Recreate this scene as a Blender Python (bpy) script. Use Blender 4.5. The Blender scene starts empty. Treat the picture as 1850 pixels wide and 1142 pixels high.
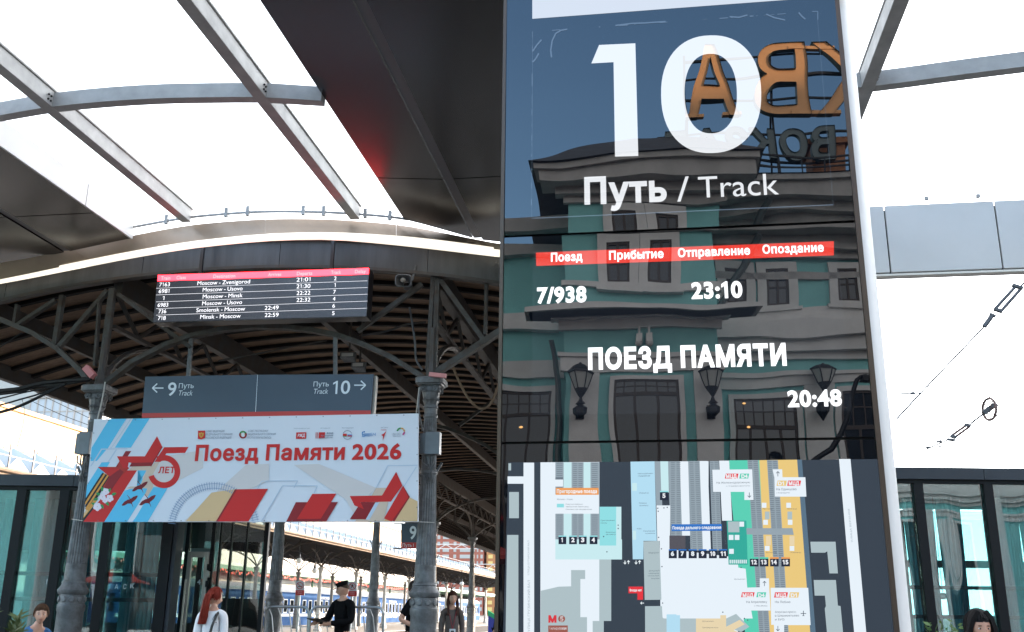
import bpy, math, random
import numpy as np
from mathutils import Vector
from mathutils.geometry import tessellate_polygon, delaunay_2d_cdt
V = Vector
rad = math.radians
SC = bpy.context.scene
COL = SC.collection
random.seed(7)

# ------------------------------------------------------------------ camera
FPX, CX, CY = 1799.0, 925.0, 571.0
PITCH, ROLL, EYE = rad(16.6), 0.011, V((0, 0, 1.3))
FWD = V((0, math.cos(PITCH), math.sin(PITCH)))
UP0 = V((0, -math.sin(PITCH), math.cos(PITCH)))
RT0 = V((1, 0, 0))
RT = RT0*math.cos(ROLL) + UP0*math.sin(ROLL)
UP = -RT0*math.sin(ROLL) + UP0*math.cos(ROLL)
cam_d = bpy.data.cameras.new('camera')
cam = bpy.data.objects.new('camera', cam_d)
COL.objects.link(cam)
from mathutils import Matrix
cam.matrix_world = Matrix(((RT.x, UP.x, -FWD.x, EYE.x), (RT.y, UP.y, -FWD.y, EYE.y), (RT.z, UP.z, -FWD.z, EYE.z), (0, 0, 0, 1)))
cam_d.sensor_width = 36
cam_d.lens = 36*FPX/1850
cam_d.clip_start = 0.05
cam_d.clip_end = 5000
SC.camera = cam

# ------------------------------------------------------------------ light
SUN_AZ, SUN_EL = rad(60), rad(9)      # azimuth to the right of the view direction
world = bpy.data.worlds.new('World')
SC.world = world
world.use_nodes = True
wn = world.node_tree.nodes
bg = wn['Background']
sky = wn.new('ShaderNodeTexSky')
sky.sky_type = 'NISHITA'
sky.sun_disc = False
sky.sun_elevation = SUN_EL
sky.sun_rotation = SUN_AZ
sky.altitude = 150
sky.air_density = 1.0
sky.dust_density = 1.0
sky.ozone_density = 2.5
# thin cloud: here and there the blue is greyed
wtc = wn.new('ShaderNodeTexCoord'); wno = wn.new('ShaderNodeTexNoise'); wmr = wn.new('ShaderNodeMapRange'); whs = wn.new('ShaderNodeHueSaturation')
wno.inputs['Scale'].default_value = 2.2; wno.inputs['Detail'].default_value = 5
wmr.inputs['From Min'].default_value = 0.42; wmr.inputs['From Max'].default_value = 0.60; wmr.inputs['To Min'].default_value = 1.0; wmr.inputs['To Max'].default_value = 0.12
wl = world.node_tree.links
wdt = wn.new('ShaderNodeVectorMath'); wdt.operation = 'DOT_PRODUCT'; wdt.inputs[1].default_value = (0.2, 0.76, 0.62)   # the cloud bank stands over the tracks, clearing towards the station
wad = wn.new('ShaderNodeMath'); wad.operation = 'MULTIPLY_ADD'; wad.inputs[1].default_value = 0.30
wl.new(wtc.outputs['Generated'], wno.inputs['Vector']); wl.new(wtc.outputs['Generated'], wdt.inputs[0]); wl.new(wdt.outputs['Value'], wad.inputs[0]); wl.new(wno.outputs[0], wad.inputs[2])
wl.new(wad.outputs[0], wmr.inputs[0]); wl.new(wmr.outputs[0], whs.inputs['Saturation']); wl.new(sky.outputs[0], whs.inputs['Color'])
wvm = wn.new('ShaderNodeMapRange'); wvm.inputs['From Min'].default_value = 0.42; wvm.inputs['From Max'].default_value = 0.60; wvm.inputs['To Min'].default_value = 1.0; wvm.inputs['To Max'].default_value = 1.7
wl.new(wad.outputs[0], wvm.inputs[0]); wl.new(wvm.outputs[0], whs.inputs['Value'])
wl.new(whs.outputs[0], bg.inputs[0])
bg.inputs[1].default_value = 0.15
sd = bpy.data.lights.new('sun', 'SUN')
sd.energy = 2.4
sd.angle = rad(0.5)
sd.color = (1.0, 0.72, 0.48)
sun = bpy.data.objects.new('sun', sd)
COL.objects.link(sun)
sdir = V((math.sin(SUN_AZ)*math.cos(SUN_EL), math.cos(SUN_AZ)*math.cos(SUN_EL), math.sin(SUN_EL)))
sun.rotation_euler = sdir.to_track_quat('Z', 'Y').to_euler()
SC.view_settings.view_transform = 'Standard'
SC.view_settings.look = 'None'
SC.view_settings.gamma = 1
SC.view_settings.exposure = 2.8
try:
    SC.cycles.max_bounces = 8
    SC.cycles.transparent_max_bounces = 24
    SC.cycles.glossy_bounces = 4
    SC.cycles.diffuse_bounces = 3
    SC.cycles.sample_clamp_indirect = 6
except Exception:
    pass

# ------------------------------------------------------------------ frames
AZ = rad(8.5)
TD = V((math.sin(AZ), math.cos(AZ), 0))      # along the tracks
SD = V((math.cos(AZ), -math.sin(AZ), 0))     # across the tracks
ZD = V((0, 0, 1))
def frame(o, u, v, w):
    return lambda p: o + u*p[0] + v*p[1] + w*p[2]
O3 = V((0, 0, 0))
ST = frame(O3, SD, TD, ZD)
XY = frame(O3, V((1, 0, 0)), V((0, 1, 0)), ZD)

def ray(x, y):
    return (RT*((x-CX)/FPX) + UP*((CY-y)/FPX) + FWD)
class Plane:
    """a plane in the scene; hit() is where the line of sight through a photo pixel meets it"""
    def __init__(s, p, n):
        s.p, s.n = V(p), V(n).normalized()
    def hit(s, x, y, off=0.0):
        d = ray(x, y)
        q = s.p + s.n*off
        return EYE + d*((q-EYE).dot(s.n)/d.dot(s.n))
def TP(t, tilt=0.0):
    return Plane(TD*t, -TD)
def YP(y):
    return Plane((0, y, 0), (0, -1, 0))
def SPl(s):
    return Plane(SD*s, -SD if s > 0 else SD)
def ZP(z):
    return Plane((0, 0, z), (0, 0, -1))
def stz(p):
    return (p.dot(SD), p.dot(TD), p.z)

# ------------------------------------------------------------------ materials
def nd(nt, typ, **kw):
    n = nt.nodes.new(typ)
    for k, v in kw.items():
        setattr(n, k, v)
    return n
def mat(name, col, rough=0.5, metal=0.0, var=0.0, vscale=3.0, bump=0.0, bscale=20.0, emit=None, estr=1.0, spec=0.5, ior=None, stretch=None, col2=None, coat=0.0, detail=6):
    m = bpy.data.materials.new(name)
    m.use_nodes = True
    nt = m.node_tree
    b = nt.nodes['Principled BSDF']
    b.inputs['Base Color'].default_value = (*col, 1)
    b.inputs['Roughness'].default_value = rough
    b.inputs['Metallic'].default_value = metal
    b.inputs['Specular IOR Level'].default_value = spec
    if ior: b.inputs['IOR'].default_value = ior
    if coat: b.inputs['Coat Weight'].default_value = coat
    if emit:
        b.inputs['Emission Color'].default_value = (*emit, 1)
        b.inputs['Emission Strength'].default_value = estr
    if var or bump:
        tc = nd(nt, 'ShaderNodeTexCoord')
        src = tc.outputs['Object']
        if stretch:
            mp = nd(nt, 'ShaderNodeMapping')
            mp.inputs['Scale'].default_value = stretch
            nt.links.new(src, mp.inputs[0])
            src = mp.outputs[0]
    if var:
        no = nd(nt, 'ShaderNodeTexNoise')
        no.inputs['Scale'].default_value = vscale
        no.inputs['Detail'].default_value = detail
        no.inputs['Roughness'].default_value = 0.65
        nt.links.new(src, no.inputs['Vector'])
        cr = nd(nt, 'ShaderNodeValToRGB')
        cr.color_ramp.elements[0].position = 0.32
        cr.color_ramp.elements[1].position = 0.68
        c2 = col2 or tuple(c*(1-var) for c in col)
        cr.color_ramp.elements[0].color = (*c2, 1)
        cr.color_ramp.elements[1].color = (*col, 1)
        nt.links.new(no.outputs[0], cr.inputs[0])
        nt.links.new(cr.outputs[0], b.inputs['Base Color'])
        mr = nd(nt, 'ShaderNodeMapRange')
        mr.inputs['To Min'].default_value = min(1, rough*1.25+0.03)
        mr.inputs['To Max'].default_value = rough*0.8
        nt.links.new(no.outputs[0], mr.inputs[0])
        nt.links.new(mr.outputs[0], b.inputs['Roughness'])
    if bump:
        nb = nd(nt, 'ShaderNodeTexNoise')
        nb.inputs['Scale'].default_value = bscale
        nb.inputs['Detail'].default_value = 5
        nt.links.new(src, nb.inputs['Vector'])
        bp = nd(nt, 'ShaderNodeBump')
        bp.inputs['Strength'].default_value = 1.0
        bp.inputs['Distance'].default_value = bump
        nt.links.new(nb.outputs[0], bp.inputs['Height'])
        nt.links.new(bp.outputs[0], b.inputs['Normal'])
    return m
def glass(name, tint=(0.9, 0.95, 0.95), ior=1.5, wave=0.0, wscale=1.0, rough=0.0, haze=0.0):
    """a thin pane: what is not reflected by Fresnel goes straight through, tinted"""
    m = bpy.data.materials.new(name)
    m.use_nodes = True
    nt = m.node_tree
    nt.nodes.remove(nt.nodes['Principled BSDF'])
    out = nt.nodes['Material Output']
    tr = nd(nt, 'ShaderNodeBsdfTransparent'); tr.inputs[0].default_value = (*tint, 1)
    gl = nd(nt, 'ShaderNodeBsdfGlossy'); gl.inputs['Roughness'].default_value = rough
    # reflectance from the angle alone, alike for both faces of a thin pane
    f0 = ((ior-1)/(ior+1))**2
    ge = nd(nt, 'ShaderNodeNewGeometry')
    dt = nd(nt, 'ShaderNodeVectorMath', operation='DOT_PRODUCT')
    nt.links.new(ge.outputs['Incoming'], dt.inputs[0]); nt.links.new(ge.outputs['Normal'], dt.inputs[1])
    ab = nd(nt, 'ShaderNodeMath', operation='ABSOLUTE'); nt.links.new(dt.outputs['Value'], ab.inputs[0])
    om = nd(nt, 'ShaderNodeMath', operation='SUBTRACT'); om.inputs[0].default_value = 1.0; nt.links.new(ab.outputs[0], om.inputs[1])
    pw = nd(nt, 'ShaderNodeMath', operation='POWER'); pw.inputs[1].default_value = 5.0; nt.links.new(om.outputs[0], pw.inputs[0])
    fr = nd(nt, 'ShaderNodeMath', operation='MULTIPLY_ADD'); fr.inputs[1].default_value = 1-f0; fr.inputs[2].default_value = f0; nt.links.new(pw.outputs[0], fr.inputs[0])
    mx = nd(nt, 'ShaderNodeMixShader')
    nt.links.new(fr.outputs[0], mx.inputs[0])
    src = tr.outputs[0]
    if haze:
        df = nd(nt, 'ShaderNodeBsdfTranslucent'); df.inputs[0].default_value = (0.9, 0.92, 0.92, 1)
        m2 = nd(nt, 'ShaderNodeMixShader'); m2.inputs[0].default_value = haze
        nt.links.new(src, m2.inputs[1]); nt.links.new(df.outputs[0], m2.inputs[2]); src = m2.outputs[0]
    nt.links.new(src, mx.inputs[1]); nt.links.new(gl.outputs[0], mx.inputs[2])
    nt.links.new(mx.outputs[0], out.inputs[0])
    if wave:
        tc = nd(nt, 'ShaderNodeTexCoord')
        mp = nd(nt, 'ShaderNodeMapping'); mp.inputs['Scale'].default_value = (1.6, 1.6, 0.5)
        nt.links.new(tc.outputs['Object'], mp.inputs[0])
        nb = nd(nt, 'ShaderNodeTexNoise'); nb.inputs['Scale'].default_value = wscale; nb.inputs['Detail'].default_value = 1
        nt.links.new(mp.outputs[0], nb.inputs['Vector'])
        bp = nd(nt, 'ShaderNodeBump'); bp.inputs['Distance'].default_value = wave
        nt.links.new(nb.outputs[0], bp.inputs['Height'])
        nt.links.new(bp.outputs[0], gl.inputs['Normal'])
    return m

# ------------------------------------------------------------------ mesh helpers
ORG = {}
class M:
    def __init__(s, fr=None):
        s.v, s.f, s.mi, s.fr = [], [], [], fr
    def add(s, vs, fs, mi=0, world=False):
        b = len(s.v)
        s.v += [V(p) if (world or not s.fr) else s.fr(p) for p in vs]
        s.f += [tuple(b+i for i in f) for f in fs]
        s.mi += [mi]*len(fs)
    def box(s, a, b, mi=0):
        x0, y0, z0 = [min(a[i], b[i]) for i in range(3)]
        x1, y1, z1 = [max(a[i], b[i]) for i in range(3)]
        s.add([(x0,y0,z0),(x1,y0,z0),(x1,y1,z0),(x0,y1,z0),(x0,y0,z1),(x1,y0,z1),(x1,y1,z1),(x0,y1,z1)],
              [(0,3,2,1),(4,5,6,7),(0,1,5,4),(1,2,6,5),(2,3,7,6),(3,0,4,7)], mi)
    def hexa(s, bot, top, mi=0, world=False):
        s.add(list(bot)+list(top), [(0,3,2,1),(4,5,6,7),(0,1,5,4),(1,2,6,5),(2,3,7,6),(3,0,4,7)], mi, world)
    def slab(s, poly, depth, mi=0, world=False):
        """polygon (list of 3D points) pushed by the vector depth"""
        n = len(poly); poly = [V(p) for p in poly]; d = V(depth)
        tris = tessellate_polygon([poly])
        vs = poly + [p+d for p in poly]
        fs = [tuple(t) for t in tris] + [tuple(i+n for i in t[::-1]) for t in tris]
        fs += [(i, (i+1) % n, (i+1) % n+n, i+n) for i in range(n)]
        s.add(vs, fs, mi, world)
    def bar(s, p, q, w, h, up=(0,0,1), mi=0, world=False):
        p, q = V(p), V(q); d = (q-p).normalized(); up = V(up)
        if abs(d.dot(up)) > 0.98: up = V((1, 0, 0)) if abs(d.x) < 0.9 else V((0, 1, 0))
        a = d.cross(up).normalized(); u = a.cross(d).normalized()
        a *= w/2; u *= h/2
        s.hexa([p-a-u, p+a-u, q+a-u, q-a-u], [p-a+u, p+a+u, q+a+u, q-a+u], mi, world)
    def tube(s, pts, r, n=8, mi=0, world=False, cap=True):
        pts = [V(p) for p in pts]; R = r if isinstance(r, (list, tuple)) else [r]*len(pts)
        vs, fs = [], []
        last = None
        for i, p in enumerate(pts):
            d = (pts[min(i+1, len(pts)-1)] - pts[max(i-1, 0)]).normalized()
            if last is None:
                a = d.orthogonal().normalized()
            else:
                a = (last - d*last.dot(d)).normalized()
            last = a; b = d.cross(a)
            for k in range(n):
                t = 2*math.pi*k/n
                vs.append(p + (a*math.cos(t)+b*math.sin(t))*R[i])
        for i in range(len(pts)-1):
            for k in range(n):
                k2 = (k+1) % n
                fs.append((i*n+k, i*n+k2, (i+1)*n+k2, (i+1)*n+k))
        if cap:
            fs.append(tuple(range(n))[::-1]); fs.append(tuple((len(pts)-1)*n+k for k in range(n)))
        s.add(vs, fs, mi, world)
    def lathe(s, c, prof, n=20, flute=0.0, fluted=None, mi=0, square=None):
        """prof: list of (radius, z); flute grooves rings whose index is in fluted; square: ring indices drawn square"""
        vs, fs = [], []
        for i, (r, z) in enumerate(prof):
            for k in range(n):
                t = 2*math.pi*(k+0.5)/n
                rr = r
                if fluted and i in fluted: rr = r*(1-flute*(k % 2))
                if square and i in square:
                    rr = r/max(abs(math.cos(t)), abs(math.sin(t)))
                vs.append((c[0]+rr*math.cos(t), c[1]+rr*math.sin(t), c[2]+z))
        for i in range(len(prof)-1):
            for k in range(n):
                k2 = (k+1) % n
                fs.append((i*n+k, i*n+k2, (i+1)*n+k2, (i+1)*n+k))
        fs.append(tuple(range(n))[::-1]); fs.append(tuple((len(prof)-1)*n+k for k in range(n)))
        s.add(vs, fs, mi)
    def blob(s, c, r, n=10, m=7, mi=0, noise=0.0):
        rx, ry, rz = r if isinstance(r, (list, tuple)) else (r, r, r)
        vs, fs = [], []
        for i in range(1, m):
            ph = math.pi*i/m
            for k in range(n):
                t = 2*math.pi*k/n
                q = 1 + noise*random.uniform(-1, 1)
                vs.append((c[0]+rx*q*math.sin(ph)*math.cos(t), c[1]+ry*q*math.sin(ph)*math.sin(t), c[2]+rz*q*math.cos(ph)))
        vs += [(c[0], c[1], c[2]+rz), (c[0], c[1], c[2]-rz)]
        for i in range(m-2):
            for k in range(n):
                k2 = (k+1) % n
                fs.append((i*n+k, (i+1)*n+k, (i+1)*n+k2, i*n+k2))
        T, B = len(vs)-2, len(vs)-1
        for k in range(n):
            k2 = (k+1) % n
            fs.append((T, k, k2)); fs.append((B, (m-2)*n+k2, (m-2)*n+k))
        s.add(vs, fs, mi)
    def face(s, pts, mi=0, world=True):
        pts = [V(p) for p in pts]
        tris = tessellate_polygon([pts])
        s.add(pts, [tuple(t) for t in tris], mi, world)
    def build(s, name, mats, parent=None, origin=None, smooth=False, bevel=0.0, **props):
        if parent is not None: origin = ORG[parent.name]
        if origin is None: origin = V((0, 0, 0))
        me = bpy.data.meshes.new(name)
        me.from_pydata([tuple(p-origin) for p in s.v], [], s.f)
        for m in (mats if isinstance(mats, (list, tuple)) else [mats]): me.materials.append(m)
        if any(s.mi): me.polygons.foreach_set('material_index', s.mi)
        if smooth: me.shade_smooth()
        me.update()
        o = bpy.data.objects.new(name, me)
        COL.objects.link(o)
        if parent is not None: o.parent = parent
        else: o.location = origin
        ORG[o.name] = V(origin)
        if bevel:
            bv = o.modifiers.new('bevel', 'BEVEL'); bv.width = bevel; bv.segments = 2; bv.limit_method = 'ANGLE'
        if smooth == 'auto' or smooth is True:
            try: me.set_sharp_from_angle(angle=rad(38))
            except Exception: pass
        for k, v in props.items(): o[k] = v
        return o
def thing(name, loc, label, category, group=None):
    o = bpy.data.objects.new(name, None)
    COL.objects.link(o)
    o.location = V(loc); o.empty_display_size = 0.2
    o['label'] = label; o['category'] = category
    if group: o['group'] = group
    ORG[o.name] = V(loc)
    return o
def tag(o, label, category, group=None):
    o['label'] = label; o['category'] = category
    if group: o['group'] = group
    return o
def struct(o):
    o['kind'] = 'structure'
    return o
KIDS = {}
def kids(o):
    return [c for c in bpy.data.objects if c.parent == o]
def dup(root, loc, label=None, rz=None, tree=None):
    """copy a thing with its parts and sub-parts"""
    tree = tree or [(c, [g for g in kids(c)]) for c in kids(root)]
    r = root.copy(); COL.objects.link(r); r.location = V(loc)
    if rz is not None: r.rotation_euler = (0, 0, rz)
    if label: r['label'] = label
    for c, gs in tree:
        c2 = c.copy(); COL.objects.link(c2); c2.parent = r
        for g in gs:
            g2 = g.copy(); COL.objects.link(g2); g2.parent = c2
    return r
def tree_of(root):
    return [(c, [g for g in kids(c)]) for c in kids(root)]

# ------------------------------------------------------------------ lettering
_raw = {}
def _contours(body, italic=False):
    cu = bpy.data.curves.new('tmp', 'FONT'); cu.body = body; cu.size = 1.0; cu.resolution_u = 5
    o = bpy.data.objects.new('tmp', cu); COL.objects.link(o)
    dg = bpy.context.evaluated_depsgraph_get()
    c2 = o.to_curve(dg)
    res = []
    for sp in c2.splines:
        pts = []
        bps = sp.bezier_points
        n = len(bps)
        if n == 0:
            pts = [(p.co.x, p.co.y) for p in sp.points]
        for i in range(n):
            a, b = bps[i], bps[(i+1) % n]
            p0, p1, p2, p3 = a.co, a.handle_right, b.handle_left, b.co
            straight = ((p1-p0).length < 1e-5 and (p2-p3).length < 1e-5)
            l1 = (p3-p0).length
            if not straight and l1 > 1e-6:
                dd = (p3-p0)/l1
                straight = abs((p1-p0).cross(dd).z) < 1e-4 and abs((p2-p0).cross(dd).z) < 1e-4
            k = 1 if straight else 5
            for j in range(k):
                t = j/k; q = 1-t
                c = p0*q**3 + p1*3*q*q*t + p2*3*q*t*t + p3*t**3
                pts.append((c.x, c.y))
        res.append(pts)
    o.to_curve_clear()
    bpy.data.objects.remove(o); bpy.data.curves.remove(cu)
    return res
def _clean(pts):
    out = []
    for p in pts:
        if not out or math.hypot(p[0]-out[-1][0], p[1]-out[-1][1]) > 1e-4: out.append(p)
    while len(out) > 1 and math.hypot(out[0][0]-out[-1][0], out[0][1]-out[-1][1]) < 1e-4: out.pop()
    return out
def _area(p):
    return 0.5*sum(p[i-1][0]*p[i][1]-p[i][0]*p[i-1][1] for i in range(len(p)))
_H = _contours('H')
_HX = min(p[0] for p in _H[0]); CAPH = max(p[1] for p in _H[0])
_glyph = {}
def glyph(ch, bold=0.0, rc=None):
    """-> (verts, tris, advance), capital height = 1; outlines merged by winding number"""
    key = (ch, round(bold, 3))
    if key in _glyph: return _glyph[key]
    if ch not in _raw:
        if ch == ' ': _raw[ch] = ([], 0.36)
        elif ch == '1':
            _raw[ch] = ([[(0.30,0),(0.30,0.87),(0.10,0.75),(0.10,0.85),(0.34,1.0),(0.405,1.0),(0.405,0)][::-1]], 0.62)
        else:
            both = _contours(ch+'H')
            hx = min(p[0] for p in both[-1])
            cs = [[(x/CAPH, y/CAPH) for x, y in c] for c in both[:-1]]
            _raw[ch] = ([_clean(c) for c in cs], (hx-_HX)/CAPH)
    cs, adv = _raw[ch]
    cs = [c for c in cs if len(c) > 2]
    if not cs:
        _glyph[key] = ([], [], adv); return _glyph[key]
    sgn = 1 if sum(_area(c) for c in cs) > 0 else -1
    polys = []
    for c in cs:
        n = len(c)
        if bold:
            q = []
            for i in range(n):
                ax, ay = c[i][0]-c[i-1][0], c[i][1]-c[i-1][1]
                bx, by = c[(i+1) % n][0]-c[i][0], c[(i+1) % n][1]-c[i][1]
                la, lb = math.hypot(ax, ay), math.hypot(bx, by)
                n1 = (ay/la*sgn, -ax/la*sgn); n2 = (by/lb*sgn, -bx/lb*sgn)
                mx, my = n1[0]+n2[0], n1[1]+n2[1]
                d = (mx*mx+my*my)/2
                k = bold/max(d, 0.5)
                q.append((c[i][0]+mx*k, c[i][1]+my*k))
            c = q
        polys.append(c)
    pts, edges = [], []
    for c in polys:
        b = len(pts)
        pts += [V((x, y)) for x, y in c]
        edges += [(b+i, b+(i+1) % len(c)) for i in range(len(c))]
    vo, eo, fo, *_ = delaunay_2d_cdt(pts, edges, [], 0, 1e-6)
    vo = [(v.x, v.y) for v in vo]
    tris = []
    for f in fo:
        x = sum(vo[i][0] for i in f)/len(f); y = sum(vo[i][1] for i in f)/len(f)
        w = 0
        for c in polys:
            for i in range(len(c)):
                x0, y0 = c[i-1]; x1, y1 = c[i]
                if (y0 <= y) != (y1 <= y):
                    xx = x0 + (y-y0)/(y1-y0)*(x1-x0)
                    if xx > x: w += 1 if y1 > y0 else -1
        if w*sgn > 0:
            if _area([vo[i] for i in f]) < 0: f = f[::-1]
            tris.append(tuple(f))
    _glyph[key] = (vo, tris, adv)
    return _glyph[key]
def text2d(s, bold=0.0, space=0.0, ital=0.0):
    vs, fs, x = [], [], 0.0
    for ch in s:
        gv, gt, adv = glyph(ch, bold)
        b = len(vs)
        vs += [(x+p[0]+ital*p[1], p[1]) for p in gv]
        fs += [tuple(b+i for i in t) for t in gt]
        x += adv + space + bold*1.2
    if not vs: return vs, fs, x
    x0 = min(p[0] for p in vs); x1 = max(p[0] for p in vs)
    return [(p[0]-x0, p[1]) for p in vs], fs, x1-x0
def ptext(m, pl, s, x0, y0, x1, y1, cap, bold=0.05, mi=0, eps=0.002, space=0.0, ital=0.0, depth=0.0):
    """lettering on plane pl whose baseline runs between two photo points, cap = capital height there"""
    vs, fs, w = text2d(s, bold, space, ital)
    if not vs: return
    A, B = pl.hit(x0, y0, eps), pl.hit(x1, y1, eps)
    u = (B-A)/w
    h = (pl.hit((x0+x1)/2, (y0+y1)/2-cap, eps)-pl.hit((x0+x1)/2, (y0+y1)/2, eps)).length
    vv = (ZD - pl.n*ZD.dot(pl.n)).normalized()*h
    P = [A+u*p[0]+vv*p[1] for p in vs]
    m.add(P, fs, mi, True)
def ppoly(m, pl, pts, mi=0, eps=0.001):
    m.face([pl.hit(x, y, eps) for x, y in pts], mi)
def prect(m, pl, x0, y0, x1, y1, mi=0, eps=0.001):
    ppoly(m, pl, [(x0, y0), (x1, y0), (x1, y1), (x0, y1)], mi, eps)
def pring(m, pl, cx, cy, r0, r1, mi=0, eps=0.001, a0=0, a1=360, n=32, ky=1.0):
    vs, fs = [], []
    for i in range(n+1):
        t = rad(a0+(a1-a0)*i/n)
        for r in (r0, r1):
            vs.append(pl.hit(cx+r*math.cos(t), cy-r*ky*math.sin(t), eps))
    for i in range(n): fs.append((2*i, 2*i+1, 2*i+3, 2*i+2))
    m.add(vs, fs, mi, True)
def pdisc(m, pl, cx, cy, r, mi=0, eps=0.001, n=20, ky=1.0):
    ppoly(m, pl, [(cx+r*math.cos(2*math.pi*i/n), cy-r*ky*math.sin(2*math.pi*i/n)) for i in range(n)], mi, eps)
def pline(m, pl, pts, w, mi=0, eps=0.001):
    for (x0, y0), (x1, y1) in zip(pts, pts[1:]):
        dx, dy = x1-x0, y1-y0; l = math.hypot(dx, dy) or 1
        a, b = -dy/l*w/2, dx/l*w/2
        ppoly(m, pl, [(x0+a, y0+b), (x1+a, y1+b), (x1-a, y1-b), (x0-a, y0-b)], mi, eps)
# ------------------------------------------------------------------ shared materials
EV = 1.0/2**SC.view_settings.exposure
GL_IOR = 1.86
def add_wave(m, dist=0.0020, scale=1.5):
    nt = m.node_tree; b = nt.nodes['Principled BSDF']
    tc = nd(nt, 'ShaderNodeTexCoord')
    mp = nd(nt, 'ShaderNodeMapping'); mp.inputs['Scale'].default_value = (1, 1, 1.6)
    nb = nd(nt, 'ShaderNodeTexNoise'); nb.inputs['Scale'].default_value = scale; nb.inputs['Detail'].default_value = 1.5
    bp = nd(nt, 'ShaderNodeBump'); bp.inputs['Distance'].default_value = dist
    nt.links.new(tc.outputs['Object'], mp.inputs[0]); nt.links.new(mp.outputs[0], nb.inputs['Vector'])
    nt.links.new(nb.outputs[0], bp.inputs['Height']); nt.links.new(bp.outputs[0], b.inputs['Normal'])
_pm = {}
def screen(name, col, k):
    """backlit print or LED seen through the same glossy glass"""
    if name in _pm: return _pm[name]
    m = mat(name, (0.005, 0.006, 0.009), rough=0.3 if name.startswith('map') else 0.0, ior=1.25 if name.startswith('map') else GL_IOR, emit=col, estr=k*EV)
    if not name.startswith('map'): add_wave(m)
    _pm[name] = m
    return m
MAT = {}
MAT['black_glass'] = mat('black glass', (0.002, 0.003, 0.005), rough=0.0, ior=GL_IOR); add_wave(MAT['black_glass'])
MAT['white_metal'] = mat('white painted metal', (0.74, 0.715, 0.69), rough=0.38, var=0.10, vscale=2.5, bump=0.0012, bscale=60)
MAT['bronze'] = mat('dark bronze anodised trim', (0.10, 0.075, 0.06), rough=0.32, metal=0.8)
MAT['black'] = mat('black rubber', (0.01, 0.01, 0.011), rough=0.5)

# ------------------------------------------------------------------ information pylon
PT = 3.15
PYM = TP(PT)                                              # middle glass
_c = PYM.hit(1250, 418)
PYT = Plane(_c - TD*0.0, V((-TD.x, -TD.y, 0)) + SD*(-0.0045) + ZD*(-0.0165))   # upper glass, leaning a little forward
PYB = TP(PT)
pyl = thing('information_pylon', SD*0.08+TD*3.3, 'tall glossy black platform pylon with a big white 10 and a station map', 'information pylon')
def colz(px, py): return PYM.hit(px, py).z
ZS1 = PYM.hit(1250, 413).z       # seam heights
ZS2 = PYM.hit(1250, 796).z
S0, S1 = -0.5, 0.655
m = M(ST)
m.box((S0-0.012, PT+0.022, 0.02), (S1+0.012, PT+0.27, 3.85))
m.build('casing', MAT['black'], pyl)
m = M(ST)
ring = []
for i in range(17):
    a = math.pi*(i/16)-math.pi/2
    ring.append((S1+0.018+0.058*math.cos(a), PT+0.145+0.135*math.sin(a)))
m.slab([(a, b, 0.02) for a, b in ring], (0, 0, 0)) if False else None
vs = [(a, b, 0.02) for a, b in ring] + [(a, b, 3.85) for a, b in ring]
n = len(ring)
m.add(vs, [(i, (i+1) % n, (i+1) % n+n, i+n) for i in range(n)] + [tuple(range(n))[::-1], tuple(range(n, 2*n))])
m.build('rounded_side', MAT['white_metal'], pyl, smooth=True)
m = M(ST); m.box((S1+0.001, PT-0.006, 0.02), (S1+0.017, PT+0.021, 3.85)); m.build('edge_trim', MAT['bronze'], pyl)
m = M(ST); m.box((S0-0.014, PT-0.006, 0.02), (S0-0.002, PT+0.021, 3.85)); m.build('edge_trim', MAT['bronze'], pyl)
def pane_on(name, pl, z0, z1, g=0.004):
    """a glass panel standing in plane pl between two heights"""
    P = []
    for s_, z_ in ((S0, z0+g), (S1, z0+g), (S1, z1-g), (S0, z1-g)):
        base = SD*s_ + ZD*z_
        t = ((pl.p-base).dot(pl.n))/(TD.dot(pl.n))
        P.append(base+TD*t)
    m = M(); m.slab(P, TD*0.012)
    return m.build(name, MAT['black_glass'], pyl)
glass_top = pane_on('glass_panel', PYT, ZS1, 3.80)
glass_mid = pane_on('glass_panel', PYM, ZS2, ZS1)
glass_low = pane_on('glass_panel', PYB, 0.10, ZS2)
# plinth
m = M(ST); m.box((S0-0.06, PT-0.05, 0.0), (S1+0.13, PT+0.34, 0.02)); m.build('plinth', MAT['bronze'], pyl)
# --- big track number
W_ = screen('white backlight', (0.93, 0.96, 1.0), 0.86)
WD = screen('white backlit film', (0.90, 0.94, 1.0), 0.70)
def C1(x, y): return (900+x/2.643, y/2.643)
def C2(x, y): return (900+x/2.569, 400+y/2.569)
def C3(x, y): return (900+x/3.339, 800+y/3.339)
def C4(x, y): return (1240+x/3.339, 800+y/3.339)
m = M()
ppoly(m, PYT, [C1(x, y) for x, y in ((482,215),(655,207),(669,745),(558,748),(551,297),(445,303))], 0, 0.0008)
def sup(cx, cy, a, b, ex, n=64, sk=0.0):
    out = []
    for i in range(n):
        t = 2*math.pi*i/n
        c, s = math.cos(t), math.sin(t)
        x = a*math.copysign(abs(c)**(2/ex), c); y = b*math.copysign(abs(s)**(2/ex), s)
        out.append(C1(cx+x+sk*y, cy-y-0.03*x))
    return out
oo, ii = sup(1017, 450, 239, 281, 2.25, sk=-0.02), sup(1015, 447, 125, 190, 2.25, sk=-0.02)
n = len(oo)
vs = [PYT.hit(x, y, 0.0008) for x, y in oo+ii]
m.add(vs, [(i, (i+1) % n, (i+1) % n+n, i+n) for i in range(n)], 0, True)
m.build('track_number', W_, pyl)
m = M(); ptext(m, PYT, 'Путь', *C1(412, 972), *C1(806, 957), 43, bold=0.055, eps=0.0008); m.build('lettering', W_, pyl)
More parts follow.
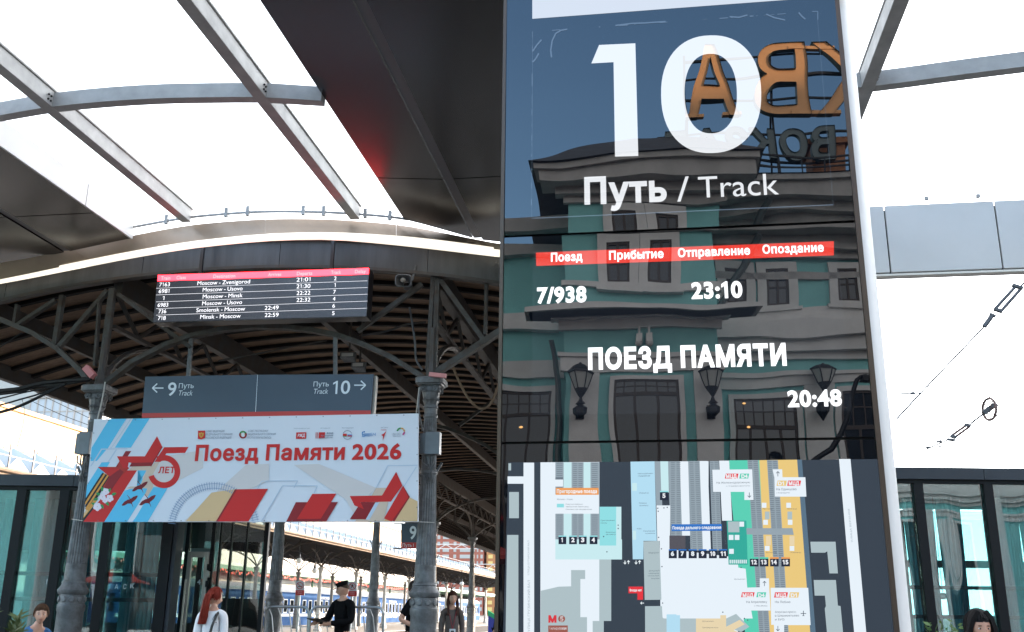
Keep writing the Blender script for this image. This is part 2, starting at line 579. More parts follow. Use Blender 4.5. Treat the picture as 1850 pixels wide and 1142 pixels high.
m = M(); ptext(m, PYT, '/', *C1(855, 962), *C1(915, 960), 44, bold=0.0, eps=0.0008); m.build('lettering', W_, pyl)
m = M(); ptext(m, PYT, 'Track', *C1(958, 945), *C1(1342, 928), 38, bold=0.0, eps=0.0008); m.build('lettering', W_, pyl)
m = M(); ppoly(m, PYT, [C1(163, 90), C1(1370, 0), C1(1700, -25), C1(1700, -300), C1(163, -300)], 0, 0.0008); 
for i in range(0): pass
o = m.build('header_panel', WD, pyl)
# old tape outline round the film
TAPE = screen('tape residue', (0.30, 0.42, 0.58), 0.30)
m = M()
pline(m, PYT, [C1(160, 1043), C1(1600, 978)], 2.0, 0, 0.0008)
pline(m, PYT, [C1(165, 150), C1(160, 1043)], 0.5, 0, 0.0008)
pline(m, PYT, [C1(1525, 95), C1(1600, 978)], 0.5, 0, 0.0008)
pline(m, PYT, [C1(1500, 55), C1(1526, 55), C1(1526, 95)], 1.6, 0, 0.0008)
rnd = random.Random(3)
x = 165
while x < 1500:
    w = rnd.choice((6, 10, 18, 40)) ; y = 152-(x-165)*0.0715
    if rnd.random() < 0.55: pline(m, PYT, [C1(x, y), C1(min(x+w, 1500), y-w*0.07)], rnd.uniform(0.6, 2.0), 0, 0.0008)
    x += w+rnd.choice((6, 14, 60))
y = 150
while y < 1000:
    h = rnd.choice((6, 12, 30, 60))
    if rnd.random() < 0.5: pline(m, PYT, [C1(164-(y-150)*0.006, y), C1(164-(y-150)*0.006, y+h)], rnd.uniform(0.7, 1.8), 0, 0.0008)
    y += h+rnd.choice((10, 40))
m.build('tape_residue', TAPE, pyl)['kind'] = 'stuff'
m = M()
for pts in ([(255, 275), (251, 240), (258, 195), (275, 160), (300, 145), (330, 140)], [(165, 245), (185, 215), (207, 190)], [(165, 297), (180, 280), (194, 255)], [(1280, 68), (1320, 85), (1370, 96)], [(1435, 60), (1450, 78), (1467, 92)], [(1105, 80), (1150, 83), (1190, 72)], [(560, 122), (640, 112), (700, 110), (800, 103)]):
    pline(m, PYT, [C1(*p) for p in pts], 2.6, 0, 0.0009)
m.build('scratch_marks', TAPE, pyl)['kind'] = 'stuff'
# --- LED timetable
GLOW = screen('display backlight', (0.5, 0.62, 0.75), 0.012)
m = M(); ppoly(m, PYM, [C2(160, 138), C2(1572, 90), C2(1643, 880), C2(155, 900)], 0, 0.0005); m.build('display_field', GLOW, pyl)
LED = screen('white LED text', (0.95, 0.97, 1.0), 1.6)
REDL = screen('red LED bar', (1.0, 0.05, 0.025), 0.85)
m = M(); ppoly(m, PYM, [C2(175, 145), C2(1558, 92), C2(1558, 158), C2(177, 207)], 0, 0.0009); m.build('header_bar', REDL, pyl)
for s_, a, b, cap, bo in (('Поезд', (245, 186), (391, 181), 14, .05), ('Прибытие', (515, 177), (768, 168), 14, .05), ('Отправление', (835, 165), (1170, 153), 14, .05), ('Опоздание', (1228, 149), (1512, 139), 14, .05),
                          ('7/938', (180, 378), (410, 371), 26, .06), ('23:10', (898, 357), (1135, 350), 27, .06), ('ПОЕЗД ПАМЯТИ', (418, 684), (1340, 664), 34, .07), ('20:48', (1345, 859), (1597, 853), 27, .06)):
    m = M(); ptext(m, PYM, s_, *C2(*a), *C2(*b), cap, bold=bo, eps=0.0013); m.build('lettering', LED, pyl)
# --- backlit station map
mats, idx = [], {}
def mc(name, col, k=0.8):
    if name not in idx:
        idx[name] = len(mats); mats.append(screen('map '+name, col, k))
    return idx[name]
m = M()
E0 = 0.0004
lay = [0]
def mp3(col, *pts):
    lay[0] += 1; ppoly(m, PYB, [C3(*p) for p in pts], col, E0+lay[0]*0.000003)
def mp4(col, *pts):
    lay[0] += 1; ppoly(m, PYB, [C4(*p) for p in pts], col, E0+lay[0]*0.000003)
def r3(col, x0, y0, x1, y1): mp3(col, (x0, y0), (x1, y0), (x1, y1), (x0, y1))
def r4(col, x0, y0, x1, y1, sk=0): mp4(col, (x0, y0), (x1, y0), (x1+sk, y1), (x0+sk, y1))
dark = mc('dark', (0.045, 0.062, 0.085), 0.8); wht = mc('white', (0.80, 0.88, 0.95), 1.0); pale = mc('pale blue', (0.62, 0.80, 0.92), 1.0)
gry = mc('grey', (0.42, 0.52, 0.55), 1.0); cyan = mc('cyan', (0.28, 0.72, 0.76), 1.0); lcy = mc('light cyan', (0.58, 0.82, 0.86), 1.0)
rail = mc('rail grey', (0.30, 0.37, 0.42), 1.0); rail2 = mc('rail dark', (0.16, 0.20, 0.24), 1.0); org = mc('orange', (0.85, 0.35, 0.10), 1.0)
red = mc('red', (0.80, 0.03, 0.04), 1.0); blu = mc('blue', (0.03, 0.17, 0.55), 1.0); navy = mc('navy', (0.012, 0.016, 0.035), 1.0); yel = mc('yellow', (0.82, 0.58, 0.20), 1.0)
grn = mc('green', (0.10, 0.62, 0.45), 1.0); dgrn = mc('deep green', (0.03, 0.40, 0.32), 1.0); brn = mc('brown', (0.33, 0.10, 0.07), 1.0); purp = mc('dim grey', (0.09, 0.085, 0.10), 1.0)
sky_ = mc('sky blue', (0.45, 0.72, 0.88), 1.0); crm = mc('cream', (0.80, 0.66, 0.42), 1.0); slate = mc('slate', (0.10, 0.17, 0.24), 1.0)
mp3(dark, (62, 118), (600, 116), (1269, 112), (2322, 98), (2425, 1150), (2425, 2200), (20, 2200), (30, 1142))
# left streets and blocks
r3(wht, 153, 120, 217, 2150); r3(wht, 57, 203, 160, 247); r3(gry, 62, 124, 78, 167); r3(gry, 66, 297, 125, 455); mp3(gry, (54, 556), (122, 556), (122, 2150), (30, 2150))
mp3(wht, (255, 118), (610, 116), (610, 2000), (255, 2000))
for x0, x1 in ((345, 395), (443, 515), (557, 612)):
    r3(rail, x0, 118, x1, 583)
for x0, x1 in ((395, 443), (515, 557)):
    r3(lcy, x0, 118, x1, 583)
for x0, x1 in ((352, 388), (452, 476), (484, 508), (565, 600)):
    for k in range(38): r3(rail2, x0, 122+k*12.2, x1, 126+k*12.2)
r3(lcy, 345, 583, 747, 704); r3(lcy, 712, 386, 743, 600); r3(cyan, 612, 386, 712, 620)
r3(wht, 345, 312, 608, 428); r3(org, 347, 272, 606, 314); r3(cyan, 354, 368, 397, 390)
r3(wht, 345, 208, 392, 264); r3(rail2, 345, 208, 392, 222)
for x0, s_ in ((364, '1'), (428, '2'), (487, '3'), (552, '4')):
    r3(navy, x0, 566, x0+47, 612); r3(cyan, x0, 560, x0+47, 567)
mp3(gry, (257, 893), (365, 868), (440, 866), (440, 768), (525, 768), (525, 822), (496, 822), (496, 1052), (536, 1052), (536, 2100), (255, 2100))
r3(gry, 610, 704, 682, 1075); r3(gry, 570, 1075, 637, 2100)
# middle
mp3(sky_, (798, 114), (943, 112), (957, 592), (876, 592), (876, 703), (812, 703))
r3(lcy, 808, 243, 837, 290); r3(lcy, 812, 530, 832, 585)
mp3(rail, (943, 112), (980, 112), (990, 378), (953, 378)); mp3(lcy, (978, 112), (1025, 112), (1030, 300), (984, 300))
mp3(rail, (1025, 112), (1096, 112), (1112, 560), (1040, 560)); mp3(wht, (1096, 112), (1146, 112), (1160, 560), (1110, 560))
for k in range(40):
    r3(rail2, 1042, 118+k*11.3, 1066, 122+k*11.3); r3(rail2, 1076, 118+k*11.3, 1100, 122+k*11.3)
mp3(rail, (1146, 112), (1213, 112), (1225, 642), (1160, 642)); mp3(wht, (1213, 112), (1269, 111), (1269, 642), (1235, 642))
for k in range(46):
    r3(rail2, 1152+k*.25, 118+k*11.3, 1178+k*.25, 122+k*11.3); r3(rail2, 1186+k*.25, 118+k*11.3, 1212+k*.25, 122+k*11.3)
r3(navy, 976, 296, 1026, 346); r3(cyan, 976, 290, 1026, 298)
mp3(wht, (955, 378), (1038, 378), (1036, 642), (2325, 2200), (990, 2200), (975, 592), (960, 592))
mp3(wht, (1036, 642), (1500, 700), (1700, 760), (1700, 1150), (1300, 1060), (990, 1055), (985, 642))
r3(purp, 1033, 560, 1130, 640)
mp3(gry, (876, 595), (973, 592), (985, 947), (884, 948)); mp3(gry, (886, 986), (988, 985), (992, 1055), (1000, 1060), (1250, 1060), (1250, 2100), (892, 2100))
r3(sky_, 1016, 1035, 1097, 2100)
r3(red, 786, 868, 874, 908); r3(red, 840, 908, 874, 947)
for x0 in (1029, 1087, 1149, 1209):
    r3(navy, x0, 648, x0+49, 697); r3(blu, x0, 642, x0+49, 650)
# right half: rails, line colours
for x0, x1 in ((15, 80), (140, 195)):
    r4(rail, x0, 110, x1, 650, 20)
    w = (x1-x0)
    for k in range(46):
        r4(rail2, x0+4+k*.42, 116+k*11.5, x0+w*.42+k*.42, 120+k*11.5); r4(rail2, x0+w*.55+k*.42, 116+k*11.5, x1-4+k*.42, 120+k*11.5)
r4(wht, 80, 110, 128, 650, 20); r4(wht, 198, 108, 258, 470, 18)
mp4(grn, (258, 106), (440, 105), (530, 1142), (530, 1300), (370, 1300), (270, 330))
mp4(yel, (440, 105), (668, 102), (752, 1142), (752, 2200), (540, 2200))
mp4(slate, (668, 102), (697, 102), (780, 1142), (830, 2200), (800, 2200), (747, 1142))
for x0, sk in ((368, 70), (486, 65)):
    mp4(rail, (x0, 105), (x0+66, 105), (x0+66+sk, 1142), (x0+66+sk*1.6, 2200), (x0+sk*1.6, 2200), (x0+sk, 1142))
    for k in range(88):
        q = k*11.8; d = sk*q/1037
        r4(rail2, x0+4+d, 110+q, x0+28+d, 115+q); r4(rail2, x0+36+d, 110+q, x0+62+d, 115+q)
r4(wht, -60, 740, 250, 1040)
mp4(wht, (230, 740), (358, 760), (368, 880), (400, 1060), (180, 1060), (180, 800))
mp4(dgrn, (243, 470), (362, 470), (370, 735), (255, 735)); mp4(gry, (250, 475), (318, 475), (320, 540), (253, 540))
mp4(rail, (362, 515), (640, 515), (648, 556), (364, 553))
for k in range(9): r4(wht, 261+k*12, 706, 268+k*12, 728)
mp4(wht, (157, 163), (397, 160), (405, 345), (350, 345), (350, 296), (162, 296))
mp4(wht, (520, 160), (578, 160), (580, 208), (718, 208), (724, 325), (534, 325), (531, 210))
mp4(wht, (443, 818), (498, 818), (500, 875), (508, 1012), (310, 1012), (310, 875), (443, 872))
mp4(wht, (508, 875), (735, 875), (750, 1100), (590, 1100), (590, 1150), (530, 1150), (528, 1098), (512, 1098))
for x, y, c in ((238, 186, red), (325, 186, grn), (336, 902, red), (428, 902, grn)):
    mp4(c, (x, y), (x+76 if c == red else x+54, y), (x+70 if c == red else x+48, y+30), (x-6, y+30))
for x, y, c in ((550, 228, yel), (614, 228, red), (535, 902, red), (625, 902, yel)):
    mp4(c, (x, y), (x+78 if c == red else x+56, y), (x+72 if c == red else x+50, y+32), (x-6, y+32))
for x0, y0 in ((455, 362), (603, 362), (464, 465), (612, 465), (320, 476), (256, 556), (292, 556), (258, 640), (474, 622), (623, 622)): r4(wht, x0, y0, x0+28, y0+30)
for x0 in (474, 610): r4(gry, x0, 415, x0+28, 462)
for x0 in (480, 622): r4(crm, x0, 562, x0+30, 618)
for x0, y0 in ((15, 642), (74, 642), (136, 642), (197, 642)):
    r4(navy, x0, y0+6, x0+48, y0+55); r4(blu, x0, y0, x0+48, y0+8)
for x0, c in ((383, grn), (443, grn), (505, org), (573, org)):
    r4(navy, x0, 698, x0+52, 746); r4(c, x0, 690, x0+52, 700)
mp3(blu, (1046, 492), (1348, 490), (1350, 530), (1046, 533))
# right streets and blocks
mp4(wht, (921, 98), (990, 98), (1085, 1142), (1180, 2200), (1100, 2200), (1012, 1142))
mp4(gry, (748, 597), (900, 597), (914, 788), (863, 788), (850, 655), (836, 663), (753, 663))
mp4(gry, (768, 828), (902, 828), (914, 982), (930, 985), (945, 1142), (1010, 2200), (900, 2200), (848, 1142), (835, 1000), (842, 985), (836, 922), (774, 922))
# lower hall
mp4(crm, (58, 1060), (205, 1060), (205, 1040), (240, 1040), (240, 1110), (330, 1150), (330, 2200), (58, 2200)); mp4(gry, (240, 1060), (300, 1032), (380, 1110), (330, 1142), (240, 1110))
mp4(crm, (240, 1110), (322, 1068), (352, 1095), (262, 1142))
m.build('station_map', mats, pyl)
# map lettering
m = M(); txm = [W_, screen('map ink', (0.10, 0.13, 0.17), 0.8), screen('map red ink', (0.75, 0.04, 0.05), 0.9)]
EP = E0+(lay[0]+40)*0.000003
def t3(s, x0, y0, x1, y1, cap, mi=0, bo=0.05):
    m = M(); ptext(m, PYB, s, *C3(x0, y0), *C3(x1, y1), cap/3.339, bold=bo, eps=EP); m.build('map_label', txm[mi], pyl)
def t4(s, x0, y0, x1, y1, cap, mi=0, bo=0.05):
    m = M(); ptext(m, PYB, s, *C4(x0, y0), *C4(x1, y1), cap/3.339, bold=bo, eps=EP); m.build('map_label', txm[mi], pyl)
for s_, x in (('1', 380), ('2', 441), ('3', 500), ('4', 564)): t3(s_, x, 598, x+(10 if s_ == '1' else 20), 598, 24, bo=.08)
t3('5', 991, 331, 1010, 331, 24, bo=.08)
for s_, x in (('6', 1042), ('7', 1102), ('8', 1164), ('9', 1224)): t3(s_, x, 681, x+20, 681, 24, bo=.08)
for s_, x in (('10', 145), ('11', 208)): t4(s_, x, 681, x+30, 681, 24, bo=.08)
for s_, x in (('12', 392), ('13', 451), ('14', 512), ('15', 582)): t4(s_, x, 732, x+34, 732, 24, bo=.08)
t3('Пригородные поезда', 354, 303, 596, 303, 20); t3('Поезда дальнего следования', 1052, 522, 1345, 519, 17)
for x, y, q in ((240, 212, 'МЦД'), (340, 930, 'МЦД'), (540, 930, 'МЦД'), (618, 255, 'МЦД')): t4(q, x, y, x+64, y, 20, bo=.08)
for x, y, q in ((332, 212, 'D4'), (434, 930, 'D4'), (552, 255, 'D1'), (630, 930, 'D1')): t4(q, x, y, x+38, y, 20, bo=.08)
t4('На Железнодорожную', 182, 247, 384, 244, 11, 1, .0); t4('с Савёловского', 240, 265, 384, 263, 7, 1, 0); t4('На Одинцово', 543, 287, 665, 286, 13, 1, .0); t4('с Бородина', 543, 305, 622, 305, 7, 1, 0)
t4('На Апрелевку', 362, 967, 488, 966, 13, 1, .0); t4('с Нахабина', 410, 987, 488, 987, 7, 1, 0); t4('На Лобню', 535, 967, 628, 967, 13, 1, .0); t4('Аэроэкспресс', 535, 1027, 662, 1026, 12, 1, .0); t4('в Шереметьево', 535, 1049, 680, 1048, 12, 1, .0); t4('и SVO', 535, 1072, 592, 1072, 12, 1, .0)
t3('Москва – Усово', 356, 345, 450, 345, 8, 1, 0); t3('Белорусское и Савёловское', 408, 374, 510, 374, 7, 1, 0); t3('направления, Звенигород', 408, 389, 545, 389, 7, 1, 0); t3('Смоленское направление', 408, 405, 565, 405, 7, 1, 0)
t3('Кассы дальнего', 843, 190, 935, 188, 8, 1, 0); t3('следования', 843, 204, 915, 203, 8, 1, 0); t3('Инфоцентр', 850, 306, 908, 306, 7, 1, 0); t3('Камеры', 850, 367, 896, 367, 7, 1, 0); t3('хранения', 850, 382, 905, 382, 7, 1, 0)
t3('Пригородные', 618, 472, 704, 471, 7, 1, 0); t3('кассы', 618, 487, 655, 487, 7, 1, 0); t3('Билетные', 650, 543, 708, 543, 7, 1, 0); t3('автоматы', 650, 556, 708, 556, 7, 1, 0)
t3('Кафе', 838, 522, 864, 522, 7, 1, 0); t3('Санитарные', 876, 536, 946, 535, 7, 1, 0); t3('комнаты', 890, 550, 946, 549, 7, 1, 0)
t3('Медпункт', 908, 668, 970, 667, 8, 1, 0); t3('Дежурный', 908, 776, 972, 775, 7, 1, 0); t3('помощник', 908, 791, 972, 790, 7, 1, 0); t3('начальника', 903, 806, 972, 805, 7, 1, 0); t3('вокзала', 925, 822, 972, 821, 7, 1, 0)
t4('Билетные автоматы', 290, 826, 355, 826, 7, 1, 0); t4('Билетные автоматы', 97, 1080, 166, 1080, 7, 1, 0); t4('Пригородные кассы', 97, 1118, 192, 1118, 7, 1, 0)
t4('Лестница', 460, 402, 520, 402, 7, 1, 0); t4('Лестница', 608, 402, 666, 402, 7, 1, 0); t4('Эскалатор', 480, 665, 545, 665, 7, 1, 0); t4('Эскалатор', 628, 665, 692, 665, 7, 1, 0)
t3('М', 303, 1082, 352, 1082, 36, 2, .10); t3('Входа нет', 794, 896, 866, 896, 13); 
# metro badges and arrows
m = M()
pdisc(m, PYB, *C3(383, 1062), 21/3.339, 0, EP); ppoly(m, PYB, [C3(302, 1102), C3(420, 1102), C3(420, 1145), C3(302, 1145)], 0, EP)
m.build('metro_badge', [_pm['map brown']], pyl)
t3('5', 372, 1078, 394, 1078, 30, 0, .1); t3('Белорусская', 310, 1126, 412, 1126, 14)
def arrow(px, py, dx, dy, L, w):
    pline(m, PYB, [(px-dx*L/2, py-dy*L/2), (px+dx*L*.42, py+dy*L*.42)], w, 0, EP)
    ex, ey = px+dx*L/2, py+dy*L/2
    for sg in (1, -1):
        pline(m, PYB, [(ex, ey), (ex-dx*L*.38+sg*dy*L*.34, ey-dy*L*.38-sg*dx*L*.34)], w, 0, EP+0.00003*sg)
m = M()
for (x, y), d in ((C4(380, 315), 1), (C4(552, 188), -1), (C4(471, 850), -1), (C4(552, 1120), 1)): arrow(x, y, 0, d, 9, 1.1)
for x, y in ((236, 592), (238, 608), (330, 752), (350, 1060), (370, 1070), (220, 1022)): pdisc(m, PYB, *C4(x, y), 1.2, 0, EP)
for x, y in ((724, 497), (724, 517), (963, 395), (965, 413), (1000, 393), (1020, 390), (968, 571), (985, 640), (988, 747), (992, 967), (636, 566), (656, 658)): pdisc(m, PYB, *C3(x, y), 1.2, 0, EP)
# aeroplane
x, y = C4(706, 1030); pline(m, PYB, [(x, y-5), (x, y+4)], 1.3, 0, EP); pline(m, PYB, [(x-5, y), (x+5, y)], 1.2, 0, EP+.00003); pline(m, PYB, [(x-2, y+4), (x+2, y+4)], 1, 0, EP+.00006)
m.build('map_arrows', [txm[1]], pyl)['kind'] = 'stuff'
m = M()
for x in (765, 786, 832, 853):
    a = C3(x, 721); d = 1 if x in (765, 832) else -1
    pline(m, PYB, [(a[0], a[1]-3), (a[0], a[1]+3)], 1.3, 0, EP); ppoly(m, PYB, [(a[0]-3, a[1]+d*0.5), (a[0]+3, a[1]+d*0.5), (a[0], a[1]+d*4)], 0, EP+.00003)
a = C3(870, 967); pline(m, PYB, [(a[0]-3, a[1]), (a[0]+3, a[1])], 1.3, 0, EP)
ppoly(m, PYB, [(a[0]-4, a[1]), (a[0]-1, a[1]-3), (a[0]-1, a[1]+3)], 0, EP+.00003)
m.build('map_arrows', [W_], pyl)['kind'] = 'stuff'
# street names printed up the side streets
def vtext(m, pl, s, x0, y0, x1, y1, cap, bold, mi, eps):
    vs, fs, w = text2d(s, bold)
    A, B = pl.hit(x0, y0, eps), pl.hit(x1, y1, eps)
    u = (B-A)/w; vv = u.normalized().cross(pl.n).normalized()*-1
    h = (pl.hit(x0-cap, y0, eps)-A).length
    m.add([A+u*p[0]+vv*(p[1]*h) for p in vs], fs, mi, True)
m = M(); vtext(m, PYB, 'УЛИЦА ГРУЗИНСКИЙ ВАЛ', *C3(192, 1140), *C3(192, 830), 4, .0, 0, EP); vtext(m, PYB, 'УЛИЦА БУТЫРСКИЙ ВАЛ', *C3(188, 800), *C3(188, 590), 3, .0, 0, EP)
vtext(m, PYB, 'УЛИЦА ВЕРХНЯЯ', *C4(1005, 600), *C4(985, 400), 3, 0, 0, EP)
m.build('map_lettering', [_pm['map rail grey']], pyl)

# ------------------------------------------------------------------ station building behind the camera (seen in the glass)
TH = rad(12.5)
BE = V((-math.cos(TH), math.sin(TH), 0)); BN = V((math.sin(TH), math.cos(TH), 0))
def reflect(px, py, pl):
    d = ray(px, py); q = pl.hit(px, py); n = pl.n
    return q, d - n*2*d.dot(n)
def bmeet(px, py, O, off=0.0, top=False):
    q, d = reflect(px, py, PYT if top else PYM)
    o = O + BN*off
    return q + d*((o-q).dot(BN)/d.dot(BN))
_q, _d = reflect(1250, 600, PYM)
_P = _q + _d*(22.0/(-_d.dot(TD)))
BO = V((_P.x, _P.y, 0))
def B(px, py, off=0.0, top=False):
    w = bmeet(px, py, BO, off, top) - BO
    return (w.dot(BE), w.z)
def BR(x0, y0, x1, y1, off=0.0, top=False):
    a = B(x0, (y0+y1)/2, off, top)[0]; b = B(x1, (y0+y1)/2, off, top)[0]
    c = B((x0+x1)/2, y0, off, top)[1]; d = B((x0+x1)/2, y1, off, top)[1]
    return (min(a, b), max(a, b), min(c, d), max(c, d))
BF = frame(BO, BE, ZD, BN)       # (along, height, out)
MAT['teal'] = mat('teal render', (0.25, 0.58, 0.57), rough=0.85, var=0.14, vscale=1.3, bump=0.004, bscale=40)
MAT['stucco'] = mat('white stucco', (0.72, 0.70, 0.68), rough=0.8, var=0.15, vscale=2.0, bump=0.003, bscale=30)
MAT['grey_stucco'] = mat('grey cornice stucco', (0.46, 0.44, 0.42), rough=0.8, var=0.25, vscale=2.0)
MAT['roof'] = mat('dark sheet roof', (0.035, 0.033, 0.035), rough=0.5, var=0.3, vscale=3)
MAT['win_dark'] = mat('dark window glass', (0.012, 0.014, 0.018), rough=0.03, ior=1.6)
MAT['brown'] = mat('brown window frame', (0.045, 0.028, 0.02), rough=0.5)
MAT['iron'] = mat('black iron', (0.015, 0.015, 0.016), rough=0.45, metal=0.4)
MAT['lampglass'] = mat('frosted lantern glass', (0.45, 0.45, 0.42), rough=0.3)
MAT['gilt'] = mat('gilt letter face', (0.80, 0.40, 0.16), rough=0.42, var=0.1)
MAT['pipe'] = mat('painted zinc downpipe', (0.16, 0.18, 0.18), rough=0.5, metal=0.5)
OB = 1.7                                                    # how far the bay stands out
sb = thing('station_building', BF((0, 0, 0)), 'teal and white two-storey station building with МОСКВА in big rooftop letters, mirrored in the pylon', 'building')
bayL = B(1018, 560, OB)[0]; bayR = B(1297, 560, OB)[0]
hEave = B(1000, 376+62, OB)[1] if False else B(982+18, 376+60, OB)[1]
a_main0, a_main1 = -46.0, bayL
hMain = B(1450, 395, 0, True)[1]
m = M(BF)
m.box((a_main0, 0, -9), (bayR-0.01, hMain, 0)); m.build('wall', MAT['teal'], sb)
m = M(BF); m.box((bayR, 0, -9), (bayL, hEave, OB)); m.build('wall', MAT['teal'], sb)
hWing = B(990, 470, 0)[1]
m = M(BF); m.box((bayL+0.01, 0, -9), (bayL+22, hWing, 0)); m.build('wall', MAT['teal'], sb)
m = M(BF); m.box((bayL+0.02, hWing, -9.2), (bayL+22.2, hWing+0.35, 0.35)); m.build('cornice', MAT['grey_stucco'], sb)
def cornice(a0, a1, steps, base, name='cornice', mt='grey_stucco'):
    """stacked mouldings: (h0, h1, out)"""
    m = M(BF)
    for h0, h1, o in steps: m.box((a0-o*0.98, h0, base-0.05), (a1+o*0.98, h1, base+o))
    return m.build(name, MAT[mt], sb)
# bay eaves and roof
eL = B(965, 331, OB+0.9, True)[0]; eR = B(1299, 291, OB+0.9, True)[0]
ha = B(1130, 365, OB, True)[1]
cornice(bayR, bayL, [(ha, ha+0.22, 0.14), (ha+0.22, ha+0.42, 0.38), (ha+0.42, ha+0.70, 0.75), (ha+0.70, ha+0.86, 0.86)], OB)
m = M(BF); h0 = ha+0.87
m.box((bayR, ha-0.5, -9), (bayL, h0-0.02, OB-0.01))
m.build('wall', MAT['teal'], sb)
m = M(BF)
c = (B(1157+14, 267+58, -1.5)[0], max(h0+1.2, B(1157+14, 267+58, -1.5)[1]+0.25), -1.5)
q = [(bayR-0.95, h0, OB+0.95), (bayL+0.95, h0, OB+0.95), (bayL+0.95, h0, -9.3), (bayR-0.95, h0, -9.3)]
m.add(q+[(c[0]-.6, c[1], -1.2), (c[0]+.6, c[1], -1.2), (c[0]+.6, c[1], -6), (c[0]-.6, c[1], -6)], [(0,1,5,4),(1,2,6,5),(2,3,7,6),(3,0,4,7),(4,5,6,7),(3,2,1,0)])
m.build('roof', MAT['roof'], sb)
# main eaves
cornice(a_main0, bayR-0.06, [(hMain-0.9, hMain-0.7, 0.1), (hMain-0.25, hMain, 0.25), (hMain, hMain+0.3, 0.55), (hMain+0.3, hMain+0.75, 0.95), (hMain+0.75, hMain+0.9, 1.1)], 0)
m = M(BF); m.add([(a_main0-1, hMain+0.91, 1.15), (bayR-0.95, hMain+0.91, 1.15), (bayR-0.95, hMain+0.95, -9.3), (a_main0-1, hMain+0.95, -9.3), (a_main0, hMain+2.2, -4.0), (bayR-1, hMain+2.2, -4.0)], [(0,1,5,4),(2,3,4,5),(0,4,3),(1,2,5)]); m.build('roof', MAT['roof'], sb)
# balcony cornice of the bay and string courses
h1 = B(1160, 586, OB)[1]; h2 = B(1160, 548, OB+0.9)[1]
cornice(bayR, bayL, [(h1-0.12, h1+0.10, 0.12), (h1+0.10, h1+0.28, 0.3), (h1+0.28, h2-0.12, 0.82), (h2-0.12, h2, 0.92)], OB, mt='stucco')
r = BR(1100, 527, 1200, 521, OB); cornice(bayR-0.02, bayL+0.02, [(r[2], r[3]+0.05, 0.09)], OB, 'string_course', 'stucco')
r = BR(1400, 590, 1500, 567, 0); cornice(a_main0, bayR-0.14, [(r[2], r[3], 0.12)], 0, 'string_course', 'stucco')
r = BR(1400, 648, 1500, 592, 0); cornice(a_main0, bayR-0.5, [(r[2], r[2]+0.2, 0.12), (r[2]+0.2, r[2]+0.5, 0.3), (r[2]+0.5, r[3], 0.45)], 0, 'cornice', 'stucco')
r = BR(1400, 702, 1500, 674, 0); cornice(a_main0, bayR-0.14, [(r[2], r[3]-0.12, 0.10), (r[3]-0.12, r[3], 0.18)], 0, 'string_course', 'stucco')
r = BR(1100, 668, 1200, 637, OB); cornice(bayR-0.02, bayL+0.02, [(r[2], r[3]-0.1, 0.09), (r[3]-0.1, r[3], 0.16)], OB, 'string_course', 'stucco')
r = BR(940, 680, 1000, 653, 0); cornice(bayL+0.2, bayL+22, [(r[2], r[3], 0.12)], 0, 'string_course', 'stucco')
r = BR(940, 600, 1000, 566, 0); cornice(bayL+0.45, bayL+22, [(r[2], r[3], 0.3)], 0, 'string_course', 'stucco')
# pilasters of the bay
rp = B(1200, 668, OB)[1]
for x0, x1 in ((1028, 1081), (1254, 1304)):
    a0 = B(x0, 730, OB)[0]; a1 = B(x1, 730, OB)[0]
    m = M(BF); m.box((a0, 0, OB), (a1, rp-0.01, OB+0.12)); m.build('pilaster', MAT['stucco'], sb)
def window(a0, a1, h0, h1, base, nx=2, ny=2, arch=0.22, out=0.10, transom=None, mat_arch='stucco', curtain=False):
    m = M(BF)
    m.box((a0-arch, h0-0.12, base), (a0, h1+arch, base+out)); m.box((a1, h0-0.12, base), (a1+arch, h1+arch, base+out))
    m.box((a0, h1, base), (a1, h1+arch, base+out)); m.box((a0-arch-0.08, h0-0.22, base), (a1+arch+0.08, h0-0.121, base+out+0.1)); m.box((a0, h0-0.12, base), (a1, h0, base+out))
    w = m.build('window', MAT[mat_arch], sb)
    m = M(BF); f = 0.06
    m.box((a0, h0, base), (a0+f, h1, base+0.06)); m.box((a1-f, h0, base), (a1, h1, base+0.06)); m.box((a0+f, h1-f, base), (a1-f, h1, base+0.06)); m.box((a0+f, h0, base), (a1-f, h0+f, base+0.06))
    ht = transom if transom else h1
    if transom: m.box((a0+f, ht-0.05, base), (a1-f, ht+0.05, base+0.065))
    for i in range(1, nx):
        x = a0+(a1-a0)*i/nx; m.box((x-0.03, h0+f, base), (x+0.03, ht-(0.05 if transom else f), base+0.055))
    if not transom:
        for j in range(1, ny):
            y = h0+(h1-h0)*j/ny; m.box((a0+f, y-0.025, base), (a1-f, y+0.025, base+0.05))
    else:
        for i in range(1, 6):
            x = a0+(a1-a0)*i/6; m.box((x-0.015, ht+0.05, base), (x+0.015, h1-f, base+0.05))
        m.box((a0+f, (ht+h1)/2-0.015, base), (a1-f, (ht+h1)/2+0.015, base+0.045))
    m.build('frame', MAT['brown'], w)
    m = M(BF); m.box((a0+f, h0+f, base), (a1-f, h1-f, base+0.03)); m.build('pane', MAT['win_dark'], w)
# bay windows, upper floor (pairs)
r = BR(1098, 435, 1139, 517, OB); window(*r, OB)
r = BR(1172, 433, 1213, 515, OB); window(*r, OB)
hb = B(1160, 795, OB)[1]
r = BR(1112, 685, 1227, 795, OB); window(r[0], r[1], max(0.3, r[3]-3.4), r[3], OB, nx=3, transom=B(1170, 715, OB)[1], arch=0.12)
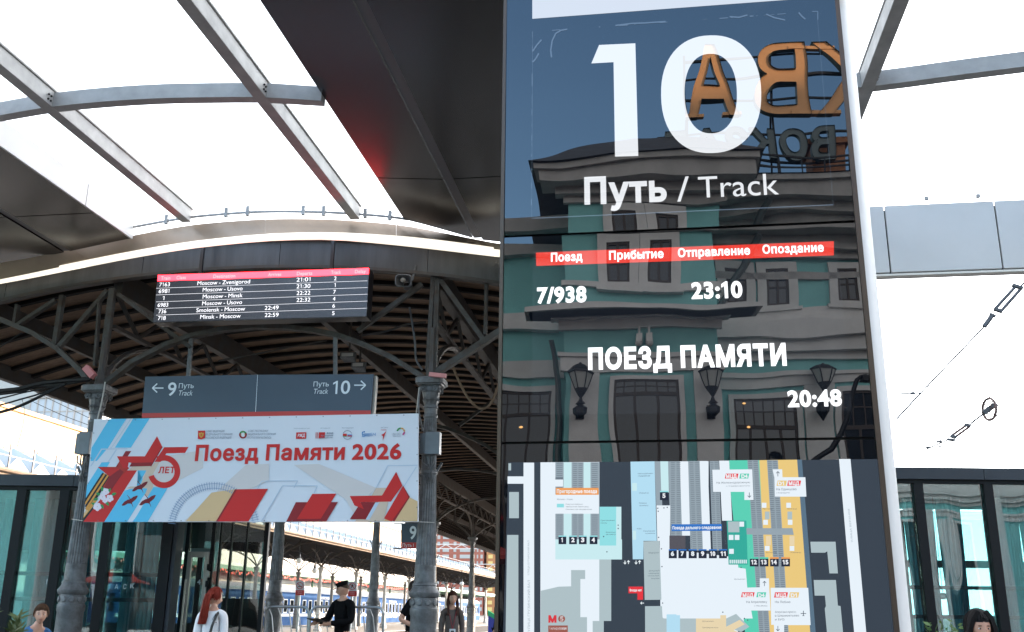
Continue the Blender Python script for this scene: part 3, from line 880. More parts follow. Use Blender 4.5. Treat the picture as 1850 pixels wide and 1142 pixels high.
# main wall windows
r = BR(1309, 490, 1344, 540, 0)
up = [BR(1381, 488, 1420, 556, 0), BR(1508, 486, 1546, 556, 0)]
window(*BR(1312, 490, 1346, 545, 0), 0)
pitch_w = up[0][0]-up[1][0]
for k in range(14):
    a0 = up[0][0]-pitch_w*k
    window(a0, a0+(up[0][1]-up[0][0]), up[0][2], up[0][3], 0)
lo = [BR(1328, 722, 1443, 790, 0), BR(1538, 726, 1640, 790, 0)]
pl_ = lo[0][0]-lo[1][0]
for k in range(11):
    a0 = lo[0][0]-pl_*k; w_ = lo[0][1]-lo[0][0]
    window(a0, a0+w_, 0.4, lo[0][3], 0, nx=4, transom=lo[0][3]-0.75, arch=0.14)
    if k < 10:
        m = M(BF); m.box((a0-pl_*.5+w_*.5-0.35, 0, 0), (a0-pl_*.5+w_*.5+0.35, B(1400, 702, 0)[1]-0.01, 0.1)); m.build('pilaster', MAT['stucco'], sb)
r = BR(923, 700, 1008, 790, 0)
for k in range(5):
    window(r[0]+k*3.6+0.2, r[0]+k*3.6+1.9, 0.4, r[3], 0, nx=3, transom=r[3]-0.75, arch=0.12)
# downpipes
m = M(BF)
m.tube([(bayL+0.35, h1-0.1, 0.7), (bayL+0.25, h1-0.9, 0.3), (bayL+0.15, h1-2.0, 0.14), (bayL+0.15, 0.2, 0.14)], 0.07, 8); m.build('downpipe', MAT['pipe'], sb, smooth=True)
m = M(BF); hm_ = hMain
m.tube([(bayR-1.3, hMain+0.2, 0.9), (bayR-0.9, hMain-0.6, 0.35), (bayR-0.22, hMain-1.6, 0.16), (bayR-0.22, h2+0.1, 0.16)], 0.085, 8); m.build('downpipe', MAT['pipe'], sb, smooth=True)
# rooftop letters
def b_text(s, a_left, a_right, h0, h1, off, name, face, depth=0.16, bold=0.06):
    """solid letters standing on the roof, read from the platforms side; along BE"""
    vs, fs, w = text2d(s, bold)
    # split per glyph so every letter is its own part
    x = 0; k = (a_right-a_left)
    tot = w
    pos = 0.0; first = None
    for ch in s:
        gv, gt, adv = glyph(ch, bold)
        if gt:
            mn = min(p[0] for p in gv)
            if first is None: first = mn
            P = [((pos+p[0]-first)/tot*k+a_left, h0+p[1]*(h1-h0)) for p in gv]
            nn = len(P)
            mm = M(BF)
            ed = {}
            for t in gt:
                for i in range(len(t)):
                    e = (t[i], t[(i+1) % len(t)])
                    ed[e] = ed.get(e, 0)+1
            border = [e for e in ed if (e[1], e[0]) not in ed]
            mm.add([(a, h, off+depth) for a, h in P]+[(a, h, off) for a, h in P], [t for t in gt]+[tuple(i+nn for i in t[::-1]) for t in gt], 0)
            mm.mi[-len(gt):] = [1]*len(gt)
            mm.add([(a, h, off+depth+0.04) for a, h in P]+[(a, h, off) for a, h in P], [(e[0], e[0]+nn, e[1]+nn, e[1]) for e in border], 1)
            mm.build(name, face, sb)
        pos += adv + bold*1.2
offL = -1.2
TE = mat('letter return dark green', (0.06, 0.09, 0.07), rough=0.5)
DK = mat('dull slate letter', (0.10, 0.135, 0.14), rough=0.4)
aA = B(1240, 160, offL, True)[0]; aB0 = B(1332, 160, offL, True)[0]
hA0 = B(1350, 212, offL, True)[1]; hA1 = B(1350, 98, offL, True)[1]
wA = aA-aB0
aV1 = B(1362, 160, offL, True)[0]; aV0 = B(1458, 160, offL, True)[0]
# six letters М О С К В А, А nearest the bay
lt = 'МОСКВА'
adv = aA-aV1
def big_letter(ch, a0, a1, h0, h1):
    gv, gt, ad = glyph(ch, 0.02)
    x0 = min(p[0] for p in gv); x1 = max(p[0] for p in gv); nn = len(gv)
    # slab serifs come from short bars
    P = [(a0+(p[0]-x0)/(x1-x0)*(a1-a0), h0+p[1]*(h1-h0)) for p in gv]
    mm = M(BF)
    ed = set()
    for t in gt:
        for i in range(len(t)): ed.add((t[i], t[(i+1) % len(t)]))
    border = [e for e in ed if (e[1], e[0]) not in ed]
    mm.add([(a, h, offL+0.20) for a, h in P], gt, 0)
    mm.add([(a, h, offL) for a, h in P], [t[::-1] for t in gt], 1)
    mm.add([(a, h, offL+0.27) for a, h in P]+[(a, h, offL) for a, h in P], [(e[0], e[0]+nn, e[1]+nn, e[1]) for e in border], 1)
    ser = {'А': [(0, .28), (.72, 1)], 'В': [(0, .3)], 'К': [(0, .36), (.66, 1.04)], 'М': [(0, .2), (.8, 1)], 'О': [], 'С': []}[ch]
    W = a1-a0
    for u, v in ser:
        mm.box((a0+W*u-0.06, h0-0.02, offL+0.01), (a0+W*v+0.06, h0+0.10, offL+0.235), 0)
        if ch in 'ВКМ': mm.box((a0+W*u-0.06, h1-0.10, offL+0.01), (a0+W*v+0.06, h1+0.02, offL+0.235), 0)
    mm.build('rooftop_letter', [MAT['gilt'], TE], sb)
big_letter('А', aB0, aA, hA0, hA1)
big_letter('В', aV0, aV1, hA0, hA1)
gp = aB0-aV1; W0 = wA
cur = aV0-gp*0.35
for ch, wd in (('К', 1.25), ('С', 1.0), ('О', 1.15), ('М', 1.35)):
    big_letter(ch, cur-W0*wd, cur, hA0, hA1); cur -= W0*wd+gp
endM = cur
v0 = B(1203, 268, offL, True)[0]; v1 = B(1507, 268, offL, True)[0]
hv0 = B(1400, 287, offL, True)[1]; hv1 = B(1400, 241, offL, True)[1]
b_text('ВОКЗАЛ', v1, v0, hv0, hv1, offL, 'rooftop_letter', [DK, TE], 0.16, 0.06)
# lattice the letters stand on
m = M(BF)
for h in (hA0+(hA1-hA0)*.33, hA0+(hA1-hA0)*.62, hA0+(hA1-hA0)*.92): m.box((endM, h-0.025, offL-0.1), (aA, h+0.025, offL-0.03))
m.box((endM, hv1-0.02, offL-0.1), (v0+0.2, hv1+0.04, offL-0.03)); m.box((endM, hv0-0.04, offL-0.1), (v0+0.2, hv0, offL-0.03))
a = aA
while a > endM:
    m.box((a-0.03, hMain+0.9, offL-0.12), (a+0.03, hA1*0.999, offL-0.06)); m.bar((a, hMain+1.0, offL-2.2), (a, hA0+0.5, offL-0.12), 0.05, 0.05, (1, 0, 0)); a -= 2.4
m.build('letter_frame', MAT['iron'], sb)
m = M(BF)
hr = hMain+0.92
for h in (hr+0.25, hr+0.5): m.box((a_main0, h-0.02, 0.85), (bayR-1.0, h+0.02, 0.89))
a = bayR-1.0
while a > a_main0:
    m.box((a-0.015, hr, 0.85), (a+0.015, hr+0.5, 0.89)); a -= 0.6
m.build('roof_railing', MAT['iron'], sb)
m = M(BF); ac, hc = B(1507, 295, -1.0, True); m.box((ac-0.45, hMain+0.9, -2.4), (ac+0.45, hc+0.8, -1.5)); m.box((ac-0.55, hc+0.8, -2.5), (ac+0.55, hc+0.95, -1.4)); m.build('chimney', mat('brick chimney', (0.45, 0.20, 0.10), rough=0.8, var=0.3), sb)
# wall lanterns
def lantern(px, label, off, bracket=1.0):
    a, h = B(px, 655, off+0.45)
    h_t = h; h_b = B(px, 762, off+0.45)[1]
    L = thing('wall_lantern', BF((a, h_b, off)), label, 'wall lantern', 'lanterns along the station wall')
    H = h_t-h_b; o = off+0.45
    m = M(BF)
    def ringz(r, hh): return [(a+r*math.cos(k*math.pi/3), h_b+hh*H, o+r*math.sin(k*math.pi/3)) for k in range(6)]
    def loft(rs, mi=0):
        vs = []; 
        for r_, hh in rs: vs += ringz(r_, hh)
        fs = []
        for i in range(len(rs)-1):
            for k in range(6): fs.append((i*6+k, i*6+(k+1) % 6, (i+1)*6+(k+1) % 6, (i+1)*6+k))
        fs += [tuple(range(6)), tuple(range(len(vs)-6, len(vs)))]
        m.add(vs, fs, mi)
    loft([(0.15, 0.60), (0.27, 0.86)]); m.build('lamp_glass', MAT['lampglass'], L)
    m = M(BF)
    loft([(0.31, 0.86), (0.31, 0.88), (0.16, 0.95), (0.05, 0.975), (0.02, 1.0)])
    loft([(0.03, 0.42), (0.10, 0.50), (0.17, 0.60), (0.10, 0.601)])
    for k in range(6):
        t = k*math.pi/3; m.bar((a+.155*math.cos(t), h_b+.6*H, o+.155*math.sin(t)), (a+.28*math.cos(t), h_b+.87*H, o+.28*math.sin(t)), 0.025, 0.025)
    m.build('lamp_cage', MAT['iron'], L)
    m = M(BF)
    loft([(0.03, 0.42), (0.05, 0.36), (0.12, 0.30), (0.06, 0.28), (0.17, 0.22), (0.16, 0.12), (0.06, 0.04), (0.01, 0.0)])
    m.bar((a, h_b+0.18*H, off+0.05), (a, h_b+0.2*H, o), 0.08, 0.12, (0, 1, 0)); m.box((a-0.1, h_b+0.05*H, off), (a+0.1, h_b+0.32*H, off+0.04))
    m.build('bracket', MAT['iron'], L)
lantern(1046, 'black iron lantern on the bay pilaster, leftmost in the pylon reflection', OB+0.12)
lantern(1284, 'black iron lantern on the bay pilaster, middle one in the pylon reflection', OB+0.12)
# the lantern on the low main wall
a, h = B(1484, 700, 0.4)
lantern(1484, 'black iron lantern on the recessed teal wall, rightmost in the pylon reflection', 0.0)
# cameras under the balcony cornice
for px, s_ in ((1157, 'white dome security camera under the bay cornice'), (1175, 'boxy white security camera under the bay cornice')):
    a, h = B(px, 612, OB+0.3)
    m = M(BF); m.box((a-0.07, h-0.1, OB+0.08), (a+0.07, h+0.12, OB+0.35)); m.tube([(a, h+0.3, OB+0.25), (a, h, OB+0.25)], 0.03); m.blob((a, h-0.1, OB+0.25), 0.09)
    tag(m.build('security_camera', MAT['white_metal'], None, BF((a, h, OB)), smooth=True), s_, 'security camera')
# black arm lamp in front of the wall
_l = [BF((*B(px, py, 5.0), 5.0)) for px, py in ((1567, 686), (1556, 688), (1548, 696), (1543, 715), (1537, 750), (1524, 785), (1505, 812), (1470, 835))]
al = thing('arm_lamp', V((_l[-1].x, _l[-1].y, 0)), 'black curved lamp arm on a post before the station, right in the pylon reflection', 'street lamp')
m = M(); m.tube(_l+[V((_l[-1].x, _l[-1].y, _l[-1].z-.5)), V((_l[-1].x, _l[-1].y, 0))], 0.05, 8); m.build('post', MAT['iron'], al, smooth=True)
m = M(BF); a_, h_ = B(1566, 690, 5.0); m.lathe((0, 0, 0), [(.01, 0)]*2, 3) if False else m.hexa([(a_-.2, h_-.14, 4.85), (a_+.12, h_-.1, 4.85), (a_+.12, h_-.1, 5.15), (a_-.2, h_-.14, 5.15)], [(a_-.1, h_+.05, 4.93), (a_+.08, h_+.05, 4.93), (a_+.08, h_+.05, 5.07), (a_-.1, h_+.05, 5.07)]); m.build('lamp_head', MAT['iron'], al)
WL = mat('warm bulb', (0.5, 0.3, 0.1), rough=0.5, emit=(1.0, 0.55, 0.2), estr=1.6)
for px, py in ((1355, 775), (1348, 731), (1590, 805), (940, 776), (1436, 733)):
    a_, h_ = B(px, py, 0.06); m = M(BF); m.blob((a_, h_, 0.07), (.05, .03, .05), 8, 5); m.build('window_lamp', WL, sb)
# ------------------------------------------------------------------ ground
MAT['paving'] = mat('pale platform paving', (0.38, 0.37, 0.35), rough=0.75, var=0.25, vscale=1.5, bump=0.002)
MAT['ballast'] = mat('track ballast', (0.14, 0.125, 0.11), rough=0.95, var=0.5, vscale=6, bump=0.02, bscale=9)
m = M(); m.face([(-700, -700, -0.02), (700, -700, -0.02), (700, 3000, -0.02), (-700, 3000, -0.02)])
struct(m.build('ground', mat('asphalt ground', (0.10, 0.10, 0.10), rough=0.9, var=0.3, vscale=0.5)))
m = M(ST); m.add([(-60, -14.5, 0), (60, -14.5, 0), (60, 20, 0), (-60, 20, 0)], [(0, 1, 2, 3)]); struct(m.build('pavement', mat('dark granite paving', (0.12, 0.115, 0.11), rough=0.7, var=0.3, vscale=2)))
def strip(name, s0, s1, t0, t1, z, mt):
    m = M(ST); m.box((s0, t0, -0.5 if z > -0.4 else z-.4), (s1, t1, z)); return struct(m.build(name, mt))
strip('platform', -12.4, -0.6, 20.01, 200, 0.0, MAT['paving'])
strip('platform', -29.6, -18.5, 20.01, 260, 0.0, MAT['paving'])
strip('platform', -46, -36, 20.01, 260, 0.0, MAT['paving'])
m = M(ST); m.add([(-36, 20.02, -0.012), (-29.6, 20.02, -0.012), (-29.6, 300, -0.012), (-36, 300, -0.012)], [(0, 1, 2, 3)]); m.add([(-18.5, 20.02, -0.012), (-12.4, 20.02, -0.012), (-12.4, 300, -0.012), (-18.5, 300, -0.012)], [(0, 1, 2, 3)])
m.add([(-0.6, 20.02, -0.012), (12, 20.02, -0.012), (12, 300, -0.012), (-0.6, 300, -0.012)], [(0, 1, 2, 3)]); struct(m.build('track_bed', MAT['ballast']))
MAT['kerb'] = mat('white painted kerb', (0.6, 0.6, 0.58), rough=0.7, var=0.2)
for s in (-0.72, -12.3, -18.6, -29.5, -36.1):
    m = M(ST); m.box((s-0.1, 20.01, -0.4), (s+0.1, 240, 0.012)); struct(m.build('platform_kerb', MAT['kerb']))
# ------------------------------------------------------------------ modern glazed canopy overhead
MAT['soffit'] = mat('dark satin soffit panel', (0.007, 0.005, 0.006), rough=0.27, ior=1.65, spec=0.5)
MAT['slot'] = mat('grey slot light cover', (0.10, 0.095, 0.10), rough=0.4)
MAT['beam'] = mat('grey painted steel beam', (0.43, 0.41, 0.39), rough=0.5, metal=0.0, var=0.25, vscale=4, bump=0.0008, bscale=30)
MAT['pale_panel'] = mat('pale grey aluminium panel', (0.62, 0.60, 0.58), rough=0.5, metal=0.0, var=0.06, vscale=1.0)
MAT['beige_panel'] = mat('warm grey aluminium panel', (0.46, 0.34, 0.25), rough=0.38, metal=0.3, var=0.15, vscale=1.5)
MAT['skyglass'] = glass('canopy glass', (0.97, 0.985, 0.99), 1.35)
MAT['strip'] = mat('white glowing strip', (0.8, 0.78, 0.72), rough=0.4, emit=(1.0, 0.90, 0.74), estr=1.2*EV)  # emissive band for the bright white edge under the panels
can = thing('glass_canopy', ST((-3, 10, 7.0)), 'modern glass canopy overhead with grey steel beams and dark satin soffit panels', 'canopy')
ZC = 7.0
far_pts = [(-15, 16.4), (-13, 15.4), (-11.22, 14.69), (-9.68, 14.2), (-8.23, 13.71), (-7.02, 13.38), (-5.85, 13.30), (-4.85, 13.45), (-3.78, 13.79), (-3.15, 14.3), (-2.45, 14.88), (-1.0, 15.0), (1, 14.4), (2.5, 14.02), (3.3, 13.94), (9.5, 13.9)]
pur_pts = [(-9, 10.05), (-7.84, 9.84), (-7.05, 9.70), (-6.29, 9.66), (-5.6, 9.67), (-4.43, 9.79), (-3.76, 9.98), (-2, 10.3), (2.46, 10.45), (3.15, 10.33), (3.97, 10.21), (9.5, 9.6)]
def smooth_curve(pts):
    xs = [p[0] for p in pts]; ys = [p[1] for p in pts]
    gx = np.linspace(xs[0], xs[-1], 400); gy = np.interp(gx, xs, ys)
    k = np.hanning(25); k /= k.sum(); gy2 = np.convolve(np.pad(gy, 12, mode='edge'), k, 'valid')
    return lambda x: float(np.interp(x, gx, gy2))
tfar, tpur = smooth_curve(far_pts), smooth_curve(pur_pts)
tnear2 = lambda s: tpur(s)-4.3
T_NEAR = 4.0
def slab_between(s0, s1, f0, f1, z0, z1, name, mt, parent=can, n=8, gap=0.012, drop=0.0):
    A = [(s0+gap+(s1-s0-2*gap)*i/n) for i in range(n+1)]
    poly = [ST((s, f0(s)+gap, z0+drop*(s1-s)/(s1-s0))) for s in A] + [ST((s, f1(s)-gap, z0+drop*(s1-s)/(s1-s0))) for s in A[::-1]]
    m = M(); m.slab(poly, (0, 0, z1-z0)); return m.build(name, mt, parent)
cst = lambda v: (lambda s: v)
# soffit, right-hand side of the skylight
ZL = 6.9
for f0, f1 in ((cst(T_NEAR), cst(8.05)), (cst(8.05), cst(12.3)), (cst(12.3), tfar)):
    slab_between(-3.77, -2.81, f0, f1, ZC, ZC+0.22, 'soffit_panel', MAT['soffit'], drop=0.075)
    slab_between(-2.69, 1.2, f0, f1, ZC, ZC+0.22, 'soffit_panel', MAT['soffit'])
m = M(ST); m.box((-2.812, T_NEAR, ZC+0.02), (-2.688, tfar(-2.75)-0.01, ZC+0.1)); m.build('slot_light', MAT['slot'], can)
# soffit on the left
sl = stz(ZP(ZL).hit(235, 430))[0]
slt = stz(ZP(ZL).hit(60, 418))[0]
jt = stz(ZP(ZL).hit(100, 388))[1]
for f0, f1 in ((cst(jt-8.4), cst(jt-4.2)), (cst(jt-4.2), cst(jt)), (cst(jt), tfar)):
    slab_between(slt+0.06, sl, f0, f1, ZL, ZL+0.3, 'soffit_panel', MAT['soffit'])
    slab_between(-14.5, slt-0.06, f0, f1, ZL, ZL+0.3, 'soffit_panel', MAT['soffit'])
m = M(ST); m.box((slt-0.062, T_NEAR, ZL+0.02), (slt+0.062, tfar(slt)-0.01, ZL+0.1)); m.build('slot_light', MAT['slot'], can)
zu = Plane(SD*sl, SD).hit(245, 410).z
jt2 = stz(Plane(SD*sl, SD).hit(153, 358))[1]
for t0, t1 in ((jt2-8.4, jt2-4.2), (jt2-4.2, jt2), (jt2, tfar(sl))):
    m = M(ST); m.box((sl, t0+0.008, ZL-0.01), (sl+0.03, t1-0.008, ZL+0.34)); m.build('side_trim', MAT['pale_panel'], can)
# beams along the tracks
def beam_s(s, t0, t1, w=0.15, h=0.20):
    m = M(ST); m.box((s-w, t0, ZC), (s, t1, ZC+h)); m.box((s-w-0.01, t0, ZC+h), (s+0.02, t1, ZC+h+0.03))
    return m.build('beam', MAT['beam'], can, bevel=0.006)
for s in (-7.0, -4.38): beam_s(s, T_NEAR, tfar(s)-0.02)
beam_s(2.53, T_NEAR, tfar(2.53)-0.02); beam_s(6.2, T_NEAR, 13.8)
# purlins across, one length per bay
def purlin(s0, s1, f):
    m = M(); n = 10
    for i in range(n):
        a = s0+(s1-s0)*i/n; b = s0+(s1-s0)*(i+1)/n
        vs = []
        for z in (ZC+0.001, ZC+0.185):
            vs += [ST((a, f(a), z)), ST((b, f(b), z)), ST((b, f(b)+0.14, z)), ST((a, f(a)+0.14, z))]
        m.hexa(vs[:4], vs[4:])
    return m.build('purlin', MAT['beam'], can)
for f in (tpur, tnear2):
    for a, b in ((-8.2, -7.152), (-6.998, -4.532), (-4.378, -3.77), (1.2, 2.378), (2.532, 6.04), (6.21, 9.4)): purlin(a, b, f)
# bolts at the crossings
m = M(ST)
for s in (-7.0, -4.38, 2.53):
    for k in range(2):
        for j in range(2): m.blob((s+0.012, tpur(s)-0.05-0.05*k, ZC+0.05+0.06*j), 0.014, 6, 4)
o = m.build('bolts', MAT['iron'], can); o['kind'] = 'stuff'
# glass panes
for a, b in ((-8.16, -7.08), (-7.08, -4.46), (-4.46, -3.77), (1.2, 2.46), (2.46, 6.13), (6.13, 9.4)):
    for f0, f1 in ((cst(T_NEAR), tnear2), (tnear2, tpur), (tpur, tfar)):
        slab_between(a, b, f0, f1, ZC+0.25, ZC+0.27, 'glass_pane', MAT['skyglass'])
# far edge: rail, clips, curved edge panels and the glowing white strip under them
m = M()
n = 60
for s0, s1, in ((-8.1, -3.7),):
    for i in range(n):
        a = s0+(s1-s0)*i/n; b = s0+(s1-s0)*(i+1)/n
        m.bar(ST((a, tfar(a)-0.03, ZC+0.08)), ST((b, tfar(b)-0.03, ZC+0.08)), 0.03, 0.03)
m.build('edge_rail', MAT['beam'], can)
for s in (-7.45, -7.06, -6.4, -6.05, -5.2, -4.9, -4.3, -3.95, 3.9, 4.6, 5.3, 6.0):
    m = M(ST); t = tfar(s)-0.07; m.box((s-0.025, t, ZC+0.02), (s+0.025, t+0.05, ZC+(0.17 if s < 0 else 0.07))); m.build('clip', MAT['beam'], can)
up_px = [(0, 478), (60, 468), (120, 455), (240, 428), (350, 408), (480, 398.5), (600, 399), (735, 410), (820, 428), (913, 446)]
lo_px = [(0, 505), (60, 493), (120, 480), (240, 456), (350, 438), (480, 425), (600, 422), (735, 430), (820, 440), (913, 453)]
lo2_px = [(0, 513), (60, 502), (120, 490), (240, 466), (350, 448), (480, 435), (600, 432), (735, 445), (820, 455), (913, 466)]
fx = [p[0] for p in up_px]
fu = lambda x: float(np.interp(x, fx, [p[1] for p in up_px])); fl = lambda x: float(np.interp(x, fx, [p[1] for p in lo_px])); fl2 = lambda x: float(np.interp(x, fx, [p[1] for p in lo2_px]))
def sm(f):
    def g(x):
        return sum(f(x+d)*w for d, w in ((-60, .1), (-30, .2), (0, .4), (30, .2), (60, .1))) if 70 < x < 850 else f(x)
    return g
fu, fl, fl2 = sm(fu), sm(fl), sm(fl2)
def zhit(z, x, y):
    p = ZP(z).hit(x, y)
    return p if p.dot(TD) < 14.22 else TP(14.22 + (ZC-z)*0.02).hit(x, y)
def band(x0, x1, fa, za, fb, zb, name, mt, th=0.03):
    m = M(); n = 10; A = []; Bq = []
    for i in range(n+1):
        x = x0+(x1-x0)*i/n
        A.append(zhit(za, x, fa(x))); Bq.append(zhit(zb, x, fb(x)))
    up = V((0, 0, th))
    vs = A+Bq+[p+up for p in A]+[p+up for p in Bq]; k = n+1
    fs = []
    for i in range(n):
        fs += [(i, i+1, k+i+1, k+i), (2*k+i, 3*k+i, 3*k+i+1, 2*k+i+1), (i, 2*k+i, 2*k+i+1, i+1), (k+i, k+i+1, 3*k+i+1, 3*k+i)]
    fs += [(0, k, 3*k, 2*k), (n, 2*k+n, 3*k+n, k+n)]
    m.add(vs, fs, 0, True)
    return m.build(name, mt, can)
for x0, x1 in ((-260, -.3), (0, 262.7), (263, 478.7), (479, 715.7), (716, 1010)):
    band(x0, x1, fu, ZC-0.02, fl, ZC-0.30, 'edge_panel', MAT['beige_panel'])
for x0, x1 in ((-260, 262.8), (263, 715.8), (716, 1010)):
    band(x0, x1, fl, ZC-0.315, fl2, ZC-0.32, 'glowing_strip', MAT['strip'])
# the deep fascia on the right
FP = TP(13.97)
z0 = FP.hit(1725, 488).z; z1 = FP.hit(1725, 366).z
sj = stz(FP.hit(1603, 430))[0]; sj2 = stz(FP.hit(1805, 430))[0]
for a, b in ((sj-1.7, sj-0.01), (sj+0.01, sj2-0.01), (sj2+0.01, sj2+1.55), (sj2+1.57, sj2+3.2)):
    m = M(ST); m.box((a, 13.97, z0), (b, 14.02, z1)); m.build('fascia_panel', MAT['pale_panel'], can, bevel=0.008)
m = M(ST); m.box((sj-1.7, 14.03, z0-0.01), (sj2+3.2, 14.25, z1-0.05)); m.build('backing', MAT['black'], can)
m = M(ST); m.box((sj-1.7, 13.97, z0-0.05), (sj2+3.2, 14.10, z0-0.02)); m.build('underside_panel', mat('cream underside panel', (0.75, 0.70, 0.62), rough=0.5), can)
# posts that carry the canopy
for s, t in ((-12.5, 6.0), (8.5, 6.0), (8.5, 13.0)):
    m = M(ST); m.lathe((s, t, 0), [(0.2, 0), (0.2, ZC)], 20); m.build('post', MAT['white_metal'], can, smooth=True)

# ------------------------------------------------------------------ old arched platform canopy
MAT['cast'] = mat('grey painted cast iron', (0.145, 0.152, 0.158), rough=0.5, metal=0.1, var=0.45, vscale=7, bump=0.004, bscale=45, col2=(0.060, 0.058, 0.056))
MAT['truss_paint'] = mat('dark grey truss paint', (0.065, 0.068, 0.066), rough=0.6, var=0.5, vscale=6, bump=0.003, bscale=40, spec=0.3, col2=(0.05, 0.035, 0.025))
MAT['cast_dark'] = mat('sooty painted iron', (0.045, 0.046, 0.046), rough=0.55, metal=0.15, var=0.4, vscale=4, bump=0.002, bscale=30, col2=(0.06, 0.042, 0.03))
MAT['fascia_old'] = mat('streaked fascia sheet', (0.085, 0.087, 0.088), rough=0.5, metal=0.2, var=0.45, vscale=3.0, stretch=(1, 1, 0.12), bump=0.002)
MAT['board'] = mat('brown roof boards', (0.22, 0.13, 0.075), rough=0.75, var=0.35, vscale=5, stretch=(0.6, 4, 4), bump=0.002, bscale=12)
MAT['rib'] = mat('dark roof rib', (0.02, 0.017, 0.016), rough=0.8, spec=0.15)
TC, SCN, KZ = 14.5, -6.6, 0.0235
def ztop(s): return 7.05-KZ*(s-SCN)**2
SL, SR = -13.0, -0.2
old = thing('platform_canopy', ST((SCN, TC, 0)), 'old arched iron platform canopy with brown boarded underside behind the banner', 'canopy')
def arch_piece(s0, s1, zt, zb, t0, t1, name, mt, n=12, parent=old, **kw):
    m = M(ST)
    for i in range(n):
        a = s0+(s1-s0)*i/n; b = s0+(s1-s0)*(i+1)/n
        m.hexa([(a, t0, zb(a)), (b, t0, zb(b)), (b, t1, zb(b)), (a, t1, zb(a))], [(a, t0, zt(a)), (b, t0, zt(b)), (b, t1, zt(b)), (a, t1, zt(a))])
    return m.build(name, mt, parent, **kw)
seams = [SL, -10.7, -8.3, -5.95, -3.5, -1.8, SR]
for a, b in zip(seams, seams[1:]):
    arch_piece(a+0.004, b-0.004, lambda s: ztop(s), lambda s: ztop(s)-0.42, TC-0.10, TC-0.06, 'fascia_panel', MAT['fascia_old'])
arch_piece(SL, SR, lambda s: ztop(s)+0.05, lambda s: ztop(s)+0.0, TC-0.2, TC+0.3, 'edge_flashing', MAT['cast_dark'], n=30)
arch_piece(SL, SR, lambda s: ztop(s)-0.42, lambda s: ztop(s)-0.47, TC-0.12, TC+0.02, 'fascia_angle', MAT['cast_dark'], n=30)
PR = 0.675
rib0 = arch_piece(SL, SR, lambda s: ztop(s)-0.13, lambda s: ztop(s)-0.20, TC+0.1, TC+0.20, 'rib', MAT['rib'], n=20)
brd0 = arch_piece(SL, SR, lambda s: ztop(s)-0.06, lambda s: ztop(s)-0.125, TC+0.1, TC+0.1+PR-0.01, 'roof_board', MAT['board'], n=20)
NR = 84
for k in range(1, NR):
    for src in (rib0, brd0):
        c = src.copy(); COL.objects.link(c); c.location = TD*(PR*k)
m = M(ST)
for k in range(NR, NR+60):
    n = 8; t = TC+0.1+PR*k
    for i in range(n):
        a = SL+(SR-SL)*i/n; b = SL+(SR-SL)*(i+1)/n
        m.hexa([(a, t, ztop(a)-.2), (b, t, ztop(b)-.2), (b, t+.11, ztop(b)-.2), (a, t+.11, ztop(a)-.2)], [(a, t, ztop(a)-.13), (b, t, ztop(b)-.13), (b, t+.11, ztop(b)-.13), (a, t+.11, ztop(a)-.13)])
o = m.build('far_ribs', MAT['rib'], old); o['kind'] = 'stuff'
arch_piece(SL, SR, lambda s: ztop(s)-0.06, lambda s: ztop(s)-0.125, TC+0.1+PR*NR, TC+0.1+PR*(NR+60), 'far_boarding', MAT['board'], n=20)
arch_piece(SL-0.1, SR+0.1, lambda s: ztop(s)-0.02, lambda s: ztop(s)-0.05, TC-0.05, TC+0.1+PR*(NR+60), 'roof_sheet', MAT['cast_dark'], n=24)
for s in (SL, SR):
    m = M(ST); m.box((s-0.06, TC, ztop(s)-0.40), (s+0.06, TC+98, ztop(s)+0.0)); m.build('eaves_beam', MAT['cast_dark'], old)
def _cs(*pts): return sum(stz(TP(14.5).hit(*p))[0] for p in pts)/len(pts)
COLL, COLR = _cs((179, 700), (128, 1110)), _cs((779, 700), (766, 1110))
for s, w, z0, z1 in ((COLL, 0.16, -0.62, -0.202), (COLR, 0.16, -0.62, -0.202), (-6.2, 0.12, -0.52, -0.202), (-11.2, 0.10, -0.45, -0.202), (-1.7, 0.10, -0.45, -0.202)):
    m = M(ST); m.box((s-w/2, TC+0.15, ztop(s)+z0), (s+w/2, TC+98, ztop(s)+z1)); m.build('longitudinal_beam', MAT['cast_dark'], old)
# lattice girder along each column row
for s in (COLL, COLR):
    for b in range(9):
        t0 = TC+0.15+8.2*b
        zt, zb_ = ztop(s)-0.62, ztop(s)-1.15
        m = M(ST); m.box((s-0.05, t0, zb_-0.06), (s+0.05, t0+8.19, zb_)); m.build('girder_chord', MAT['cast_dark'], old)
        m = M(ST)
        for k in range(10):
            a = t0+0.82*k
            m.bar((s, a, zb_ if k % 2 else zt), (s, a+0.82, zt if k % 2 else zb_), 0.05, 0.06)
        m.build('girder_lattice', MAT['cast_dark'], old)
        # curved knee braces to the columns either side
        for sg, tt in ((1, t0-0.15), (-1, t0+8.05)):
            m = M(ST); P = []
            for i in range(9):
                q = i/8; P.append((s, tt+sg*(0.12+1.75*q**1.6 if True else 0), 4.82+(zb_-4.85)*(1-(1-q)**1.5)))
            m.tube(P, 0.05, 6); m.build('knee_brace', MAT['cast_dark'], old, smooth=True)
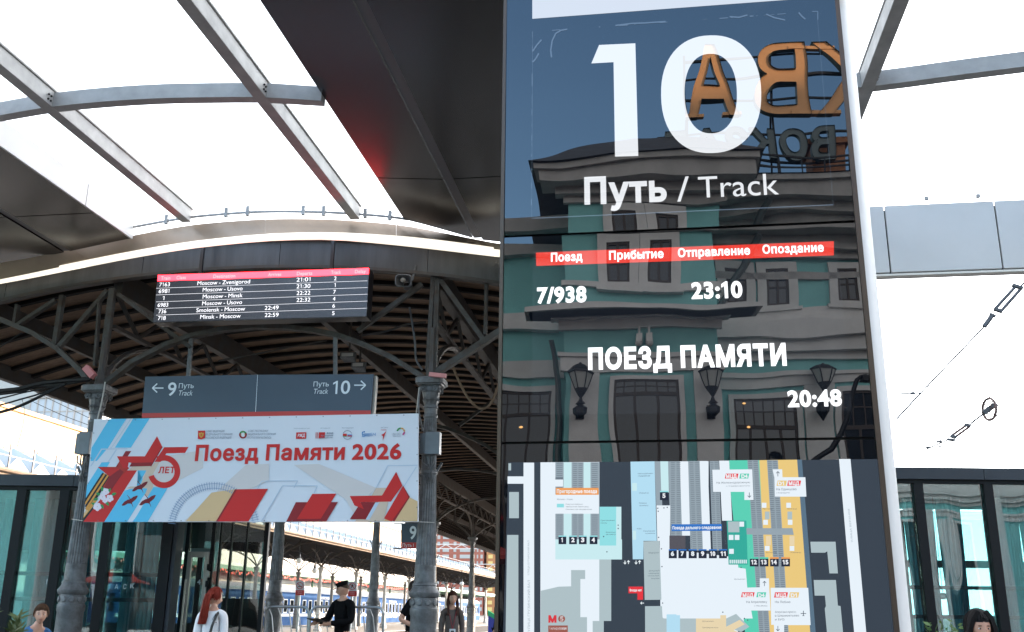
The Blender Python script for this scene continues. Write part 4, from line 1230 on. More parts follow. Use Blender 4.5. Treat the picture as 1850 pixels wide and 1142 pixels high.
# transverse truss on the first column line, from the photograph, then repeated at every bay
PT1 = TP(TC+0.02)
def pm_(pts, w, name='truss_member', mt='cast', depth=0.09):
    m = M()
    P = [PT1.hit(*p) for p in pts]
    k = 0.0083
    for a, b in zip(P, P[1:]):
        d = (b-a).normalized()
        m.bar(a-d*0.01, b+d*0.01, w*k, depth, TD)
    return m
truss = []
def tm(pts, w, mt='truss_paint', depth=0.09, name='truss_member'):
    o = pm_(pts, w, depth=depth).build(name, MAT[mt], old); truss.append(o); return o
tm([(-130, 533), (0, 577), (60, 602), (107, 632), (145, 668), (165, 694)], 9, 'cast_dark', 0.14, 'truss_chord')
tm([(192, 692), (240, 655), (300, 624), (345, 608), (400, 596), (460, 590), (520, 592), (570, 598), (612, 607), (650, 620), (704, 644), (767, 683)], 9, 'truss_paint', 0.14, 'truss_chord')
tm([(786, 675), (850, 634), (908, 596), (980, 560)], 11, 'truss_paint', 0.14, 'truss_chord')
for pts, w in (([(32, 552), (26, 590)], 6), ([(113, 535), (99, 626)], 9), ([(204, 523), (184, 676)], 12), ([(180, 545), (172, 660)], 4), ([(100, 543), (28, 590)], 7), ([(194, 526), (106, 628)], 8),
               ([(215, 532), (283, 583), (345, 628)], 7), ([(783, 500), (773, 668)], 8), ([(791, 505), (785, 662)], 9), ([(762, 514), (647, 598)], 8), ([(797, 508), (872, 612)], 9), ([(879, 512), (877, 604)], 6), ([(900, 512), (930, 535)], 6)):
    tm(pts, w)
for k in range(1, 8):
    for src in truss:
        c = src.copy(); COL.objects.link(c); c.location = TD*(8.2*k); 
        c.data = src.data
for pts in ([(346, 608), (340, 684)], [(606, 603), (606, 682)]):
    m = pm_(pts, 7, depth=0.05); m.build('hanger', MAT['cast'], old)

# cast-iron columns
def zc(y): return TP(TC).hit(768, y).z
def column(s, t, label, full=True):
    c = thing('iron_column', ST((s, t, 0)), label, 'column', 'cast iron columns under the arched canopy')
    m = M(ST)
    z = zc
    N = 40
    m.lathe((s, t, 0), [(0.26, 0), (0.26, 0.35), (0.215, 0.42), (0.195, 0.5), (0.188, z(1108)-0.04), (0.20, z(1106)-0.03), (0.20, z(1100)), (0.188, z(1098)), (0.188, z(1080))], 32)
    m.build('pedestal', MAT['cast'], c, smooth=True)
    for k in range(10):
        a = 2*math.pi*k/10+0.2; m = M(ST)
        zz = z(1089); x, y = s+0.188*math.cos(a), t+0.188*math.sin(a)
        m.tube([(x, y, zz), (x+0.014*math.cos(a), y+0.014*math.sin(a), zz), (s+(0.206)*math.cos(a), t+0.206*math.sin(a), zz)], [0.047, 0.040, 0.026], 10)
        m.build('medallion', MAT['cast'], c)
    m = M(ST)
    m.lathe((s, t, 0), [(0.188, z(1080)), (0.205, z(1079)), (0.225, z(1074)), (0.225, z(1071)), (0.205, z(1068)), (0.178, z(1062)), (0.170, z(1059)), (0.178, z(1058)), (0.174, z(1055)), (0.156, z(1053))], 32)
    m.build('base_moulding', MAT['cast'], c, smooth=True)
    m = M(ST)
    prof = [(0.156, z(1053)), (0.152, z(1030)), (0.152, z(1022))]; i0 = len(prof)
    for i in range(8): prof.append((0.149-(0.149-0.118)*i/7, z(1020-(1020-860)*i/7)))
    i1 = len(prof)
    prof += [(0.120, z(858)), (0.132, z(856)), (0.132, z(851)), (0.116, z(849))]
    i2 = len(prof)
    prof += [(0.114, z(847)), (0.100, z(770)), (0.098, z(757))]; i3 = len(prof)
    prof += [(0.10, z(756)), (0.108, z(754)), (0.108, z(751)), (0.094, z(748))]
    m.lathe((s, t, 0), prof, 44, flute=0.085, fluted=set(range(i0, i1)) | set(range(i2, i3)))
    m.build('shaft', MAT['cast'], c)
    m = M(ST)
    m.lathe((s, t, 0), [(0.094, z(748)), (0.098, z(739)), (0.112, z(738)), (0.112, z(735)), (0.10, z(733)), (0.118, z(726)), (0.132, z(724)), (0.12, z(721)), (0.135, z(712)), (0.15, z(708)), (0.14, z(702)), (0.165, z(699))], 24, flute=0.06, fluted={5, 6, 7, 8})
    m.lathe((s, t, 0), [(0.18, z(699)+.002), (0.185, z(697)), (0.212, z(696)), (0.212, z(687)), (0.195, z(685))], 4*8, square={0, 1, 2, 3, 4})
    m.build('capital', MAT['cast'], c)
    m = M(ST)
    for k in range(4):
        for sg in (-1, 1):
            a = k*math.pi/2; ca, sa = math.cos(a), math.sin(a)
            cx, cy = s+0.135*ca-sg*0.095*sa, t+0.135*sa+sg*0.095*ca
            P = []
            for i in range(14):
                th = i*0.75; r = 0.052*(1-i/16)
                u, v = r*math.cos(th)*sg, r*math.sin(th)
                P.append((cx-u*sa+0.012*ca, cy+u*ca+0.012*sa, z(706)+v))
            m.tube(P, 0.012, 5)
    m.build('volutes', MAT['cast'], c)
    # spread foot of the steelwork above
    m = M(ST); m.lathe((s, t, 0), [(0.10, z(685)), (0.085, z(668)), (0.06, z(655)), (0.05, z(560)-0.3)], 8); m.build('strut', MAT['cast_dark'], c)
    # hooks of the bracket ring
    m = M(ST)
    for sg in (-1, 1): m.bar((s+sg*0.12, t, z(853)), (s+sg*0.20, t, z(836)), 0.03, 0.03)
    m.build('cable_bracket', MAT['cast'], c)
    return c
cl = column(COLL, TC, 'grey cast-iron column at the left end of the banner, blue hoodie man beside it')
tr = tree_of(cl)
cr_ = dup(cl, ST((COLR, TC, 0)), 'large grey cast-iron column at the right end of the banner', tree=tr)
names = {1: 'grey cast-iron column rising below the banner, left of the officer in the cap', 2: 'grey cast-iron column below the banner just left of the track 9 plate', 3: 'grey cast-iron column directly behind the woman with the lanyard', 4: 'grey cast-iron column next to the blue and green post, nearest the pylon edge', 5: 'farther grey cast-iron column of the left row beside the pylon edge', 6: 'farthest grey cast-iron column of the left row beside the pylon edge'}
for k in range(1, 7): dup(cl, ST((COLL, TC+8.2*k, 0)), names[k], tree=tr)
for k in range(1, 6): dup(cl, ST((COLR, TC+8.2*k, 0)), 'grey cast-iron column of the right row, behind the pylon', tree=tr)
MAT['box'] = mat('grey junction box', (0.13, 0.14, 0.15), rough=0.45, metal=0.3, var=0.2, vscale=6)
for (x0, x1), s_ in (((757, 796), 'grey junction boxes strapped to the column right of the banner'), ((133, 168), 'grey junction boxes strapped to the column left of the banner')):
    p0 = TP(TC-0.2).hit(x0, 822); p1 = TP(TC-0.2).hit(x1, 781)
    a, b = stz(p0), stz(p1); w = b[0]-a[0]
    jb = thing('junction_box', ST(((a[0]+b[0])/2, TC-0.15, a[2])), s_, 'junction box', 'junction boxes on the front columns')
    m = M(ST); m.box((a[0]+w*0.30, TC-0.26, a[2]), (b[0], TC-0.12, b[2])); m.build('box_body', MAT['box'], jb, bevel=0.008)
    m = M(ST); m.box((a[0], TC-0.2, a[2]+0.02), (a[0]+w*0.28, TC-0.05, b[2]-0.01)); m.build('box_body', MAT['box'], jb, bevel=0.008)
    for q in (0.45, 0.6, 0.75):
        m = M(ST); x = a[0]+w*q; m.tube([(x, TC-0.19, a[2]), (x, TC-0.19, a[2]-0.12), (x-0.05*(q-.6)*6, TC-0.17, a[2]-0.24), (x-.03, TC-0.12, a[2]-0.4)], 0.012, 6); m.build('conduit', MAT['cast'], jb)
    m = M(ST); x = a[0]+w*.1; m.tube([(x, TC-0.14, a[2]), (x+.01, TC-0.14, a[2]-0.1), (x+.1, TC-0.16, a[2]-0.17), (x+.17, TC-0.15, a[2]-0.1), (x+.19, TC-0.14, a[2])], 0.012, 6); m.build('conduit', MAT['cast'], jb)
# pink painted ends
m = M(); m.bar(TP(14.2).hit(155, 664), TP(14.2).hit(169, 680), 0.10, 0.1, TD)
tag(m.build('steel_angle', mat('faded red primer', (0.55, 0.20, 0.20), rough=0.6), None, TP(14.2).hit(160, 670)), 'faded red steel angle end above the left column capital', 'steel angle', 'red steel angle ends')
m = M(); m.bar(TP(14.2).hit(776, 676.5), TP(14.2).hit(806, 679.5), 0.06, 0.06, TD)
tag(m.build('steel_angle', mat('faded red primer', (0.55, 0.22, 0.21), rough=0.6), None, TP(14.2).hit(790, 678)), 'faded red steel angle end above the right column capital', 'steel angle', 'red steel angle ends')
# ------------------------------------------------------------------ departure board
def U3(x, y): return (x/3.683, 450+y/3.683)
def U4(x, y): return (460+x/3.683, 450+y/3.683)
def U5(x, y): return (140+x/2.8906, 660+y/2.8906)
def UA(x, y): return (145+x/5.8545, 750+y/5.8545)
def U7(x, y): return (460+x/3.781, 840+y/3.781)
def U6(x, y): return (x/3.781, 840+y/3.781)
MAT['board_case'] = mat('black board casing', (0.012, 0.012, 0.014), rough=0.4)
PD = TP(14.0)
db = thing('departure_board', PD.hit(470, 530), 'black LED departure board with red header and six Moscow trains', 'departure board')
m = M(); m.slab([PD.hit(*p, 0.0) for p in ((285, 497), (667, 484), (662, 572), (276, 583))], TD*0.26)
m.build('casing', MAT['board_case'], db)
LEDF = mat('LED field', (0.01, 0.01, 0.012), rough=0.25, emit=(0.10, 0.11, 0.14), estr=0.45*EV)
REDB = mat('red LED header', (0.02, 0.005, 0.005), rough=0.3, emit=(1.0, 0.014, 0.022), estr=18*EV)
LEDW = mat('white LED rows', (0.02, 0.02, 0.02), rough=0.3, emit=(0.95, 0.95, 1.0), estr=1.7*EV)
LEDP = mat('pink LED header text', (0.02, 0.02, 0.02), rough=0.3, emit=(1.0, 0.62, 0.66), estr=1.2*EV)
m = M(); ppoly(m, PD, [(284, 509), (666, 496.5), (662, 571), (277, 582)], 0, 0.004); m.build('display', LEDF, db)
m = M(); ppoly(m, PD, [(285.3, 497), (666.6, 484.3), (666, 495.5), (284.3, 508)], 0, 0.005); m.build('header_bar', REDB, db)
lines_l, lines_r = [509, 521, 533, 545.6, 557.8, 569.5, 581.5], [496, 507.3, 519.5, 531.5, 544, 556.8, 570.5]
def ly(k, x): return lines_l[k]+(lines_r[k]-lines_l[k])*(x-280)/(385)
for k in range(1, 6):
    m = M(); pline(m, PD, [(282, ly(k, 282)), (664, ly(k, 664))], 0.45, 0, 0.006); m.build('row_line', LEDW, db)
def ctext(s, xc, k, w, mt, cap=8.0, name='lettering', bo=0.05, dy=3.0):
    y0, y1 = ly(k, xc-w/2)-dy, ly(k, xc+w/2)-dy
    m = M(); ptext(m, PD, s, xc-w/2, y0, xc+w/2, y1, cap, bold=bo, eps=0.008); m.build(name, mt, db)
for s_, x, w in (('Train', 299, 17), ('Class', 327, 17), ('Destination', 405, 40), ('Arrives', 496, 24), ('Departs', 550, 28), ('Track', 607, 18), ('Delay', 651, 20)):
    ctext(s_, x, 0, w, LEDP, 6, bo=0.03)
rows = [('7163', 'Moscow - Zvenigorod', '', '21:01', '2'), ('6981', 'Moscow - Usovo', '', '21:30', '1'), ('1', 'Moscow - Minsk', '', '22:22', '7'), ('6983', 'Moscow - Usovo', '', '22:32', '4'), ('736', 'Smolensk - Moscow', '22:49', '', '6'), ('718', 'Minsk - Moscow', '22:59', '', '5')]
ww = [95, 72, 72, 72, 88, 73]
for k, (a, b, c, d, e) in enumerate(rows):
    ctext(a, (297, 296, 295, 294, 293, 292)[k], k+1, {4: 19, 1: 3, 3: 14}[len(a)], LEDW, 6.8, bo=0.0)
    ctext(b, (404, 402, 402, 401, 398.5, 398)[k], k+1, ww[k], LEDW, 7.0, bo=0.0)
    if c: ctext(c, 490.5, k+1, 25, LEDW, 7.0, bo=0.0)
    if d: ctext(d, 548, k+1, 25, LEDW, 7.0, bo=0.0)
    ctext(e, 605.5-k*.7, k+1, 4.5 if e != '1' else 2.5, LEDW, 6.8, bo=0.0)
for x in (350, 590):
    m = M(); p = PD.hit(x, 505); m.bar(p+TD*0.2+ZD*0.05, p+TD*0.2+ZD*0.8, 0.05, 0.05, TD); m.build('hanger', MAT['board_case'], db)
# ------------------------------------------------------------------ track direction sign
MAT['navy'] = mat('slate blue sign film', (0.035, 0.055, 0.085), rough=0.38, var=0.06, vscale=2)
MAT['sign_red'] = mat('red sign film', (0.42, 0.025, 0.02), rough=0.45)
MAT['sign_white'] = mat('white sign film', (0.62, 0.68, 0.72), rough=0.45)
MAT['sign_edge'] = mat('pale sign edge', (0.40, 0.38, 0.34), rough=0.5)
PSN = TP(14.32)
tsn = thing('track_sign', PSN.hit(465, 750), 'slate blue hanging sign pointing left to track 9 and right to track 10', 'track sign')
q = [(262.5, 680.5), (465, 677), (461, 752), (256, 755)], [(465.6, 677), (675, 676), (669.5, 749), (461.6, 752)]
for quad in q:
    m = M(); m.slab([PSN.hit(*p) for p in quad], TD*0.05); m.build('panel', MAT['navy'], tsn)
m = M(); m.slab([PSN.hit(*p) for p in ((464.9, 677), (465.8, 677), (461.8, 752), (460.8, 752))], TD*0.04-TD*0.0); 
m.build('joint_strip', MAT['sign_white'], tsn)
m = M(); m.slab([PSN.hit(*p)+TD*0.16 for p in ((264, 681), (677, 677), (671.5, 750), (257.5, 755))], TD*0.05); m.build('rear_panel', MAT['navy'], tsn)
m = M(); m.slab([PSN.hit(*p)+TD*0.054 for p in ((673, 677.5), (678.3, 677.5), (673, 750), (667.5, 750))], TD*0.09); m.build('end_cap', MAT['sign_edge'], tsn)
m = M(); ppoly(m, PSN, [(256.4, 746.5), (670, 741.5), (669.5, 749.5), (256, 755)], 0, 0.002); m.build('red_strip', MAT['sign_red'], tsn)
def stext(s, a, b, cap, bo=0.0, it=0.0):
    m = M(); ptext(m, PSN, s, *U5(*a), *U5(*b), cap/2.8906, bold=bo, eps=0.003, ital=it); m.build('lettering', MAT['sign_white'], tsn)
stext('9', (468, 158), (512, 158), 66, 0.018); stext('Путь', (528, 120), (606, 119), 24); stext('Track', (528, 158), (600, 157.5), 26, 0.0, 0.2)
stext('Путь', (1232, 111), (1312, 110), 24); stext('Track', (1234, 149), (1308, 148.5), 26, 0.0, 0.2); stext('10', (1332, 149), (1422, 147.5), 66, 0.018)
for x0, x1, y in ((449, 393, 119), (1445, 1503, 104)):
    d = 1 if x1 > x0 else -1
    m = M(); a, b = U5(x0, y), U5(x1, y); pline(m, PSN, [a, b], 2.2, 0, 0.003)
    for sg in (-1, 1): pline(m, PSN, [(b[0]+d*.6, b[1]), (b[0]-d*8, b[1]+sg*8)], 2.2, 0, 0.0032+0.0001*sg)
    m.build('arrow', MAT['sign_white'], tsn)

# ------------------------------------------------------------------ banner
bc = {}
def bm_(name, col):
    if name not in bc: bc[name] = mat('banner '+name, col, rough=0.6, spec=0.3, bump=0.010, bscale=2.2)
    return bc[name]
BWH = bm_('white', (0.66, 0.69, 0.75)); BBL = bm_('light blue', (0.105, 0.50, 0.74)); BRD = bm_('red', (0.56, 0.022, 0.020)); BDR = bm_('dark red', (0.26, 0.015, 0.02)); BMR = bm_('mid red', (0.44, 0.03, 0.02))
BBG = bm_('beige', (0.60, 0.47, 0.37)); BPB = bm_('pale beige', (0.62, 0.58, 0.57)); BOR = bm_('orange', (0.66, 0.30, 0.06)); BBK = bm_('black', (0.02, 0.018, 0.02)); BLB = bm_('pale line blue', (0.48, 0.57, 0.68)); BRL = bm_('rail blue', (0.16, 0.26, 0.42))
BGN = bm_('leaf green', (0.03, 0.28, 0.08)); BPK = bm_('petal', (0.78, 0.70, 0.76)); BGO = bm_('gold', (0.55, 0.30, 0.05)); BIN = bm_('ink', (0.16, 0.20, 0.27)); BTN = bm_('tan', (0.66, 0.45, 0.24)); BBU = bm_('logo blue', (0.03, 0.22, 0.52)); BCR = bm_('crane maroon', (0.17, 0.008, 0.015))
PB = TP(14.16)
bn = thing('banner', PB.hit(453, 943), 'white and red Поезд Памяти 2026 banner stretched between the two front columns', 'banner')
BQ = [(170, 757.5), (755.5, 747), (755, 943), (150, 943)]
m = M(); m.slab([PB.hit(*p) for p in BQ], TD*0.05); m.build('panel', BWH, bn)
def clip(poly, a, b):
    """keep the side of line a-b that holds the banner centre"""
    def side(p): return (b[0]-a[0])*(p[1]-a[1])-(b[1]-a[1])*(p[0]-a[0])
    cs = side((450, 850)); out = []
    for i in range(len(poly)):
        p, q = poly[i-1], poly[i]; sp, sq = side(p)*cs, side(q)*cs
        if sp*sq < 0:
            t = sp/(sp-sq); out.append((p[0]+(q[0]-p[0])*t, p[1]+(q[1]-p[1])*t))
        if sq >= 0: out.append(q)
    return out
bl = [0]
def bp_(mt, pts, name='print', f=UA):
    P = [f(*p) for p in pts]
    for i in range(4):
        P = clip(P, BQ[i], BQ[(i+1) % 4])
        if len(P) < 3: return
    bl[0] += 1
    m = M(); ppoly(m, PB, P, 0, 0.002+bl[0]*0.00006); return m.build(name, mt, bn)
# left part
bp_(BPB, [(890, 435), (1300, 370), (1300, 560), (700, 860), (700, 600)])
bp_(BBL, [(310, 36), (490, 34), (290, 355), (215, 360), (120, 345)]); bp_(BBL, [(120, 340), (285, 355), (175, 486), (108, 486)])
bp_(BBL, [(560, 36), (735, 34), (535, 345), (365, 345)])
bp_(BLB, [(490, 34), (545, 34), (330, 350), (315, 350)]); bp_(BWH, [(497, 34), (535, 34), (330, 340), (318, 340)])
bp_(BLB, [(222, 355), (500, 350), (500, 360), (230, 366), (120, 540), (105, 540)]); bp_(BLB, [(375, 365), (390, 365), (260, 560), (245, 560)])
bp_(BBL, [(70, 740), (225, 500), (315, 497), (100, 850), (45, 900), (55, 780)])
bp_(BRD, [(462, 585), (600, 585), (252, 1131), (18, 1131)]); bp_(BDR, [(480, 380), (540, 380), (400, 590), (350, 590)])
bp_(BBL, [(610, 585), (700, 585), (600, 755), (470, 800), (252, 1131), (495, 1131), (640, 900), (720, 780)])
bp_(BBL, [(775, 760), (925, 770), (712, 1131), (545, 1131)])
bp_(BBG, [(545, 545), (640, 500), (760, 535), (790, 500), (840, 495), (760, 640), (770, 760), (715, 860), (680, 850), (710, 775), (620, 775), (540, 780), (490, 775), (530, 755), (630, 755), (700, 585), (600, 585), (515, 583)])
bp_(BWH, [(660, 870), (720, 855), (600, 1060), (550, 1131), (500, 1131)])
for k, c in enumerate((BBK, BOR, BBK, BOR, BBK)):
    d = k*18; bp_(c, [(232+d, 610+d*.4), (252+d, 612+d*.5), (60+d*.2, 930+d*1.6), (40+d*.2, 905+d*1.6)])
bp_(BOR, [(150, 885), (180, 900), (30, 1105), (22, 1060)]); bp_(BBK, [(140, 960), (160, 965), (30, 1130), (22, 1105)]); bp_(BTN, [(60, 1000), (85, 1010), (25, 1095), (20, 1080)])
bp_(BMR, [(182, 548), (400, 548), (410, 490), (520, 560), (420, 660), (350, 700), (340, 790), (240, 760), (310, 650)]); bp_(BRD, [(182, 548), (420, 570), (310, 650)]); bp_(BDR, [(310, 650), (420, 570), (460, 600), (330, 790), (250, 770)])
bp_(BRD, [(388, 436), (683, 436), (812, 222), (866, 332), (740, 540), (512, 500), (500, 560), (455, 562)]); bp_(BDR, [(540, 505), (762, 500), (740, 540), (520, 545)]); bp_(BDR, [(866, 332), (872, 338), (750, 545), (740, 540)])
# the 5
bp_(BRD, [(888, 340), (1145, 337), (1108, 400), (910, 405), (850, 495), (785, 495)])
m = M(); bl[0] += 1
c5 = UA(885, 597); pring(m, PB, c5[0], c5[1], 112/5.85, 172/5.85, 0, 0.002+bl[0]*.00006, -162, 118, 40, 1.02); m.build('print', BRD, bn)
def btext(s, a, b, cap, mt, f=UA, sc=5.8545, bo=0.05, it=0.0):
    bl[0] += 1
    m = M(); ptext(m, PB, s, *f(*a), *f(*b), cap/sc, bold=bo, eps=0.002+bl[0]*.00006, ital=it); return m.build('lettering', mt, bn)
btext('ЛЕТ', (822, 613), (1000, 612), 60, BRD, bo=0.05, it=0.05)
# cranes
for dx, dy, sc in ((0, 0, 1.0), (-108, 150, 1.02), (80, 145, 1.05)):
    def cr(x, y): return (632+dx+(x-632)*sc, 750+dy+(y-750)*sc)
    bp_(BCR, [cr(*p) for p in ((548, 800), (575, 765), (610, 745), (640, 738), (668, 715), (700, 703), (716, 704), (700, 735), (678, 757), (655, 775), (655, 795), (640, 785), (610, 785), (575, 806), (552, 808))])
    bp_(BCR, [cr(*p) for p in ((636, 745), (600, 695), (605, 694), (644, 740))]); bp_(BCR, [cr(*p) for p in ((648, 785), (664, 820), (668, 818), (655, 783))])
# apple blossom and leaves
for x, y, a in ((235, 785, 1.9), (305, 800, 1.0), (355, 835, .4), (190, 835, 2.6), (165, 890, 3.4), (285, 935, -.9), (145, 940, 2.8), (230, 965, -1.0)):
    c, s = math.cos(a), math.sin(a)
    bp_(BGN, [(x+u*c-v*s, y-(u*s+v*c)) for u, v in ((-26, 0), (-8, 16), (14, 12), (32, 0), (14, -12), (-8, -16))])
for x, y, r in ((270, 810, 34), (235, 865, 34), (312, 880, 38), (262, 905, 26), (180, 970, 42)):
    for k in range(5):
        a = k*1.2566+0.3; px, py = x+r*.58*math.cos(a), y+r*.58*math.sin(a)
        bp_(BPK, [(px+r*.52*math.cos(t*math.pi/4), py+r*.52*math.sin(t*math.pi/4)) for t in range(8)])
    bp_(BCR if False else BGO, [(x+4*math.cos(t*1.57), y+4*math.sin(t*1.57)) for t in range(4)])
# heading
btext('Поезд', (612, 497), (943, 494), 73, BRD, U5, 2.8906, 0.055); btext('Памяти', (982, 494), (1394, 490), 73, BRD, U5, 2.8906, 0.055); btext('2026', (1432, 490), (1690, 487), 74, BRD, U5, 2.8906, 0.055)
# right part
F5 = dict(f=U5)
bp_(BPB, [(880, 520), (1000, 515), (1000, 600), (560, 815), (560, 810)], **F5)
bp_(BTN, [(700, 665), (835, 645), (735, 815), (565, 815)], **F5)
bp_(BPB, [(1130, 520), (1260, 515), (1560, 640), (1440, 770), (1400, 700)], **F5); bp_(BTN, [(1700, 640), (1735, 690), (1775, 710), (1775, 815), (1600, 815)], **F5); bp_(BBG, [(1560, 640), (1640, 640), (1600, 815), (1450, 815)], **F5)
for pts in ([(962, 605), (1150, 603)], [(962, 605), (850, 815)], [(1150, 603), (1130, 640)], [(1070, 630), (1253, 629)], [(1070, 630), (960, 815)], [(1253, 629), (1235, 668)], [(1620, 524), (1775, 522)], [(1620, 524), (1560, 640)], [(1700, 640), (1770, 530)]):
    bl[0] += 1; m = M(); pline(m, PB, [U5(*p) for p in pts], 1.6, 0, 0.002+bl[0]*.00006); m.build('print', BLB, bn)
bl[0] += 1; e = 0.002+bl[0]*.00006
m = M(); cc = U5(712, 850)
for k in range(52):
    a = rad(8+k*3.25)
    if 40 < 8+k*3.25 < 57 or 180-(8+k*3.25) < 6: continue
    pline(m, PB, [(cc[0]+r*math.cos(a)/2.8906, cc[1]-r*math.sin(a)/2.8906) for r in (200, 241)], 0.8, 0, e)
for r in (208, 232):
    P = [(cc[0]+r*math.cos(rad(a))/2.8906, cc[1]-r*math.sin(rad(a))/2.8906) for a in range(58, 172, 3)]
    pline(m, PB, P, 0.7, 0, e+0.0001)
    P = [(cc[0]+r*math.cos(rad(a))/2.8906, cc[1]-r*math.sin(rad(a))/2.8906) for a in range(10, 40, 3)]
    pline(m, PB, P, 0.7, 0, e+0.0001)
o = m.build('railway_arc', BRL, bn); bl[0] += 1
for c, pts in ((BRD, [(822, 648), (995, 645), (893, 815), (722, 816)]), (BDR, [(822, 648), (832, 650), (733, 816), (722, 816)]),
               (BDR, [(1140, 715), (1360, 714), (1300, 815), (1090, 816)]), (BRD, [(1226, 672), (1352, 670), (1270, 802), (1146, 803)]),
               (BDR, [(1480, 715), (1570, 714), (1520, 805), (1422, 804)]), (BRD, [(1422, 683), (1590, 680), (1664, 556), (1697, 628), (1636, 712), (1478, 715), (1496, 752), (1446, 732)]),
               (BDR, [(1736, 688), (1700, 628), (1690, 650), (1610, 800), (1655, 816)]), (BRD, [(1700, 628), (1728, 690), (1640, 816), (1600, 800)]), (BLB, [(1556, 716), (1576, 716), (1525, 806), (1505, 806)])):
    bp_(c, pts, f=U5)
# emblems and partner logos
def ub(x, y): return (340+x/4.405, 750+y/4.405)
bp_(BRD, [(78, 124), (136, 123), (134, 182), (104, 194), (76, 188)], f=ub)
bp_(BGO, [(104, 135), (112, 142), (126, 140), (122, 165), (110, 176), (104, 184), (96, 176), (86, 165), (84, 142), (98, 142)], f=ub)
bp_(BRD, [(100, 152), (109, 152), (109, 162), (104, 166), (100, 162)], f=ub)
def bring(cx, cy, r0, r1, mt, a0=0, a1=360):
    bl[0] += 1; m = M(); c = ub(cx, cy); pring(m, PB, c[0], c[1], r0/4.405, r1/4.405, 0, 0.002+bl[0]*.00006, a0, a1, 20); m.build('logo', mt, bn)
bring(436, 156, 18, 31, BDR, 150, 390); bring(436, 156, 18, 31, BGN, 30, 150); bring(436, 156, 0.1, 17, BGO); bp_(BWH, [(424, 142), (446, 140), (450, 168), (436, 176), (422, 165)], f=ub); bp_(BRD, [(436, 122), (440, 130), (432, 130)], f=ub)
T4 = dict(f=ub, sc=4.405, bo=0.0, it=0.18)
for s_, a, b in (('СОВЕТ ФЕДЕРАЦИИ', (142, 136), (290, 134)), ('ФЕДЕРАЛЬНОГО СОБРАНИЯ', (138, 162), (351, 160)), ('РОССИЙСКОЙ ФЕДЕРАЦИИ', (136, 188), (343, 186)),
                 ('СОВЕТ РЕСПУБЛИКИ', (476, 134), (634, 133)), ('НАЦИОНАЛЬНОГО СОБРАНИЯ', (474, 160), (698, 158)), ('РЕСПУБЛИКИ БЕЛАРУСЬ', (470, 187), (660, 186))):
    btext(s_, a, b, 15, BIN, **T4)
for s_, a, b in (('ГЕНЕРАЛЬНЫЙ ПАРТНЕР', (838, 110), (968, 110)), ('ОРГАНИЗАТОР', (1052, 108), (1130, 108)), ('ПРИ ПОДДЕРЖКЕ', (1222, 106), (1316, 106)), ('ПАРТНЕРЫ', (1532, 102), (1590, 102))): btext(s_, a, b, 7, BIN, **T4)
bp_(BRD, [(860, 138), (940, 136), (937, 188), (857, 189)], f=ub); btext('РЖД', (870, 174), (928, 172), 22, BWH, f=ub, sc=4.405, bo=0.05, it=0.2)
for x in (1016, 1024, 1030): bp_(BRD, [(x, 137), (x+3, 137), (x, 186), (x-3, 186)], f=ub)
bp_(BRD, [(1040, 137), (1090, 136), (1086, 185), (1037, 186)], f=ub)
btext('ФОНД', (1102, 150), (1154, 149), 11, BIN, f=ub, sc=4.405, bo=.06); btext('Культурное', (1058, 168), (1152, 167), 11, BIN, f=ub, sc=4.405, bo=.03); btext('пространство', (1048, 184), (1150, 183), 9, BIN, f=ub, sc=4.405, bo=.03)
bring(1267, 158, 33, 37, BIN, 20, 160); bring(1267, 158, 33, 37, BIN, 200, 340)
bp_(BRD, [(1232, 148), (1262, 148), (1261, 166), (1230, 166)], f=ub); bp_(BGN, [(1230, 166), (1261, 166), (1260, 171), (1230, 171)], f=ub); bp_(BWH, [(1268, 147), (1304, 146), (1303, 154), (1268, 154)], f=ub); bp_(BBU, [(1268, 154), (1303, 154), (1303, 162), (1268, 162)], f=ub); bp_(BRD, [(1268, 162), (1303, 162), (1302, 170), (1268, 170)], f=ub)
for k in range(3):
    bl[0] += 1; m = M(); pline(m, PB, [ub(1384+k*9, 174), ub(1390+k*10, 158+k*3), ub(1404+k*8, 150+k*8), ub(1446, 148+k*9)], 1.1, 0, .002+bl[0]*.00006); m.build('logo', BBU, bn)
for x, y in ((1388, 137), (1400, 133), (1386, 150)): bp_(BBU, [(x-7, y), (x, y-7), (x+7, y), (x, y+7)], f=ub)
btext('БЧ', (1450, 166), (1490, 165), 22, BBU, f=ub, sc=4.405, bo=0.0)
bp_(BRD, [(1578, 124), (1564, 160), (1548, 204), (1550, 168), (1534, 158), (1556, 148)], f=ub); btext('Первые', (1534, 122), (1578, 121), 8, BRD, f=ub, sc=4.405, bo=.02)
for a0, a1, c in ((-60, -5, bm_('magenta', (0.5, 0.03, 0.2))), (0, 40, BGO), (45, 85, BOR), (90, 170, BGN)): bring(1692, 132, 22, 34, c, a0, a1)
for k in range(4): btext('память народов' if k % 2 else 'достояние', (1628, 146+k*8), (1690, 146+k*8), 5, BIN, f=ub, sc=4.405, bo=0)
# eyelets
for i in range(4):
    (x0, y0), (x1, y1) = BQ[i], BQ[(i+1) % 4]; nn = 12 if i % 2 == 0 else 4
    for k in range(nn):
        u = (k+.5)/nn; x = x0+(x1-x0)*u; y = y0+(y1-y0)*u; x += (453-x)*.006; y += (848-y)*.025
        m = M(); pring(m, PB, x, y, .5, 1.1, 0, 0.012, n=8); m.build('eyelet', MAT['cast'], bn)
# ties of the banner
for a, b in (((755, 943), (785, 944)), ((150, 941), (130, 938)), ((752, 747), (757, 700))):
    m = M(); m.tube([PB.hit(*a), TP(14.25).hit(*b)], 0.006, 5); m.build('tie', MAT['sign_edge'], bn)

